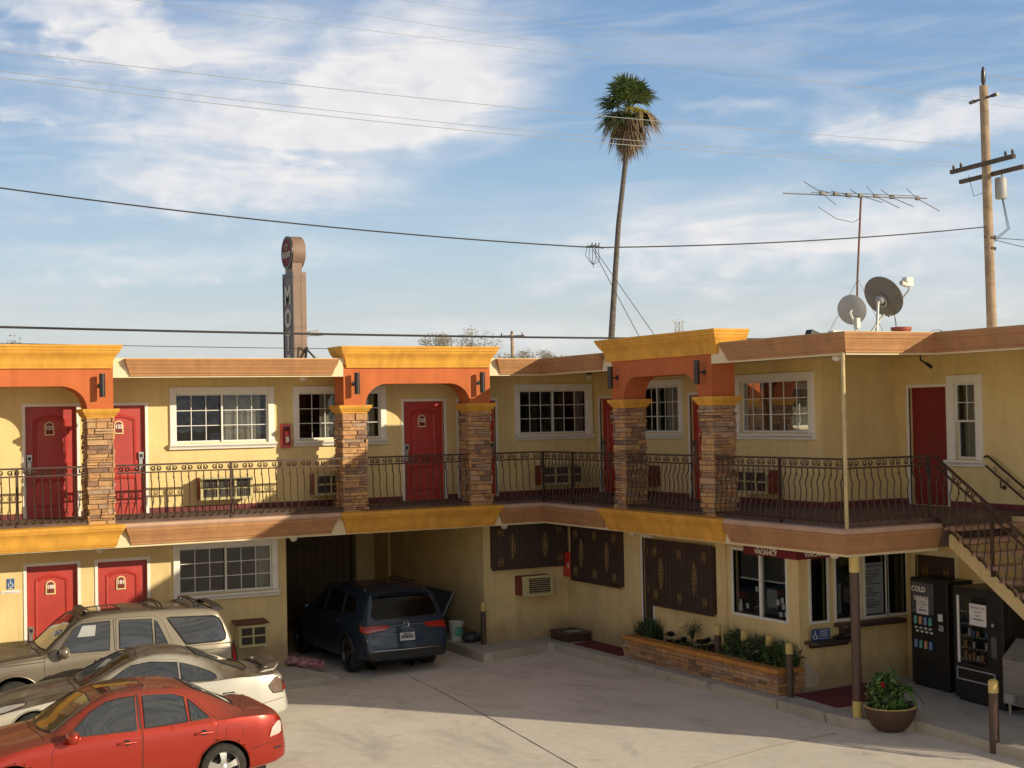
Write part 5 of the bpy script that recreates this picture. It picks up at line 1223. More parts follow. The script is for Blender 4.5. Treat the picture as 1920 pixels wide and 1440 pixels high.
class Car:
    def __init__(s, root, S, paint):
        s.root, s.S, s.paint = root, S, paint
        l0, l1 = S['top'][0][0], S['top'][-1][0]
        ls = [l0]; x = l0
        while x < l1 - .004:
            e = min(x - l0, l1 - x); x += .008 if e < .12 else (.02 if e < .3 else .035); ls.append(min(x, l1))
        ls[-1] = l1
        rings = []
        for l in ls:
            top, bot, hw, rw = interp(S['top'], l), interp(S['bot'], l), interp(S['hw'], l), interp(S['rw'], l)
            belt = min(interp(S['belt'], l), top - .03); bot = min(bot, belt - .10); cr = min(S.get('crown', .05), (top - belt) * .6)
            rw = min(rw, hw * .97); ze = max(top - cr, belt + .012)
            h = belt - bot
            P = [(0, bot), (hw * .72, bot), (hw * .93, bot + h * .04), (hw * .985, bot + h * .20), (hw, bot + h * S.get('mid', .55)), (hw * .992, bot + h * .80), (hw * .965, belt - .012), (hw * .94, belt + .008 if top - belt > .1 else belt)]
            if top - belt > .12:
                P += [(hw * .94 + (rw - hw * .94) * .5 + .012, belt + (ze - belt) * .5), (rw, ze), (rw * .86, ze + (top - ze) * .62), (rw * .45, top - .006), (0, top)]
            else:
                q = hw * .94
                P += [(q + (rw - q) * .4, belt + (ze - belt) * .45), (rw, ze), (rw * .82, ze + (top - ze) * .6), (rw * .45, top - .004), (0, top)]
            rings.append((l, catmull(P, 4)))
        s.k = len(rings[0][1]); vs = []; fs = []
        for l, r in rings:
            for y, z in r: vs.append((l, -y, z))
            for y, z in r[-2:0:-1]: vs.append((l, y, z))
        m = 2 * s.k - 2; n = len(rings)
        for i in range(n - 1):
            for j in range(m): fs.append((i * m + j, i * m + (j + 1) % m, (i + 1) * m + (j + 1) % m, (i + 1) * m + j))
        for i, rev in ((0, False), (n - 1, True)):
            c = np.mean([vs[i * m + j] for j in range(m)], axis=0); ci = len(vs); vs.append(tuple(c))
            for j in range(m):
                a, b = i * m + j, i * m + (j + 1) % m; fs.append((ci, b, a) if rev is False else (ci, a, b))
        s.bvh = BVHTree.FromPolygons([Vector(v) for v in vs], fs)
        # wheel arches: drop faces inside the arch circle, snap the rim to the circle
        keep = []
        for f in fs:
            c = np.mean([vs[q] for q in f], axis=0); hit = False
            for (wl, wz, R) in S['arches']:
                if abs(c[1]) > S['W'] * .28 and math.hypot(c[0] - wl, c[2] - wz) < R and c[2] < wz + R: hit = True
                if abs(c[1]) > S['W'] * .28 and abs(c[0] - wl) < R * .985 and c[2] < wz: hit = True
            if not hit: keep.append(f)
        used = {q for f in keep for q in f}; vv = [list(v) for v in vs]
        for q in used:
            for (wl, wz, R) in S['arches']:
                v = vv[q]
                if abs(v[1]) > S['W'] * .28:
                    d = math.hypot(v[0] - wl, v[2] - wz)
                    if d < R and v[2] > wz - .02 and d > 1e-6: v[0] = wl + (v[0] - wl) * R / d; v[2] = wz + (v[2] - wz) * R / d
        mb = MB(); mb.v = [tuple(v) for v in vv]; mb.f = keep; mb.m = [0] * len(keep); mb.t = [0.] * len(keep)
        s.body = mb.build('body', paint, root, smooth=50)
        s.arch_parts()
        # rockers / underbody in black
        mb = MB(); zl = min(p[1] for p in S['bot']); mb.box(l0 + .3, l1 - .3, -S['W'] * .36, S['W'] * .36, zl - .02, zl + .25); mb.build('underbody', 'void', root)
    def hit(s, o, d):
        r = s.bvh.ray_cast(Vector(o), Vector(d)); return r[0], r[1]
    def arch_parts(s):
        S = s.S
        for (wl, wz, R) in S['arches']:
            for sg in (-1, 1):
                mb = MB(); mb2 = MB(); vs = []; n = 30; lip = []
                for i in range(n + 1):
                    a = -.15 + (PI + .3) * i / n; x, z = wl + R * math.cos(a), wz + R * math.sin(a)
                    h, nn = s.hit((x, sg * 2, max(z, wz + .04)), (0, -sg, 0)); y = (h.y if h else sg * S['W'] / 2)
                    lip.append((x, y, z)); vs += [(x, y, z), (x, sg * S['W'] * .22, z)]
                mb.add(vs, [(2 * i, 2 * i + 1, 2 * i + 3, 2 * i + 2) for i in range(n)])
                c = [(wl + R * math.cos(2 * PI * i / 20), sg * S['W'] * .22, wz + R * math.sin(2 * PI * i / 20)) for i in range(20)]; mb.add(c, [tuple(range(20))])
                mb2.tube([(x, y + sg * .001, z) for x, y, z in lip[1:-1]], S.get('lip', .012), 6)
                mb.build('wheel_well', 'void', s.root); mb2.build('arch_trim', S.get('lipmat', s.paint), s.root, smooth=60)
    def patch(s, name, poly, axis, mats, off=.004, parent=None, step=.045, side=-1, rim=None, thick=True):
        """panel lying on the body: poly in (l,z) for 'side', (y,z) for 'rear'/'front', (l,y) for 'top'"""
        P = [Vector(p) for p in poly]; dense = []
        for i, p in enumerate(P):
            q = P[(i + 1) % len(P)]; n = max(1, int((q - p).length / step))
            for k in range(n): dense.append(p + (q - p) * k / n)
        nb = len(dense); xs = [p.x for p in dense]; ys = [p.y for p in dense]; pts = list(dense)
        def inside(x, y):
            c = False; j = nb - 1
            for i in range(nb):
                if (dense[i].y > y) != (dense[j].y > y) and x < (dense[j].x - dense[i].x) * (y - dense[i].y) / (dense[j].y - dense[i].y) + dense[i].x: c = not c
                j = i
            return c
        x = min(xs) + step * .5
        while x < max(xs):
            y = min(ys) + step * .5
            while y < max(ys):
                if inside(x, y) and min((Vector((x, y)) - d).length for d in dense) > step * .45: pts.append(Vector((x, y)))
                y += step
            x += step
        V, E, F, *_ = delaunay_2d_cdt(pts, [(i, (i + 1) % nb) for i in range(nb)], [tuple(range(nb))], 1, 1e-5)
        def proj(p):
            if axis == 'side': h, n = s.hit((p.x, side * 3, p.y), (0, -side, 0)); dflt = Vector((p.x, side * s.S['W'] / 2, p.y)); dn = Vector((0, side, 0))
            elif axis == 'rear': h, n = s.hit((9, p.x, p.y), (-1, 0, 0)); dflt = Vector((s.S['top'][-1][0], p.x, p.y)); dn = Vector((1, 0, 0))
            elif axis == 'front': h, n = s.hit((-9, p.x, p.y), (1, 0, 0)); dflt = Vector((s.S['top'][0][0], p.x, p.y)); dn = Vector((-1, 0, 0))
            else: h, n = s.hit((p.x, p.y, 5), (0, 0, -1)); dflt = Vector((p.x, p.y, 1)); dn = Vector((0, 0, 1))
            if h is None: return dflt + dn * off
            if n.dot(dn) < 0: n = -n
            return h + n * off
        mb = MB()
        vs = [proj(v) for v in V]; fs = []
        for f in F:
            a, b, c = (vs[i] for i in f); nn = (b - a).cross(c - a)
            want = {'side': Vector((0, side, 0)), 'rear': Vector((1, 0, 0)), 'front': Vector((-1, 0, 0)), 'top': Vector((0, 0, 1))}[axis]
            fs.append(tuple(f) if nn.dot(want) > 0 else tuple(f)[::-1])
        mb.add(vs, fs, 0)
        if rim:
            loop = [proj(d) for d in dense]; mb.tube(loop, rim, 5, 1, closed=True)
        return mb.build(name, mats, parent or s.root, smooth=50)
    def line(s, mb, pts, axis='side', r=.004, side=-1, off=.0, mat=0):
        out = []
        for a, b in zip(pts, pts[1:]):
            n = max(1, int(math.hypot(b[0] - a[0], b[1] - a[1]) / .05))
            for k in range(n + (1 if b == pts[-1] else 0)):
                x, y = a[0] + (b[0] - a[0]) * k / n, a[1] + (b[1] - a[1]) * k / n
                if axis == 'side': h, nn = s.hit((x, side * 3, y), (0, -side, 0))
                elif axis == 'rear': h, nn = s.hit((9, x, y), (-1, 0, 0))
                else: h, nn = s.hit((x, y, 5), (0, 0, -1))
                if h is not None: out.append(h + (nn * off if nn else Vector()))
        if len(out) > 1: mb.tube(out, r, 5, mat)
    def wheels(s, r, w, rimr, spokes, track, rimmat='rim'):
        for (wl, wz, R) in s.S['arches']:
            for sg in (-1, 1):
                wh = empty('wheel', (wl, sg * track, r), 0 if sg < 0 else PI, s.root)
                mb = MB(); mb.lathe([(rimr * .92, -w / 2 + .03), (rimr, -w / 2), (rimr + .012, -w / 2 - .004), (r * .90, -w / 2 - .004), (r * .965, -w / 2 + .012), (r, -w / 2 + .035), (r, w / 2 - .035), (r * .965, w / 2 - .012), (r * .9, w / 2), (rimr, w / 2)], n=44, axis='y'); mb.build('tyre', 'rubber', wh, smooth=40)
                mb = MB(); mb.lathe([(rimr * .93, .08), (rimr * .90, -w / 2 + .045), (rimr * .945, -w / 2 + .012), (rimr * 1.0, -w / 2 - .002), (rimr * 1.02, -w / 2 + .012)], n=44, axis='y')
                for k in range(spokes):
                    a = 2 * PI * k / spokes + PI / 2; ca, sa = math.cos(a), math.sin(a); b0, b1 = .05, .035
                    y0, y1 = -w / 2 + .012, -w / 2 + .03; vs = []
                    for rr, hwd, yy in ((.045, b0, y0), (rimr * .5, b1, y0 - .004), (rimr * .93, b1 * 1.35, y1)):
                        vs += [(ca * rr - sa * hwd, yy, sa * rr + ca * hwd), (ca * rr + sa * hwd, yy, sa * rr - ca * hwd), (ca * rr + sa * hwd * .8, yy + .05, sa * rr - ca * hwd * .8), (ca * rr - sa * hwd * .8, yy + .05, sa * rr + ca * hwd * .8)]
                    mb.add(vs, [(0, 1, 5, 4), (4, 5, 9, 8), (1, 2, 6, 5), (5, 6, 10, 9), (3, 0, 4, 7), (7, 4, 8, 11), (2, 3, 7, 6), (6, 7, 11, 10)])
                mb.lathe([(0, -w / 2 - .004), (.035, -w / 2 - .004), (.06, -w / 2 + .012), (.06, -w / 2 + .06)], n=18, axis='y'); mb.build('rim', rimmat, wh, smooth=40)
                mb = MB(); mb.lathe([(0, .0), (rimr * .9, .0)], n=24, axis='y'); mb.lathe([(0, -.035), (rimr * .62, -.035), (rimr * .62, .0)], n=24, axis='y'); mb.build('brake_disc', 'darkmetal', wh)
    def door(s, poly, handle=None, glass=None, glassname='window', mirror=None, handle_mat=None):
        d = s.patch('door', poly, 'side', [s.paint, 'gap'], .003, rim=.003)
        if handle:
            a, b, z = handle; mb = MB(); h0, _ = s.hit((a, -3, z), (0, 1, 0)); h1, _ = s.hit((b, -3, z), (0, 1, 0)); m = ((a + b) / 2)
            mb.tube([h0 + Vector((0, .01, 0)), h0 + Vector((.02, -.035, 0)), h1 + Vector((-.02, -.035, .004)), h1 + Vector((0, .01, .004))], .014, 8, 0)
            hc, _ = s.hit((m, -3, z), (0, 1, 0)); mb.lathe([(0, -.001), (.036, -.004), (.042, .002)], (m, hc.y - .006, z), 16, 'y', 1)
            mb.build('handle', [handle_mat or s.paint, 'trimblack'], d, smooth=50)
        return d
    def glass(s, poly, name='side_window', mat='carglass', axis='side', off=.006, rim=.007, rimmat='trimblack', step=.05):
        return s.patch(name, poly, axis, [mat, rimmat], off, rim=rim, step=step)
    def mirror(s, l, z, sz=(.11, .20, .14), out=.10):
        h, _ = s.hit((l, -3, z), (0, 1, 0)); y = h.y; mb = MB(); a, b, c = sz
        mb.sphere((l, y - out - b * .3, z + .03), 1, 16, (a * .8, b * .55, c * .62), 0); mb.tube([(l - .02, y + .02, z - .03), (l - .01, y - out * .7, z + .0)], .035, 8, 1)
        mb.build('wing_mirror', [s.paint, 'trimblack'], s.root, smooth=60)
        mb = MB()

# --- red sedan
c = thing('parked_car', 'red four-door sedan, lowest car at the bottom edge of the picture', 'car', (0, -9.25 + .86, 0), 0, 'cars parked along the left wing')
RS = dict(W=1.72, crown=.055, mid=.52,
    top=[(-2.60, .46), (-2.57, .60), (-2.35, .73), (-1.95, .86), (-1.5, .935), (-1.30, .97), (-1.0, 1.15), (-.70, 1.315), (-.45, 1.395), (-.05, 1.42), (.35, 1.405), (.62, 1.345), (.95, 1.195), (1.20, 1.06), (1.34, 1.02), (1.60, 1.0), (1.70, .965), (1.765, .86), (1.80, .72), (1.84, .60), (1.865, .50)],
    belt=[(-2.6, .44), (-2.4, .62), (-1.9, .79), (-1.4, .885), (-.9, .915), (.8, .945), (1.3, .955), (1.7, .92), (1.8, .66), (1.865, .47)],
    bot=[(-2.6, .26), (-2.2, .20), (-1.0, .21), (1.0, .21), (1.6, .26), (1.84, .33), (1.865, .36)],
    hw=[(-2.60, .50), (-2.52, .68), (-2.3, .80), (-1.8, .855), (-.5, .86), (.9, .86), (1.4, .845), (1.65, .79), (1.78, .71), (1.84, .62), (1.865, .50)],
    rw=[(-2.6, .45), (-2.3, .70), (-1.6, .74), (-1.3, .72), (-.9, .63), (-.5, .585), (0, .575), (.5, .575), (.9, .60), (1.25, .66), (1.6, .70), (1.8, .60), (1.865, .45)],
    arches=[(-1.75, .33, .36), (.92, .33, .36)])
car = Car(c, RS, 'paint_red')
car.wheels(.315, .21, .215, 5, .745)
fd = car.door([(-1.27, .28), (-1.27, .78), (-1.18, .90), (-.98, 1.05), (-.74, 1.225), (-.52, 1.335), (-.17, 1.365), (-.145, .9), (-.165, .28)], (-.47, -.21, .795))
rd = car.door([(-.15, .28), (-.13, .9), (-.13, 1.365), (.34, 1.345), (.52, 1.27), (.84, .96), (.84, .80), (.77, .66), (.62, .52), (.55, .28)], (.53, .79, .81))
car.patch('side_window', [(-1.01, .935), (-.98, 1.01), (-.75, 1.195), (-.55, 1.295), (-.38, 1.325), (-.19, 1.33), (-.205, .93)], 'side', ['carglass', 'trimblack'], .007, parent=fd, rim=.008)
car.patch('side_window', [(-.085, 1.33), (.30, 1.31), (.445, 1.26), (.46, .965), (-.10, .945)], 'side', ['carglass', 'trimblack'], .007, parent=rd, rim=.008)
car.patch('quarter_window', [(.50, 1.235), (.755, .985), (.50, .968)], 'side', ['carglass', 'trimblack'], .007, parent=rd, rim=.008)
car.glass([(-1.22, -.58), (-1.29, -.30), (-1.31, 0), (-1.29, .30), (-1.22, .58), (-.72, .47), (-.68, 0), (-.72, -.47)], 'windscreen', 'windscreen', 'top', rim=.010)
car.glass([(.62, -.47), (.60, 0), (.62, .47), (1.14, .55), (1.20, .3), (1.22, 0), (1.20, -.3), (1.14, -.55)], 'rear_window', 'carglass', 'top', rim=.010)
car.patch('sunroof', [(-.55, -.36), (-.55, .36), (.0, .36), (.0, -.36)], 'top', ['windscreen', 'trimblack'], .004, rim=.006)
car.patch('tail_lamp', [(1.55, .64), (1.59, .76), (1.66, .83), (1.745, .86), (1.77, .70), (1.70, .665)], 'side', ['tailclear', 'tail'], .006, rim=.006)
car.patch('tail_lamp', [(-.74, .66), (-.70, .86), (-.45, .84), (-.44, .70)], 'rear', ['tail', 'trimblack'], .006, rim=.005)
car.patch('fuel_flap', [(.96, .70), (.96, .84), (1.0, .865), (1.17, .855), (1.19, .82), (1.18, .70), (1.14, .675), (1.0, .68)], 'side', ['paint_red', 'gap'], .002, rim=.0025)
mb = MB(); car.line(mb, [(-1.2, .47), (-.19, .465)], r=.013, off=.004); car.line(mb, [(-.13, .465), (.5, .46)], r=.013, off=.004); mb.build('side_moulding', 'paint_red', c, smooth=60)
mb = MB(); car.line(mb, [(1.29, .52), (1.5, .565), (1.83, .59)], r=.004); car.line(mb, [(1.25, -.66), (1.27, 0), (1.25, .66)], 'top', .004); car.line(mb, [(-1.34, -.70), (-1.38, 0), (-1.34, .7)], 'top', .006); mb.build('panel_gap', 'trimblack', c); mb = MB(); car.line(mb, [(1.62, .49), (1.74, .49)], r=.014); mb.build('panel_gap', 'trimblack', c)
mb = MB(); car.line(mb, [(-1.29, -.5), (-1.33, -.1), (-1.31, .3)], 'top', .014, off=.02); car.line(mb, [(-1.26, -.1), (-1.22, .45)], 'top', .010, off=.02); mb.build('wiper', 'trimblack', c)
mb = MB(); car.line(mb, [(-.158, .95), (-.155, 1.35)], r=.017, off=.006); mb.build('pillar_trim', 'chrome_dark', c, smooth=60); mb = MB(); car.line(mb, [(.478, .965), (.473, 1.25)], r=.009, off=.009); mb.build('pillar_trim', 'chrome_dark', c, smooth=60)
car.mirror(-1.03, .93)
mb = MB()
for s_ in (-1, 1): mb = MB(); mb.tube([(-2.56, s_ * .5, .62), (-2.50, s_ * .66, .64)], .07, 10); mb.build('headlight', 'headlamp', c, smooth=60)

# --- silver coupe
c = thing('parked_car', 'silver two-door coupe with boot spoiler, middle of the three parked in a row', 'car', (.09, -5.95 + .905, 0), -.10, 'cars parked along the left wing')
CS = dict(W=1.81, crown=.06, mid=.5,
    top=[(-1.74, .42), (-1.70, .58), (-1.5, .72), (-1.1, .825), (-.6, .905), (-.22, .955), (.05, 1.08), (.40, 1.25), (.68, 1.34), (.95, 1.372), (1.25, 1.35), (1.6, 1.26), (1.95, 1.12), (2.28, 1.0), (2.42, .965), (2.68, .955), (2.80, .93), (2.85, .82), (2.89, .68), (2.93, .52)],
    belt=[(-1.74, .40), (-1.5, .62), (-1.0, .745), (-.3, .845), (.3, .875), (1.6, .90), (2.1, .925), (2.6, .925), (2.8, .87), (2.86, .66), (2.93, .48)],
    bot=[(-1.74, .22), (-1.3, .17), (0, .19), (2.0, .19), (2.6, .24), (2.93, .32)],
    hw=[(-1.74, .52), (-1.65, .70), (-1.4, .83), (-.9, .89), (.3, .88), (1.3, .89), (1.95, .91), (2.4, .88), (2.7, .80), (2.85, .72), (2.93, .56)],
    rw=[(-1.74, .46), (-1.4, .70), (-.6, .76), (-.2, .74), (.3, .64), (.8, .575), (1.3, .57), (1.8, .61), (2.3, .70), (2.6, .74), (2.85, .64), (2.93, .48)],
    arches=[(-.90, .335, .37), (1.95, .335, .37)])
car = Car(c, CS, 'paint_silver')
car.wheels(.33, .225, .235, 6, .78)
fd = car.door([(-.30, .30), (-.32, .80), (-.02, .90), (.20, 1.02), (.50, 1.215), (.80, 1.265), (1.215, 1.235), (1.23, .9), (1.15, .55), (1.12, .30)], (.85, 1.08, .77))
car.patch('side_window', [(-.0, .905), (.22, 1.035), (.52, 1.20), (.80, 1.235), (1.20, 1.20), (1.21, .915)], 'side', ['carglass', 'trimblack'], .008, parent=fd, rim=.007)
car.glass([(1.245, 1.195), (1.48, 1.12), (1.70, 1.03), (1.77, .975), (1.77, .93), (1.72, .915), (1.25, .918)], 'quarter_window')
car.glass([(-.16, -.62), (-.21, -.32), (-.22, 0), (-.21, .32), (-.16, .62), (.50, .48), (.56, 0), (.50, -.48)], 'windscreen', 'windscreen', 'top', rim=.012)
car.glass([(1.52, -.46), (1.50, 0), (1.52, .46), (2.22, .60), (2.31, .4), (2.33, 0), (2.31, -.4), (2.22, -.60)], 'rear_window', 'windscreen', 'top', rim=.010)
car.patch('tail_lamp', [(2.60, .70), (2.57, .76), (2.68, .87), (2.775, .885), (2.81, .74), (2.82, .635), (2.65, .64)], 'side', ['tailsmoke', 'trimblack'], .006, rim=.006)
car.patch('tail_lamp', [(-.76, .66), (-.72, .86), (-.5, .84), (-.5, .68)], 'rear', ['tail', 'trimblack'], .006, rim=.005)
mb = MB(); vs = []
for i in range(17):
    y = -.66 + 1.32 * i / 16; e = abs(y) / .66; zz = 1.035 - .055 * e ** 4; ll = 2.80 - .16 * e ** 3
    vs += [(ll - .20, y, zz - .035 - .005), (ll - .08, y, zz), (ll + .055, y, zz + .012), (ll + .06, y, zz - .006), (ll - .06, y, zz - .028)]
mb.add(vs, [(5 * i + j, 5 * i + 5 + j, 5 * i + 5 + (j + 1) % 5, 5 * i + (j + 1) % 5) for i in range(16) for j in range(5)] + [(0, 1, 2, 3, 4), (84, 83, 82, 81, 80)])
for y in (-.52, .52): mb.box(2.58, 2.70, y - .025, y + .025, .93, 1.01)
mb.build('boot_spoiler', 'paint_silver', c, smooth=50)
mb = MB(); car.line(mb, [(2.36, -.66), (2.37, 0), (2.36, .66)], 'top', .004); car.line(mb, [(-.28, -.74), (-.33, 0), (-.28, .74)], 'top', .008); car.line(mb, [(.62, -.5), (.66, 0), (.62, .5)], 'top', .004); car.line(mb, [(1.4, -.52), (1.42, 0), (1.4, .52)], 'top', .004); car.line(mb, [(-1.62, -.52), (-.9, -.66), (-.28, -.70)], 'top', .005); car.line(mb, [(2.34, .48), (2.86, .55)], r=.004); car.line(mb, [(1.2275, .92), (1.2275, 1.22)], r=.004, off=.006); mb.build('panel_gap', 'trimblack', c)
mb = MB(); car.line(mb, [(-.20, -.55), (-.24, -.1), (-.22, .3)], 'top', .014, off=.02); car.line(mb, [(-.17, -.1), (-.12, .45)], 'top', .010, off=.02); mb.build('wiper', 'trimblack', c)
car.patch('headlight', [(-1.52, -.60), (-1.50, -.74), (-1.28, -.80), (-1.02, -.78), (-1.0, -.72), (-1.3, -.62)], 'top', ['headlamp', 'trimblack'], .006, rim=.008, step=.03)
car.mirror(.08, .92)

# --- gold sport utility vehicle
c = thing('parked_car', 'champagne gold four-door sport utility vehicle with roof rack, closest to the red doors', 'car', (.0, -3.50 + .85, 0), -.03, 'cars parked along the left wing')
SS = dict(W=1.74, crown=.05, mid=.5,
    top=[(-1.62, .70), (-1.60, .92), (-1.5, 1.01), (-1.1, 1.085), (-.6, 1.145), (-.30, 1.18), (-.05, 1.38), (.18, 1.575), (.34, 1.67), (.60, 1.715), (1.2, 1.735), (2.0, 1.725), (2.40, 1.70), (2.58, 1.655), (2.68, 1.53), (2.78, 1.33), (2.86, 1.12), (2.90, 1.0), (2.935, .8), (2.94, .62)],
    belt=[(-1.62, .66), (-1.5, .92), (-1.0, 1.03), (-.3, 1.085), (.5, 1.10), (2.2, 1.10), (2.75, 1.09), (2.9, .85), (2.94, .60)],
    bot=[(-1.62, .42), (-1.3, .38), (-.4, .42), (1.4, .42), (2.5, .50), (2.94, .48)],
    hw=[(-1.62, .66), (-1.55, .78), (-1.3, .84), (-.7, .865), (-.1, .845), (1.0, .845), (1.9, .865), (2.5, .85), (2.8, .82), (2.9, .78), (2.94, .70)],
    rw=[(-1.62, .60), (-1.3, .76), (-.5, .78), (-.25, .74), (.1, .69), (.5, .655), (1.5, .655), (2.3, .66), (2.6, .675), (2.8, .70), (2.94, .62)],
    arches=[(-.77, .40, .45), (1.90, .40, .45)], lip=.026)
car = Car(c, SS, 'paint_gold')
car.wheels(.375, .24, .235, 6, .74)
fd = car.door([(-.29, .46), (-.30, 1.08), (-.07, 1.24), (.18, 1.50), (.32, 1.605), (.82, 1.635), (.83, 1.1), (.80, .46)], (.50, .72, .98))
rd = car.door([(.85, .46), (.86, 1.1), (.87, 1.635), (1.52, 1.62), (1.64, 1.54), (1.80, 1.12), (1.78, .98), (1.50, .80), (1.38, .46)], (1.45, 1.67, 1.0))
car.patch('side_window', [(-.10, 1.135), (.02, 1.29), (.20, 1.50), (.33, 1.575), (.78, 1.59), (.745, 1.125)], 'side', ['carglass', 'trimblack'], .008, parent=fd, rim=.009)
car.patch('side_window', [(.93, 1.59), (1.46, 1.575), (1.47, 1.135), (.915, 1.14)], 'side', ['carglass', 'trimblack'], .008, parent=rd, rim=.009)
car.patch('quarter_window', [(1.515, 1.555), (1.555, 1.52), (1.715, 1.14), (1.51, 1.137)], 'side', ['carglass', 'trimblack'], .008, parent=rd, rim=.009)
car.glass([(1.72, 1.575), (2.50, 1.55), (2.60, 1.51), (2.66, 1.40), (2.71, 1.23), (2.69, 1.15), (2.62, 1.125), (2.02, 1.12)], 'rear_side_window', rim=.012)
car.glass([(-.24, -.62), (-.28, -.32), (-.29, 0), (-.28, .32), (-.24, .62), (.27, .56), (.30, 0), (.27, -.56)], 'windscreen', 'windscreen', 'top', rim=.012)
car.patch('tail_lamp', [(2.80, .70), (2.80, 1.0), (2.835, 1.10), (2.885, 1.02), (2.925, .80), (2.925, .70)], 'side', ['tail', 'trimblack'], .006, rim=.012)
car.patch('tail_lamp', [(-.78, .70), (-.76, 1.0), (-.62, 1.0), (-.62, .70)], 'rear', ['tail', 'trimblack'], .008, rim=.010)
car.patch('sunroof', [(.42, -.42), (.42, .42), (1.02, .42), (1.02, -.42)], 'top', ['windscreen', 'trimblack'], .006, rim=.010)
mb = MB(); vs = []
for i in range(9):
    y = -.45 + .9 * i / 8; vs += [(.36, y, 1.69), (.40, y, 1.77), (.50, y, 1.765)]
mb.add(vs, [(3 * i + j, 3 * i + 3 + j, 3 * i + 4 + j, 3 * i + 1 + j) for i in range(8) for j in (0, 1)]); mb.build('sunroof_visor', 'trimblack', c)
for l in (1.60, 2.22):
    rb = MB()
    for off in (0, .07): rb.tube([(l + off, -.60, 1.71), (l + off, -.52, 1.775), (l + off, -.3, 1.80), (l + off, .3, 1.80), (l + off, .52, 1.775), (l + off, .60, 1.71)], .014, 6)
    for y in (-.56, .56): rb.box(l - .10, l + .17, y - .03, y + .03, 1.69, 1.725)
    rb.build('roof_rack_bar', 'trimblack', c, smooth=50)
mb = MB(); vs = []
for i in range(13):
    y = -.60 + 1.2 * i / 12; e = (abs(y) / .6) ** 3; vs += [(2.50, y, 1.735 - .05 * e), (2.64, y, 1.745 - .06 * e), (2.72, y, 1.70 - .07 * e), (2.60, y, 1.68 - .07 * e)]
mb.add(vs, [(4 * i + j, 4 * i + 4 + j, 4 * i + 4 + (j + 1) % 4, 4 * i + (j + 1) % 4) for i in range(12) for j in range(4)] + [(0, 1, 2, 3), (51, 50, 49, 48)]); mb.build('rear_spoiler', 'trimblack', c, smooth=50)
mb = MB(); car.line(mb, [(1.80, 1.02), (2.88, .99)], r=.004); car.line(mb, [(-1.3, 1.0), (-.3, 1.03)], r=.005); car.line(mb, [(2.28, .86), (2.28, .99), (2.46, .985), (2.46, .85), (2.28, .86)], r=.003); car.line(mb, [(-.34, -.72), (-.39, 0), (-.34, .72)], 'top', .010); car.line(mb, [(-1.4, -.70), (-.34, -.73)], 'top', .006); car.line(mb, [(-.4, .50), (-.29, .46), (.8, .46)], r=.005); mb.build('panel_gap', 'trimblack', c)
mb = MB(); car.line(mb, [(-.28, -.6), (-.34, -.1), (-.32, .35)], 'top', .014, off=.02); car.line(mb, [(-.24, -.1), (-.2, .5)], 'top', .012, off=.02); mb.build('wiper', 'trimblack', c)
mb = MB(); car.line(mb, [(.845, 1.12), (.85, 1.62)], r=.016, off=.004); mb.build('pillar_trim', 'paint_gold', c, smooth=60)
mb = MB(); mb.quad((.32, -.64, 1.33), (.62, -.64, 1.34), (.66, -.60, 1.53), (.36, -.60, 1.53)); mb.v = [(x, y + .05, z) for x, y, z in mb.v]
car.patch('paper_sheet', [(.24, 1.37), (.52, 1.375), (.55, 1.545), (.33, 1.545)], 'side', ['dishlight', 'dishlight'], .0095, parent=fd)
car.mirror(-.0, 1.14, (.11, .2, .17))
mb = MB(); mb.tube([(-.2, -.88, .43), (1.4, -.88, .43)], .035, 8); mb.build('side_step', 'trimblack', c, smooth=50)
mb = MB()
for s_ in (-1, 1): mb = MB(); mb.box(-1.63, -1.56, s_ * .6 - .14, s_ * .6 + .14, .78, .92); mb.build('headlight', 'headlamp', c, bevel=.02)

# --- blue compact SUV in the carport
c = thing('parked_car', 'dark blue sport utility vehicle parked nose-in inside the shaded carport', 'car', (6.83, .58, -.12), -PI / 2)
VS = dict(W=1.84, crown=.05, mid=.5,
    top=[(-2.35, .55), (-2.32, .78), (-2.15, .92), (-1.7, 1.03), (-1.2, 1.09), (-1.02, 1.12), (-.65, 1.36), (-.30, 1.56), (.0, 1.635), (.5, 1.67), (1.2, 1.665), (1.75, 1.63), (1.98, 1.58), (2.08, 1.45), (2.18, 1.22), (2.25, 1.06), (2.29, .96), (2.31, .78), (2.335, .60), (2.35, .48)],
    belt=[(-2.35, .5), (-2.0, .84), (-1.0, 1.0), (1.0, 1.05), (1.9, 1.08), (2.2, 1.0), (2.3, .8), (2.35, .45)],
    bot=[(-2.35, .3), (-1.5, .24), (1.5, .24), (2.1, .30), (2.35, .32)],
    hw=[(-2.35, .62), (-2.2, .80), (-1.8, .90), (-1, .92), (1.4, .92), (1.9, .91), (2.15, .89), (2.28, .86), (2.35, .78)],
    rw=[(-2.35, .55), (-2, .78), (-1.1, .80), (-.5, .70), (0, .645), (1.2, .64), (1.9, .66), (2.1, .72), (2.25, .80), (2.35, .72)],
    arches=[(-1.39, .36, .405), (1.40, .36, .405)], lip=.030, lipmat='trimblack')
car = Car(c, VS, 'paint_blue')
car.wheels(.355, .235, .245, 5, .79, 'darkrim')
car.door([(-.98, .36), (-.98, 1.0), (-.62, 1.24), (-.3, 1.43), (.02, 1.56), (.06, 1.1), (.04, .36)], (-.25, -.02, .96)); car.door([(.06, .36), (.08, 1.1), (.06, 1.565), (.95, 1.55), (1.12, 1.1), (1.0, .75), (.92, .36)], (.72, .95, .98))
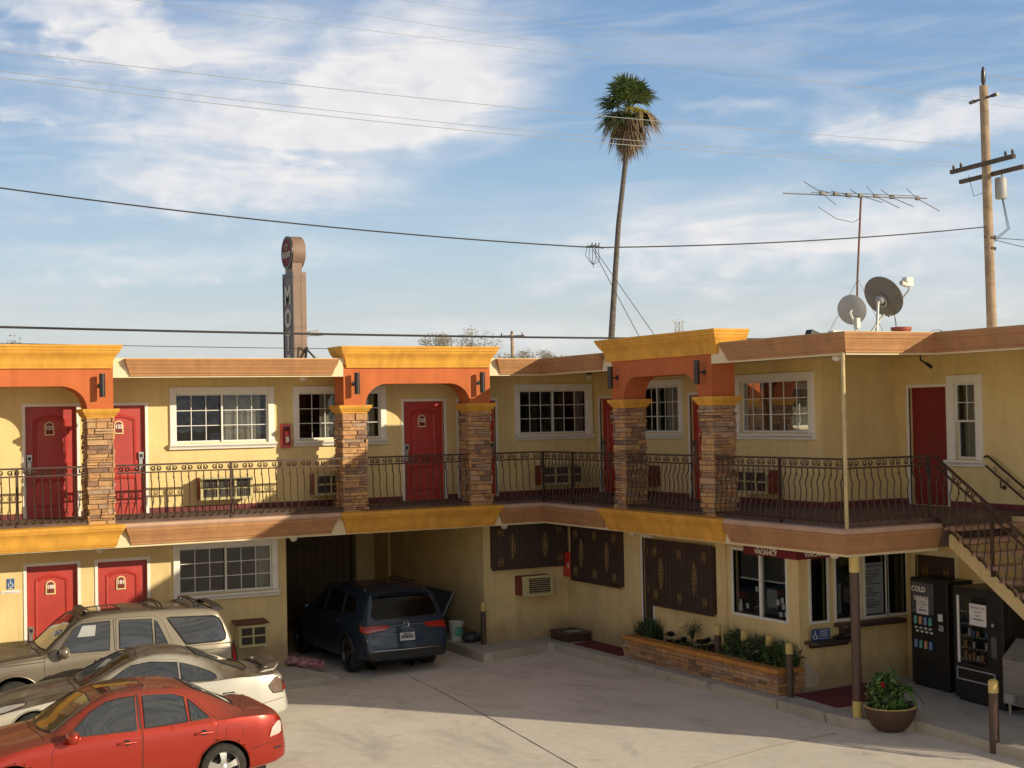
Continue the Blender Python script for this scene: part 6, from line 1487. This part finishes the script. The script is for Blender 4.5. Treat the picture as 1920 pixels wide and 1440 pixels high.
for poly in ([(-.72, 1.08), (-.30, 1.37), (.0, 1.51), (.0, 1.09)], [(.10, 1.09), (.10, 1.525), (.92, 1.51), (1.0, 1.12)], [(1.08, 1.14), (1.02, 1.50), (1.55, 1.44), (1.72, 1.2)]): car.glass(poly, 'side_window', 'darkglass')
car.glass([(-.70, 1.16), (-.60, 1.46), (-.45, 1.52), (.45, 1.52), (.60, 1.46), (.70, 1.16), (.62, 1.10), (-.62, 1.10)], 'rear_window', 'darkglass', 'rear', rim=.010)
mb = MB(); vs = []
for i in range(13):
    y = -.60 + 1.2 * i / 12; e = (abs(y) / .6) ** 3; vs += [(1.86, y, 1.62 - .03 * e), (2.06, y, 1.605 - .04 * e), (2.13, y, 1.575 - .05 * e), (2.0, y, 1.55 - .05 * e)]
mb.add(vs, [(4 * i + j, 4 * i + 4 + j, 4 * i + 4 + (j + 1) % 4, 4 * i + (j + 1) % 4) for i in range(12) for j in range(4)] + [(0, 1, 2, 3), (51, 50, 49, 48)]); mb.build('rear_spoiler', 'paint_blue', c, smooth=50)
for s_ in (-1, 1):
    car.patch('tail_lamp', [(s_ * .86, .84), (s_ * .83, .99), (s_ * .40, .985), (s_ * .36, .95), (s_ * .44, .89), (s_ * .62, .875)], 'rear', ['tail', 'trimblack'], .008, rim=.005)
car.patch('tail_lamp', [(2.05, .98), (2.25, .97), (2.27, .85), (2.08, .88)], 'side', ['tail', 'trimblack'], .006)
car.patch('licence_plate', [(-.16, .66), (-.16, .82), (.16, .82), (.16, .66)], 'rear', ['plate', 'trimblack'], .012, rim=.005)
mb = MB()
for k in range(7): mb.box(2.325, 2.333, -.13 + k * .038, -.105 + k * .038, .70, .77)
mb.box(2.325, 2.333, -.08, .08, .785, .80); mb.build('plate_lettering', 'textdark', c)
mb = MB(); h, _ = car.hit((9, 0, .97), (-1, 0, 0)); X = h.x + .012
mb.tube([(X, .062 * math.cos(a), .97 + .062 * math.sin(a)) for a in [i * PI / 12 for i in range(25)]], .007, 6)
mb.tube([(X, -.028, 1.018), (X, 0, .975), (X, .028, 1.018)], .0065, 5); mb.tube([(X, -.052, .99), (X, -.026, .925), (X, 0, .962), (X, .026, .925), (X, .052, .99)], .0065, 5); mb.build('badge', 'chrome', c)
mb = MB(); car.line(mb, [(-.36, .955), (-.08, .965)], 'rear', .007, off=.006); car.line(mb, [(.08, .965), (.36, .955)], 'rear', .007, off=.006); car.line(mb, [(-.72, .50), (0, .495), (.72, .50)], 'rear', .010, off=.006); car.line(mb, [(-.68, .345), (-.45, .35)], 'rear', .014, off=.008); mb.build('chrome_trim', 'chrome', c, smooth=60)
mb = MB()
for k in range(7): mb.box(2.315, 2.322, -.70 + k * .03, -.68 + k * .03, .74, .765)
mb.build('badge_lettering', 'chrome', c)
car.patch('rear_bumper', [(-.86, .34), (-.86, .48), (.86, .48), (.86, .34)], 'rear', ['trimblack', 'trimblack'], .008)
mb = MB(); car.line(mb, [(-.72, .60), (-.66, .53), (.66, .53), (.72, .60)], 'rear', .005); mb.build('panel_gap', 'trimblack', c)
mb = MB()
for y in (-.62, .62): mb = MB(); mb.tube([(.0, y, 1.63), (.2, y, 1.685), (1.5, y, 1.68), (1.7, y, 1.62)], .016, 6); mb.build('roof_rail', 'chrome', c, smooth=50)
mb = MB(); mb.add([(1.55, -.02, 1.64), (1.55, .02, 1.64), (1.72, .015, 1.64), (1.72, -.015, 1.64), (1.68, -.004, 1.72), (1.68, .004, 1.72), (1.71, .004, 1.715), (1.71, -.004, 1.715)], [(0, 1, 5, 4), (1, 2, 6, 5), (2, 3, 7, 6), (3, 0, 4, 7), (4, 5, 6, 7)]); mb.build('aerial', 'paint_blue', c)
car.mirror(-.62, 1.08)

# ---------------------------------------------------------------- far things: sign, palm, poles, trees, wires
t = thing('motel_sign_tower', 'tall tan sign tower with round top and vertical letters rising behind the roof', 'sign', (10.2, 14.0, 0))
mb = MB(); mb.box(-.03, .36, -.0, .92, 5.0, 9.32, 0); mb.box(-.02, .28, .12, .78, 9.32, 9.62, 0); mb.box(.19, .21, -.006, .0, 5.0, 9.3, 1); mb.build('cabinet', ['tan', 'signdark'], t)
mb = MB(); mb.box(-.05, -.03, .0, .92, 5.0, 9.32, 0); mb.build('face_panel', 'signdark', t)
mb = MB()
for a, b in ((.0, .06), (.86, .92)): mb.box(-.07, -.05, a, b, 5.0, 9.32)
mb.box(-.07, -.05, .06, .86, 9.2, 9.32); mb.build('face_frame', 'bronze', t)
mb = MB()
for i, ch in enumerate('MOTEL'): mb.text(ch, .78, (0, 0, 8.62 - i * .70), 0, .01, .95, bold=.025)
mb.build('lettering', 'letter', t, loc=(-.065, .46, 0), rotz=-PI / 2)
mb = MB(); mb.lathe([(.0, -.02), (.47, -.02), (.49, .0), (.49, .38), (.47, .40), (.0, .40)], (-.03, .47, 9.95), 44, 'x', 0); mb.build('round_head', 'tan', t, smooth=40)
mb = MB(); mb.lathe([(.49, .012), (.50, -.03), (.42, -.035), (.42, -.02)], (-.05, .47, 9.95), 44, 'x', 1); mb.lathe([(.42, -.012), (.0, -.012)], (-.06, .47, 9.95), 44, 'x', 0); mb.build('round_face', ['maroon', 'bronze'], t, smooth=40)
mb = MB(); mb.text('FLIGHT', .235, (0, 0, -.08), 0, .004, .95, bold=.008)
mb.tube([(-.14, -.004, .17), (-.05, -.004, .24), (.06, -.004, .24), (.14, -.004, .16)], .018, 5); mb.tube([(-.08, -.004, .13), (0, -.004, .09), (.08, -.004, .13)], .015, 5)
mb.build('lettering', 'letter', t, loc=(-.085, .47, 9.95), rotz=-PI / 2)
mb = MB(); mb.tube([(.42, .3, 7.05), (1.35, .1, 6.0)], .035, 6); mb.tube([(.1, -.02, 7.05), (.25, -.25, 6.85), (.05, -.5, 6.0)], .025, 6); mb.tube([(.35, -.02, 7.05), (.22, -.2, 6.7), (.18, -.3, 6.0)], .035, 6); mb.build('brace', 'bronze', t)
mb = MB(); mb.box(-.45, -.06, .2, .7, 5.8, 6.55); mb.build('lower_box', 'tan', t)
t = thing('street_lamp', 'cobra-head street lamp just past the sign tower', 'street lamp', (15.6, 27.9, 0), 0)
mb = MB(); mb.tube([(-.6, .2, 0), (-.6, .2, 7.4), (-.45, .2, 7.9), (.0, .2, 8.25)], .06, 8); mb.build('pole', 'galv', t); mb = MB(); mb.tube([(-.1, .2, 8.2), (.15, .2, 8.34), (.5, .2, 8.36), (.75, .2, 8.30)], [.05, .10, .12, .04], 8); mb.build('lamp_head', 'dishlight', t)

def palm():
    t = thing('palm_tree', 'tall fan palm with thin trunk and a skirt of dead fronds', 'palm tree', (27.69, 24.4, 0))
    path = [(-.25, 0, 0), (-.05, 0, 6.5), (0, 0, 8.0), (.05, -.3, 10.5), (.12, -.55, 12.7), (.25, -.8, 14.5), (.42, -1.0, 16.4)]
    mb = MB(); mb.tube(path, [.20, .15, .135, .118, .105, .10, .11], 14); mb.build('trunk', 'palmtrunk', t, smooth=60)
    C0 = Vector((.44, -1.03, 17.45)); rng = random.Random(21)
    def fan(mb, base, direc, R, spread, droop, mat, nseg=22, tatter=.0):
        direc = direc.normalized(); side = direc.cross(Vector((0, 0, 1)))
        side = side.normalized() if side.length > .05 else Vector((1, 0, 0)); up = side.cross(direc)
        mb.tube([base, base + direc * R * .55], .018, 4, mat)
        hub = base + direc * R * .5
        for k in range(nseg):
            a = (k / (nseg - 1) - .5) * spread; d = direc * math.cos(a) + side * math.sin(a) + up * rng.uniform(-.08, .12); L = R * rng.uniform(.62, .85) * (.75 + .25 * math.cos(a * .6))
            if rng.random() < tatter: continue
            w = .075 * R; wv = d.cross(up).normalized() * w * .5
            p1 = hub + d * L * .55 + Vector((0, 0, -droop * L * .10)); p2 = hub + d * L + Vector((0, 0, -droop * L * rng.uniform(.35, .6)))
            mb.add([hub - wv * .3, hub + wv * .3, p1 + wv, p1 - wv, p2], [(0, 1, 2, 3), (3, 2, 4)], mat)
    g = MB()
    for k in range(36):
        az = k * 2.399 + rng.uniform(-.3, .3); el = rng.choice((-.5, -.2, .1, .4, .8, 1.2)) + rng.uniform(-.2, .2); fan(g, C0 + Vector((0, 0, rng.uniform(-.1, .25))), Vector((math.cos(az) * math.cos(el), math.sin(az) * math.cos(el), math.sin(el))), rng.uniform(1.1, 1.45), 3.4, rng.uniform(.15, .6), 0 if rng.random() < .88 else 1)
    for k in range(5):
        az = -1.9 + k * .5; fan(g, C0, Vector((math.cos(az), math.sin(az), rng.uniform(-.3, .4))), .95, 2.6, .9, 1)
    g.build('green_crown', ['palmgreen', 'palmyellow'], t)
    d = MB()
    for k in range(54):
        az = k * 2.399 + rng.uniform(-.2, .2); q = k / 54; el = -.25 - 1.2 * q; z = .05 - 1.25 * q
        fan(d, C0 + Vector((0, 0, z + .1)), Vector((math.cos(az) * math.cos(el), math.sin(az) * math.cos(el), math.sin(el))), rng.uniform(.85, 1.45) * (1 - .5 * q), 1.9, 1.8, 0 if rng.random() < .9 else 1, 13, .15)
    d.build('dead_frond_skirt', ['palmdry', 'palmyellow'], t)
palm()

def pole(name, label, loc, h, r, group='utility poles'):
    t = thing(name, label, 'utility pole', loc, 0, group); mb = MB(); mb.tube([(0, 0, 0), (-.02, 0, h * .5), (-.10, 0, h)], [r * 1.15, r, r * .82], 12); mb.build('shaft', 'polewood', t, smooth=60); return t
P0 = Vector((27.42, 3.0, 0)); t = pole('utility_pole', 'tall near utility pole with transformer and two crossarms, beyond the roof', P0, 14.15, .15)
AD = Vector((-.13, -.99, 0)).normalized(); AN = Vector((-AD.y, AD.x, 0))
mb = MB()
for z, off, l in ((11.86, .16, 1.42), (11.58, -.16, 1.42)):
    o = Vector((-.34 * 0 + -.07, 0, z)) + AN * off * (-1)
    for sg in (-1,):
        if mb.v: mb.build('crossarm', 'crossarm', t); mb = MB()
        a, b = o - AD * l, o + AD * l; vs = []
        for p in (a, b):
            for u, v in ((-.05, -.06), (.05, -.06), (.05, .06), (-.05, .06)): vs.append(p + AN * u + Vector((0, 0, v)))
        mb.add(vs, [(3, 2, 1, 0), (4, 5, 6, 7), (0, 1, 5, 4), (1, 2, 6, 5), (2, 3, 7, 6), (3, 0, 4, 7)])
a, b = Vector((-.1, 0, 13.78)) - AD * .52, Vector((-.1, 0, 13.78)) + AD * .52
mb.build('crossarm', 'crossarm', t); mb = MB(); mb.tube([a, b], .035, 6); mb.build('crossarm', 'crossarm', t)
mb = MB()
for q in (-1.3, -.95, 1.05, 1.35): p = Vector((-.07, 0, 11.92)) - AN * .16 + AD * q; mb.tube([p, p + Vector((0, 0, .06)), p + Vector((0, 0, .14))], [.02, .045, .03], 8)
mb.build('insulator', 'insul', t, smooth=50)
for q0, q1 in ((a - AD * .1, a + AD * .16), (b - AD * .16, b + AD * .1)): mb = MB(); mb.tube([q0, q1], .055, 8); mb.build('insulator', 'insul', t, smooth=50)
mb = MB(); mb.tube([(-.10, 0, 14.15), (-.10, 0, 14.3), (-.10, 0, 14.55), (-.10, 0, 14.7)], [.03, .07, .06, .03], 8)
mb.build('insulator', 'insul', t, smooth=50)
mb = MB(); TP = Vector((.30, -.18, 0)); mb.lathe([(0, 10.86), (.16, 10.86), (.17, 10.9), (.17, 11.42), (.15, 11.47), (0, 11.49)], (TP.x, TP.y, 0), 20); mb.tube([TP + Vector((.05, 0, 11.48)), TP + Vector((.05, 0, 11.6))], .03, 6); mb.build('transformer', 'dishlight', t, smooth=40)
mb = MB()
for k in range(4): mb.tube([Vector((0, 0, 11.7)) + AD * (-.9 + k * .1), Vector((-.2, 0, 11.0 + .05 * k)) - AD * .45, Vector((-.05, 0, 11.1))], .008, 4) if k == 0 else mb.tube([TP + Vector((.02 * k, 0, 10.9)), TP + Vector((.10 + .05 * k, -.05, 10.0)), Vector((.05, 0, 9.7 - .05 * k))], .010, 4)
mb.tube([(-.22, 0, 9.75), (.22, 0, 9.8)], .025, 5); mb.tube([(-.2, 0, 9.45), (.2, 0, 9.4)], .02, 5); mb.lathe([(.17, 9.4), (.17, 9.46)], n=12); mb.lathe([(.17, 9.7), (.17, 9.76)], n=12); mb.build('cable_bracket', 'wire', t)
t = pole('utility_pole', 'distant utility pole with one crossarm seen between two bare trees and the palm', (55.76, 86.5, 0), 12.1, .17)
mb = MB(); q = Vector((.88, -.47, 0)); mb.tube([Vector((-.1, 0, 11.85)) - q * 1.1, Vector((-.1, 0, 11.85)) + q * 1.1], .09, 4); mb.tube([Vector((-.1, 0, 11.6)), Vector((-.1, 0, 12.3))], .1, 5)
for z in (-1, 1): mb.tube([Vector((-.1, 0, 11.85)) + q * z * .9, Vector((-.1, 0, 12.15)) + q * z * .9], .06, 5)
mb.build('crossarm', 'crossarm', t)
# hazy lattice tower
t = thing('lattice_tower', 'faint far-off lattice power tower above the shaded gold cornice', 'pylon', (275.6, 384.5, 0))
mb = MB(); s0, s1, H = 3.4, .9, 35.5
for sx in (-1, 1):
    for sy in (-1, 1): mb.tube([(sx * s0, sy * s0, 0), (sx * s1, sy * s1, 30), (sx * s1, sy * s1, H)], .13, 4)
for k in range(10):
    z0, z1 = 14 + k * 2.1, 16.1 + k * 2.1; w0, w1 = [s0 + (s1 - s0) * min(1, z / 30) for z in (z0, z1)]
    for sy in (-1, 1): mb.tube([(-w0, sy * w0, z0), (w1, sy * w1, z1)], .09, 4); mb.tube([(w0, sy * w0, z0), (-w1, sy * w1, z1)], .09, 4)
for z, l in ((29, 3.2), (32, 2.4), (35, 2.8)): mb.tube([(-l, 0, z + .4), (0, 0, z), (l, 0, z + .4)], .12, 4); mb.tube([(-l, 0, z + .4), (0, 0, z + 1.2), (l, 0, z + .4)], .09, 4)
mb.build('lattice', 'towersteel', t)

def tree(label, loc, h, cw, seed, lean=0., dens=1.):
    rng = random.Random(seed); t = thing('tree', label, 'tree', loc, 0, 'distant trees'); tr = MB(); tips = []
    def br(p, d, l, r, lev):
        q = p + d * l; m = p + d * l * .5 + Vector((rng.gauss(0, .05), rng.gauss(0, .05), 0)) * l; tr.tube([p, m, q], [r, r * .85, r * .65], 5, caps=False)
        if lev == 0: tips.append(q); return
        for k in range(3):
            nd = (d + Vector((rng.gauss(0, .5), rng.gauss(0, .5), rng.uniform(-.1, .35)))).normalized(); br(q, nd, l * rng.uniform(.6, .8), r * .6, lev - 1)
        if lev < 3: tips.append(m)
    br(Vector((0, 0, 0)), Vector((lean, 0, 1)).normalized(), h * .42, .16, 4); tr.build('trunk', 'treebark', t)
    mb = MB()
    for p in tips:
        if rng.random() > dens: continue
        leafy(mb, p, .55, 60, .085, rng, .8)
    mb.build('crown', 'treeleaf', t)
tree('thin-leaved distant tree, the one farther from the distant pole', (42.7, 70.6, 0), 9.85, 3, 5, .03); tree('thin-leaved distant tree leaning toward the distant pole', (46.0, 69.3, 0), 9.6, 3, 9, .12)
def shrubtop(label, loc, h, seed):
    rng = random.Random(seed); t = thing('tree', label, 'tree', loc, 0, 'distant trees'); mb = MB(); mb.tube([(0, 0, 0), (.1, 0, h * .8)], .15, 6); mb.build('trunk', 'treebark', t); mb = MB()
    for k in range(14): leafy(mb, (rng.gauss(0, .9), rng.gauss(0, .9), h - rng.random() * 1.6), .5, 34, .12, rng, .8)
    mb.build('crown', 'treeleaf', t)
shrubtop('distant treetop just showing above the gold cornice at the picture edge', (8.9, 66., 0), 10.2, 4)

# overhead wires
def proj_pt(az, el, dist): return Vector((CAM.x + math.sin(az) * dist, CAM.y + math.cos(az) * dist, CAM.z + math.tan(el) * dist))
CAM = Vector((-4.746, -28.376, 4.867))
def wire(label, a, b, sag, r, mat='wire', name='overhead_wire', group='overhead wires', n=26):
    a, b = Vector(a), Vector(b); mb = MB(); c = a
    mb.tube([a.lerp(b, i / n) - a + Vector((0, 0, -sag * 4 * (i / n) * (1 - i / n))) for i in range(n + 1)], r, 5)
    o = mb.build(name, mat, loc=a); tag(o, label, 'wire', group); return o
wire('thick cable bundle low across the sky just above the roofs', (-6, 8, 7.32), (24, 8, 7.06), .1, .030)
wire('thin cable below the thick bundle, above the left roofs', (-6, 8.5, 6.98), (12.5, 8.5, 6.72), .05, .009)
wire('twisted service cable from the picture edge to the splice by the palm', (-6, 3, 10.35), (14.1, 3, 8.985), .28, .017)
wire('twisted service cable from the splice by the palm to the near utility pole', (14.1, 3, 8.985), (27.25, 3, 10.05), .12, .017)
wire('dark high wire reaching the pole crossarm, topmost of the three parallel wires', (-6, 3, 12.72), (27.3, 3, 12.38), .25, .008, 'thinwire')
wire('middle one of the three parallel wires running to the lower crossarm', (-6, 3, 12.42), (26.6, 3, 11.86), .36, .007, 'thinwire')
wire('lowest one of the three parallel wires running to the lower crossarm', (-6, 3, 12.28), (26.2, 3, 11.74), .36, .008, 'thinwire')
wire('faint wire crossing the sky to the small crossarm near the pole top', (-6, 3, 14.1), (26.9, 3, 13.78), .2, .005, 'thinwire')
wire('faint wire crossing the very top of the sky, lower of two', (-2, 3, 14.55), (30, 3, 13.6), .15, .005, 'thinwire')
wire('faint wire crossing the very top of the sky, upper of two', (2, 3, 14.75), (30, 3, 14.45), .15, .005, 'thinwire')
wire('wire leaving the pole top toward the picture edge', (27.35, 3, 14.5), (34, 1, 14.0), .1, .007, 'thinwire'); wire('wire leaving the small upper crossarm toward the picture edge', (27.6, 2.1, 13.8), (34, 1, 13.1), .1, .007, 'thinwire')
wire('service drop sloping from the pole bracket down to the picture edge', (27.5, 3, 9.7), (34, -2, 7.6), .1, .010); wire('nearly level service drop from the pole bracket to the picture edge', (27.5, 3, 9.75), (34, -1, 9.3), .1, .010)
wire('service drop from the splice down to the roof, left of the palm trunk', (14.05, 3, 8.95), (14.9, 1.8, 6.2), .0, .009); wire('service drop from the splice crossing the palm trunk to the gold cornice', (14.1, 3, 8.95), (15.9, 2.4, 6.2), .0, .009)
t = thing('cable_splice', 'tangle of looped wires and clamps where the service drops meet', 'cable', (14.1, 3.0, 8.98), 0)
mb = MB(); mb.tube([(-.22, 0, .02), (0, 0, .05), (.25, 0, .0)], .022, 5)
for k in range(5): mb.tube([(-.2 + .08 * k, 0, .02), (-.25 + .1 * k, .02, -.2 - .03 * k), (-.05, 0, -.42), (-.02, 0, -.5)], .008, 4)
for k in range(3): mb.tube([(-.08 + .1 * k, 0, .04), (-.05 + .1 * k, 0, .12)], .015, 5)
mb.build('clamp', 'wire', t)

# ---------------------------------------------------------------- light, sky, camera
AZ = math.atan2(.77, -1.0); EL = math.atan(.42 / math.hypot(.77, 1.0))
w = bpy.data.worlds.new('World'); scene.world = w; w.use_nodes = True; nt = w.node_tree
bg = nt.nodes['Background']; STR = .10
sky = nt.nodes.new('ShaderNodeTexSky'); sky.sky_type = 'NISHITA'; sky.sun_disc = False; sky.sun_elevation = EL; sky.sun_rotation = AZ
sky.air_density = 1.0; sky.dust_density = .8; sky.ozone_density = 1.5; sky.altitude = 50
tc = nt.nodes.new('ShaderNodeTexCoord'); sp = nt.nodes.new('ShaderNodeSeparateXYZ'); nt.links.new(tc.outputs['Generated'], sp.inputs[0])
def math_(op, a, b=None, c=None, clamp=False):
    n = nt.nodes.new('ShaderNodeMath'); n.operation = op; n.use_clamp = clamp
    for i, v in enumerate((a, b, c)):
        if v is None: continue
        if isinstance(v, (int, float)): n.inputs[i].default_value = v
        else: nt.links.new(v, n.inputs[i])
    return n.outputs[0]
def sstep(v, e0, e1):
    n = nt.nodes.new('ShaderNodeMapRange'); n.interpolation_type = 'SMOOTHSTEP'; n.inputs[1].default_value = e0; n.inputs[2].default_value = e1; nt.links.new(v, n.inputs[0]); return n.outputs[0]
az = math_('MULTIPLY', math_('ARCTAN2', sp.outputs[0], sp.outputs[1]), 57.2958)
el = math_('MULTIPLY', math_('ARCSINE', sp.outputs[2]), 57.2958)
cv = nt.nodes.new('ShaderNodeCombineXYZ'); nt.links.new(az, cv.inputs[0]); nt.links.new(el, cv.inputs[1])
def skynoise(scale, sx, sy, rot, detail, rough, dist, seed):
    mp = nt.nodes.new('ShaderNodeMapping'); mp.inputs['Rotation'].default_value = (0, 0, math.radians(rot)); mp.inputs['Scale'].default_value = (sx, sy, 1); mp.inputs['Location'].default_value = (seed, seed * 1.7, 0)
    nt.links.new(cv.outputs[0], mp.inputs['Vector']); return noise(nt, scale, detail, mp.outputs['Vector'], rough, dist).outputs['Fac']
n_big = skynoise(.10, 1., 2.4, 16, 7, .52, .5, 3.1)
n_wisp = skynoise(.22, .55, 3.2, 12, 8, .58, .8, 11.7)
n_fine = skynoise(.7, 1., 1.8, 20, 5, .5, .4, 5.3)
# azimuth of the picture centre is 27.7 degrees; clouds are described by azimuth and elevation in the sky itself
a_ = math_('SUBTRACT', az, 27.7)
wob = math_('MULTIPLY', math_('SUBTRACT', n_fine, .5), 3.2); wob2 = math_('MULTIPLY', math_('SUBTRACT', n_big, .5), 9.)
aw = math_('ADD', a_, math_('ADD', wob, wob2)); ew = math_('ADD', el, math_('MULTIPLY', math_('ADD', wob, wob2), .45))
def blob(a0, e0, ra, re, slope=0., pw=1.):
    da = math_('DIVIDE', math_('SUBTRACT', aw, a0), ra)
    de = math_('DIVIDE', math_('SUBTRACT', ew, math_('ADD', math_('MULTIPLY', math_('SUBTRACT', aw, a0), slope), e0)), re)
    r = math_('SQRT', math_('ADD', math_('MULTIPLY', da, da), math_('MULTIPLY', de, de)))
    return sstep(r, 1.0, .25)
parts = [(blob(-4.2, 12.6, 8.5, 4.8, .25), 1.0), (blob(-10., 9.6, 11., 2.8, .1), .72), (blob(-15., 14.2, 6.5, 2.6, -.25), .95), (blob(-11., 12.5, 11., 4.5, .0), .62), (blob(-1.5, 16.2, 3., 3., .0), .6),
         (blob(10., 6.6, 13., 2.4, .02), .68), (blob(16., 10.8, 8., 1.2, -.05), .55), (blob(-12., 6.2, 10., 1.0, .05), .42), (blob(3., 3.3, 22., 1.3, .0), .34), (blob(17., 4.6, 7., 2.0, -.1), .42), (blob(9., 11.6, 4., .7, .0), .40), (blob(-18., 11.2, 3., .7, -.1), .5)]
den = None
for b_, k in parts:
    v = math_('MULTIPLY', b_, k); den = v if den is None else math_('MAXIMUM', den, v)
tex = math_('ADD', math_('MULTIPLY', n_wisp, .9), math_('MULTIPLY', n_fine, .35))
cl = math_('MULTIPLY', den, sstep(tex, .30, .82))
cl = math_('ADD', math_('MULTIPLY', cl, .85), math_('MULTIPLY', math_('MULTIPLY', den, den), .62), clamp=False)
veil = math_('MULTIPLY', sstep(n_wisp, .42, .72), .25)
cl = math_('ADD', cl, veil, clamp=True)
grad = ramp(nt, sstep(el, -1., 17.), [(0., (.66, .66, .63)), (.12, (.66, .70, .69)), (.35, (.52, .66, .77)), (.65, (.34, .52, .73)), (1., (.215, .375, .63))])
# base: Nishita, tinted toward the hazy measured gradient; clouds added above it (values divided by the strength)
skyc = mixc(nt, .88, sky.outputs[0], mixc(nt, 1., grad.outputs['Color'], (1 / STR,) * 3, 'MULTIPLY'))
cloudc = ramp(nt, n_fine, [(.25, (.77 / STR, .77 / STR, .80 / STR)), (.7, (.90 / STR, .88 / STR, .88 / STR))])
low = mixc(nt, cl, skyc, cloudc.outputs['Color'])
# overhead and toward the low sun the sky is bright broken cloud
sun_v = Vector((.77, -1., .42)).normalized()
dt = math_('ADD', math_('ADD', math_('MULTIPLY', sp.outputs[0], sun_v.x), math_('MULTIPLY', sp.outputs[1], sun_v.y)), math_('MULTIPLY', sp.outputs[2], sun_v.z))
glow = ramp(nt, sstep(dt, -.5, 1.), [(0., (.09 / STR, .095 / STR, .105 / STR)), (.5, (.11 / STR, .112 / STR, .115 / STR)), (1., (.5 / STR, .42 / STR, .31 / STR))])
up = math_('MAXIMUM', sstep(el, 19., 42.), math_('MULTIPLY', sstep(dt, .15, .8), sstep(el, -1., 6.)))
vd = math_('ADD', math_('MULTIPLY', sp.outputs[0], .465), math_('MULTIPLY', sp.outputs[1], .885))
side = math_('MULTIPLY', sstep(vd, .78, .30), sstep(el, 20., 6.))
low = mixc(nt, side, low, mixc(nt, sstep(n_wisp, .40, .60), (.58 / STR, .62 / STR, .68 / STR), (1.5 / STR, 1.45 / STR, 1.38 / STR)))
upm = math_('MULTIPLY', up, math_('SUBTRACT', 1., math_('MULTIPLY', side, .8)))
final = mixc(nt, upm, low, mixc(nt, math_('MULTIPLY', sstep(n_big, .35, .6), .25), mixc(nt, 1., glow.outputs['Color'], ramp(nt, n_wisp, [(.38, (.45, .5, .6)), (.62, (1.8, 1.75, 1.65))]).outputs['Color'], 'MULTIPLY'), skyc))
nt.links.new(final, bg.inputs['Color']); bg.inputs['Strength'].default_value = STR

sl = bpy.data.lights.new('sun', 'SUN'); sl.energy = 5.0; sl.angle = math.radians(.53); sl.color = (1., .86, .61)
so = bpy.data.objects.new('sun', sl); COL.objects.link(so); so.rotation_euler = Vector((-.77, 1., -.42)).to_track_quat('-Z', 'Y').to_euler(); so.location = (20, -40, 30)

cam = bpy.data.cameras.new('camera'); co = bpy.data.objects.new('camera', cam); COL.objects.link(co); scene.camera = co
yaw, pitch, roll, fpx = .48352036, .02155014, -.01959463, 2779.394
Fw = Vector((math.sin(yaw) * math.cos(pitch), math.cos(yaw) * math.cos(pitch), math.sin(pitch))); Rt = Vector((math.cos(yaw), -math.sin(yaw), 0)); Up = Rt.cross(Fw)
R2 = Rt * math.cos(roll) + Up * math.sin(roll); U2 = -Rt * math.sin(roll) + Up * math.cos(roll)
co.matrix_world = Matrix(((R2.x, U2.x, -Fw.x, CAM.x), (R2.y, U2.y, -Fw.y, CAM.y), (R2.z, U2.z, -Fw.z, CAM.z), (0, 0, 0, 1)))
cam.sensor_width = 36; cam.lens = 36 * fpx / 1920; cam.clip_end = 3000; cam.clip_start = .1
scene.render.engine = 'CYCLES'
scene.view_settings.view_transform = 'Standard'; scene.view_settings.look = 'None'; scene.view_settings.exposure = 0
scene.cycles.max_bounces = 6; scene.cycles.transparent_max_bounces = 12
scene.cycles.use_denoising = True
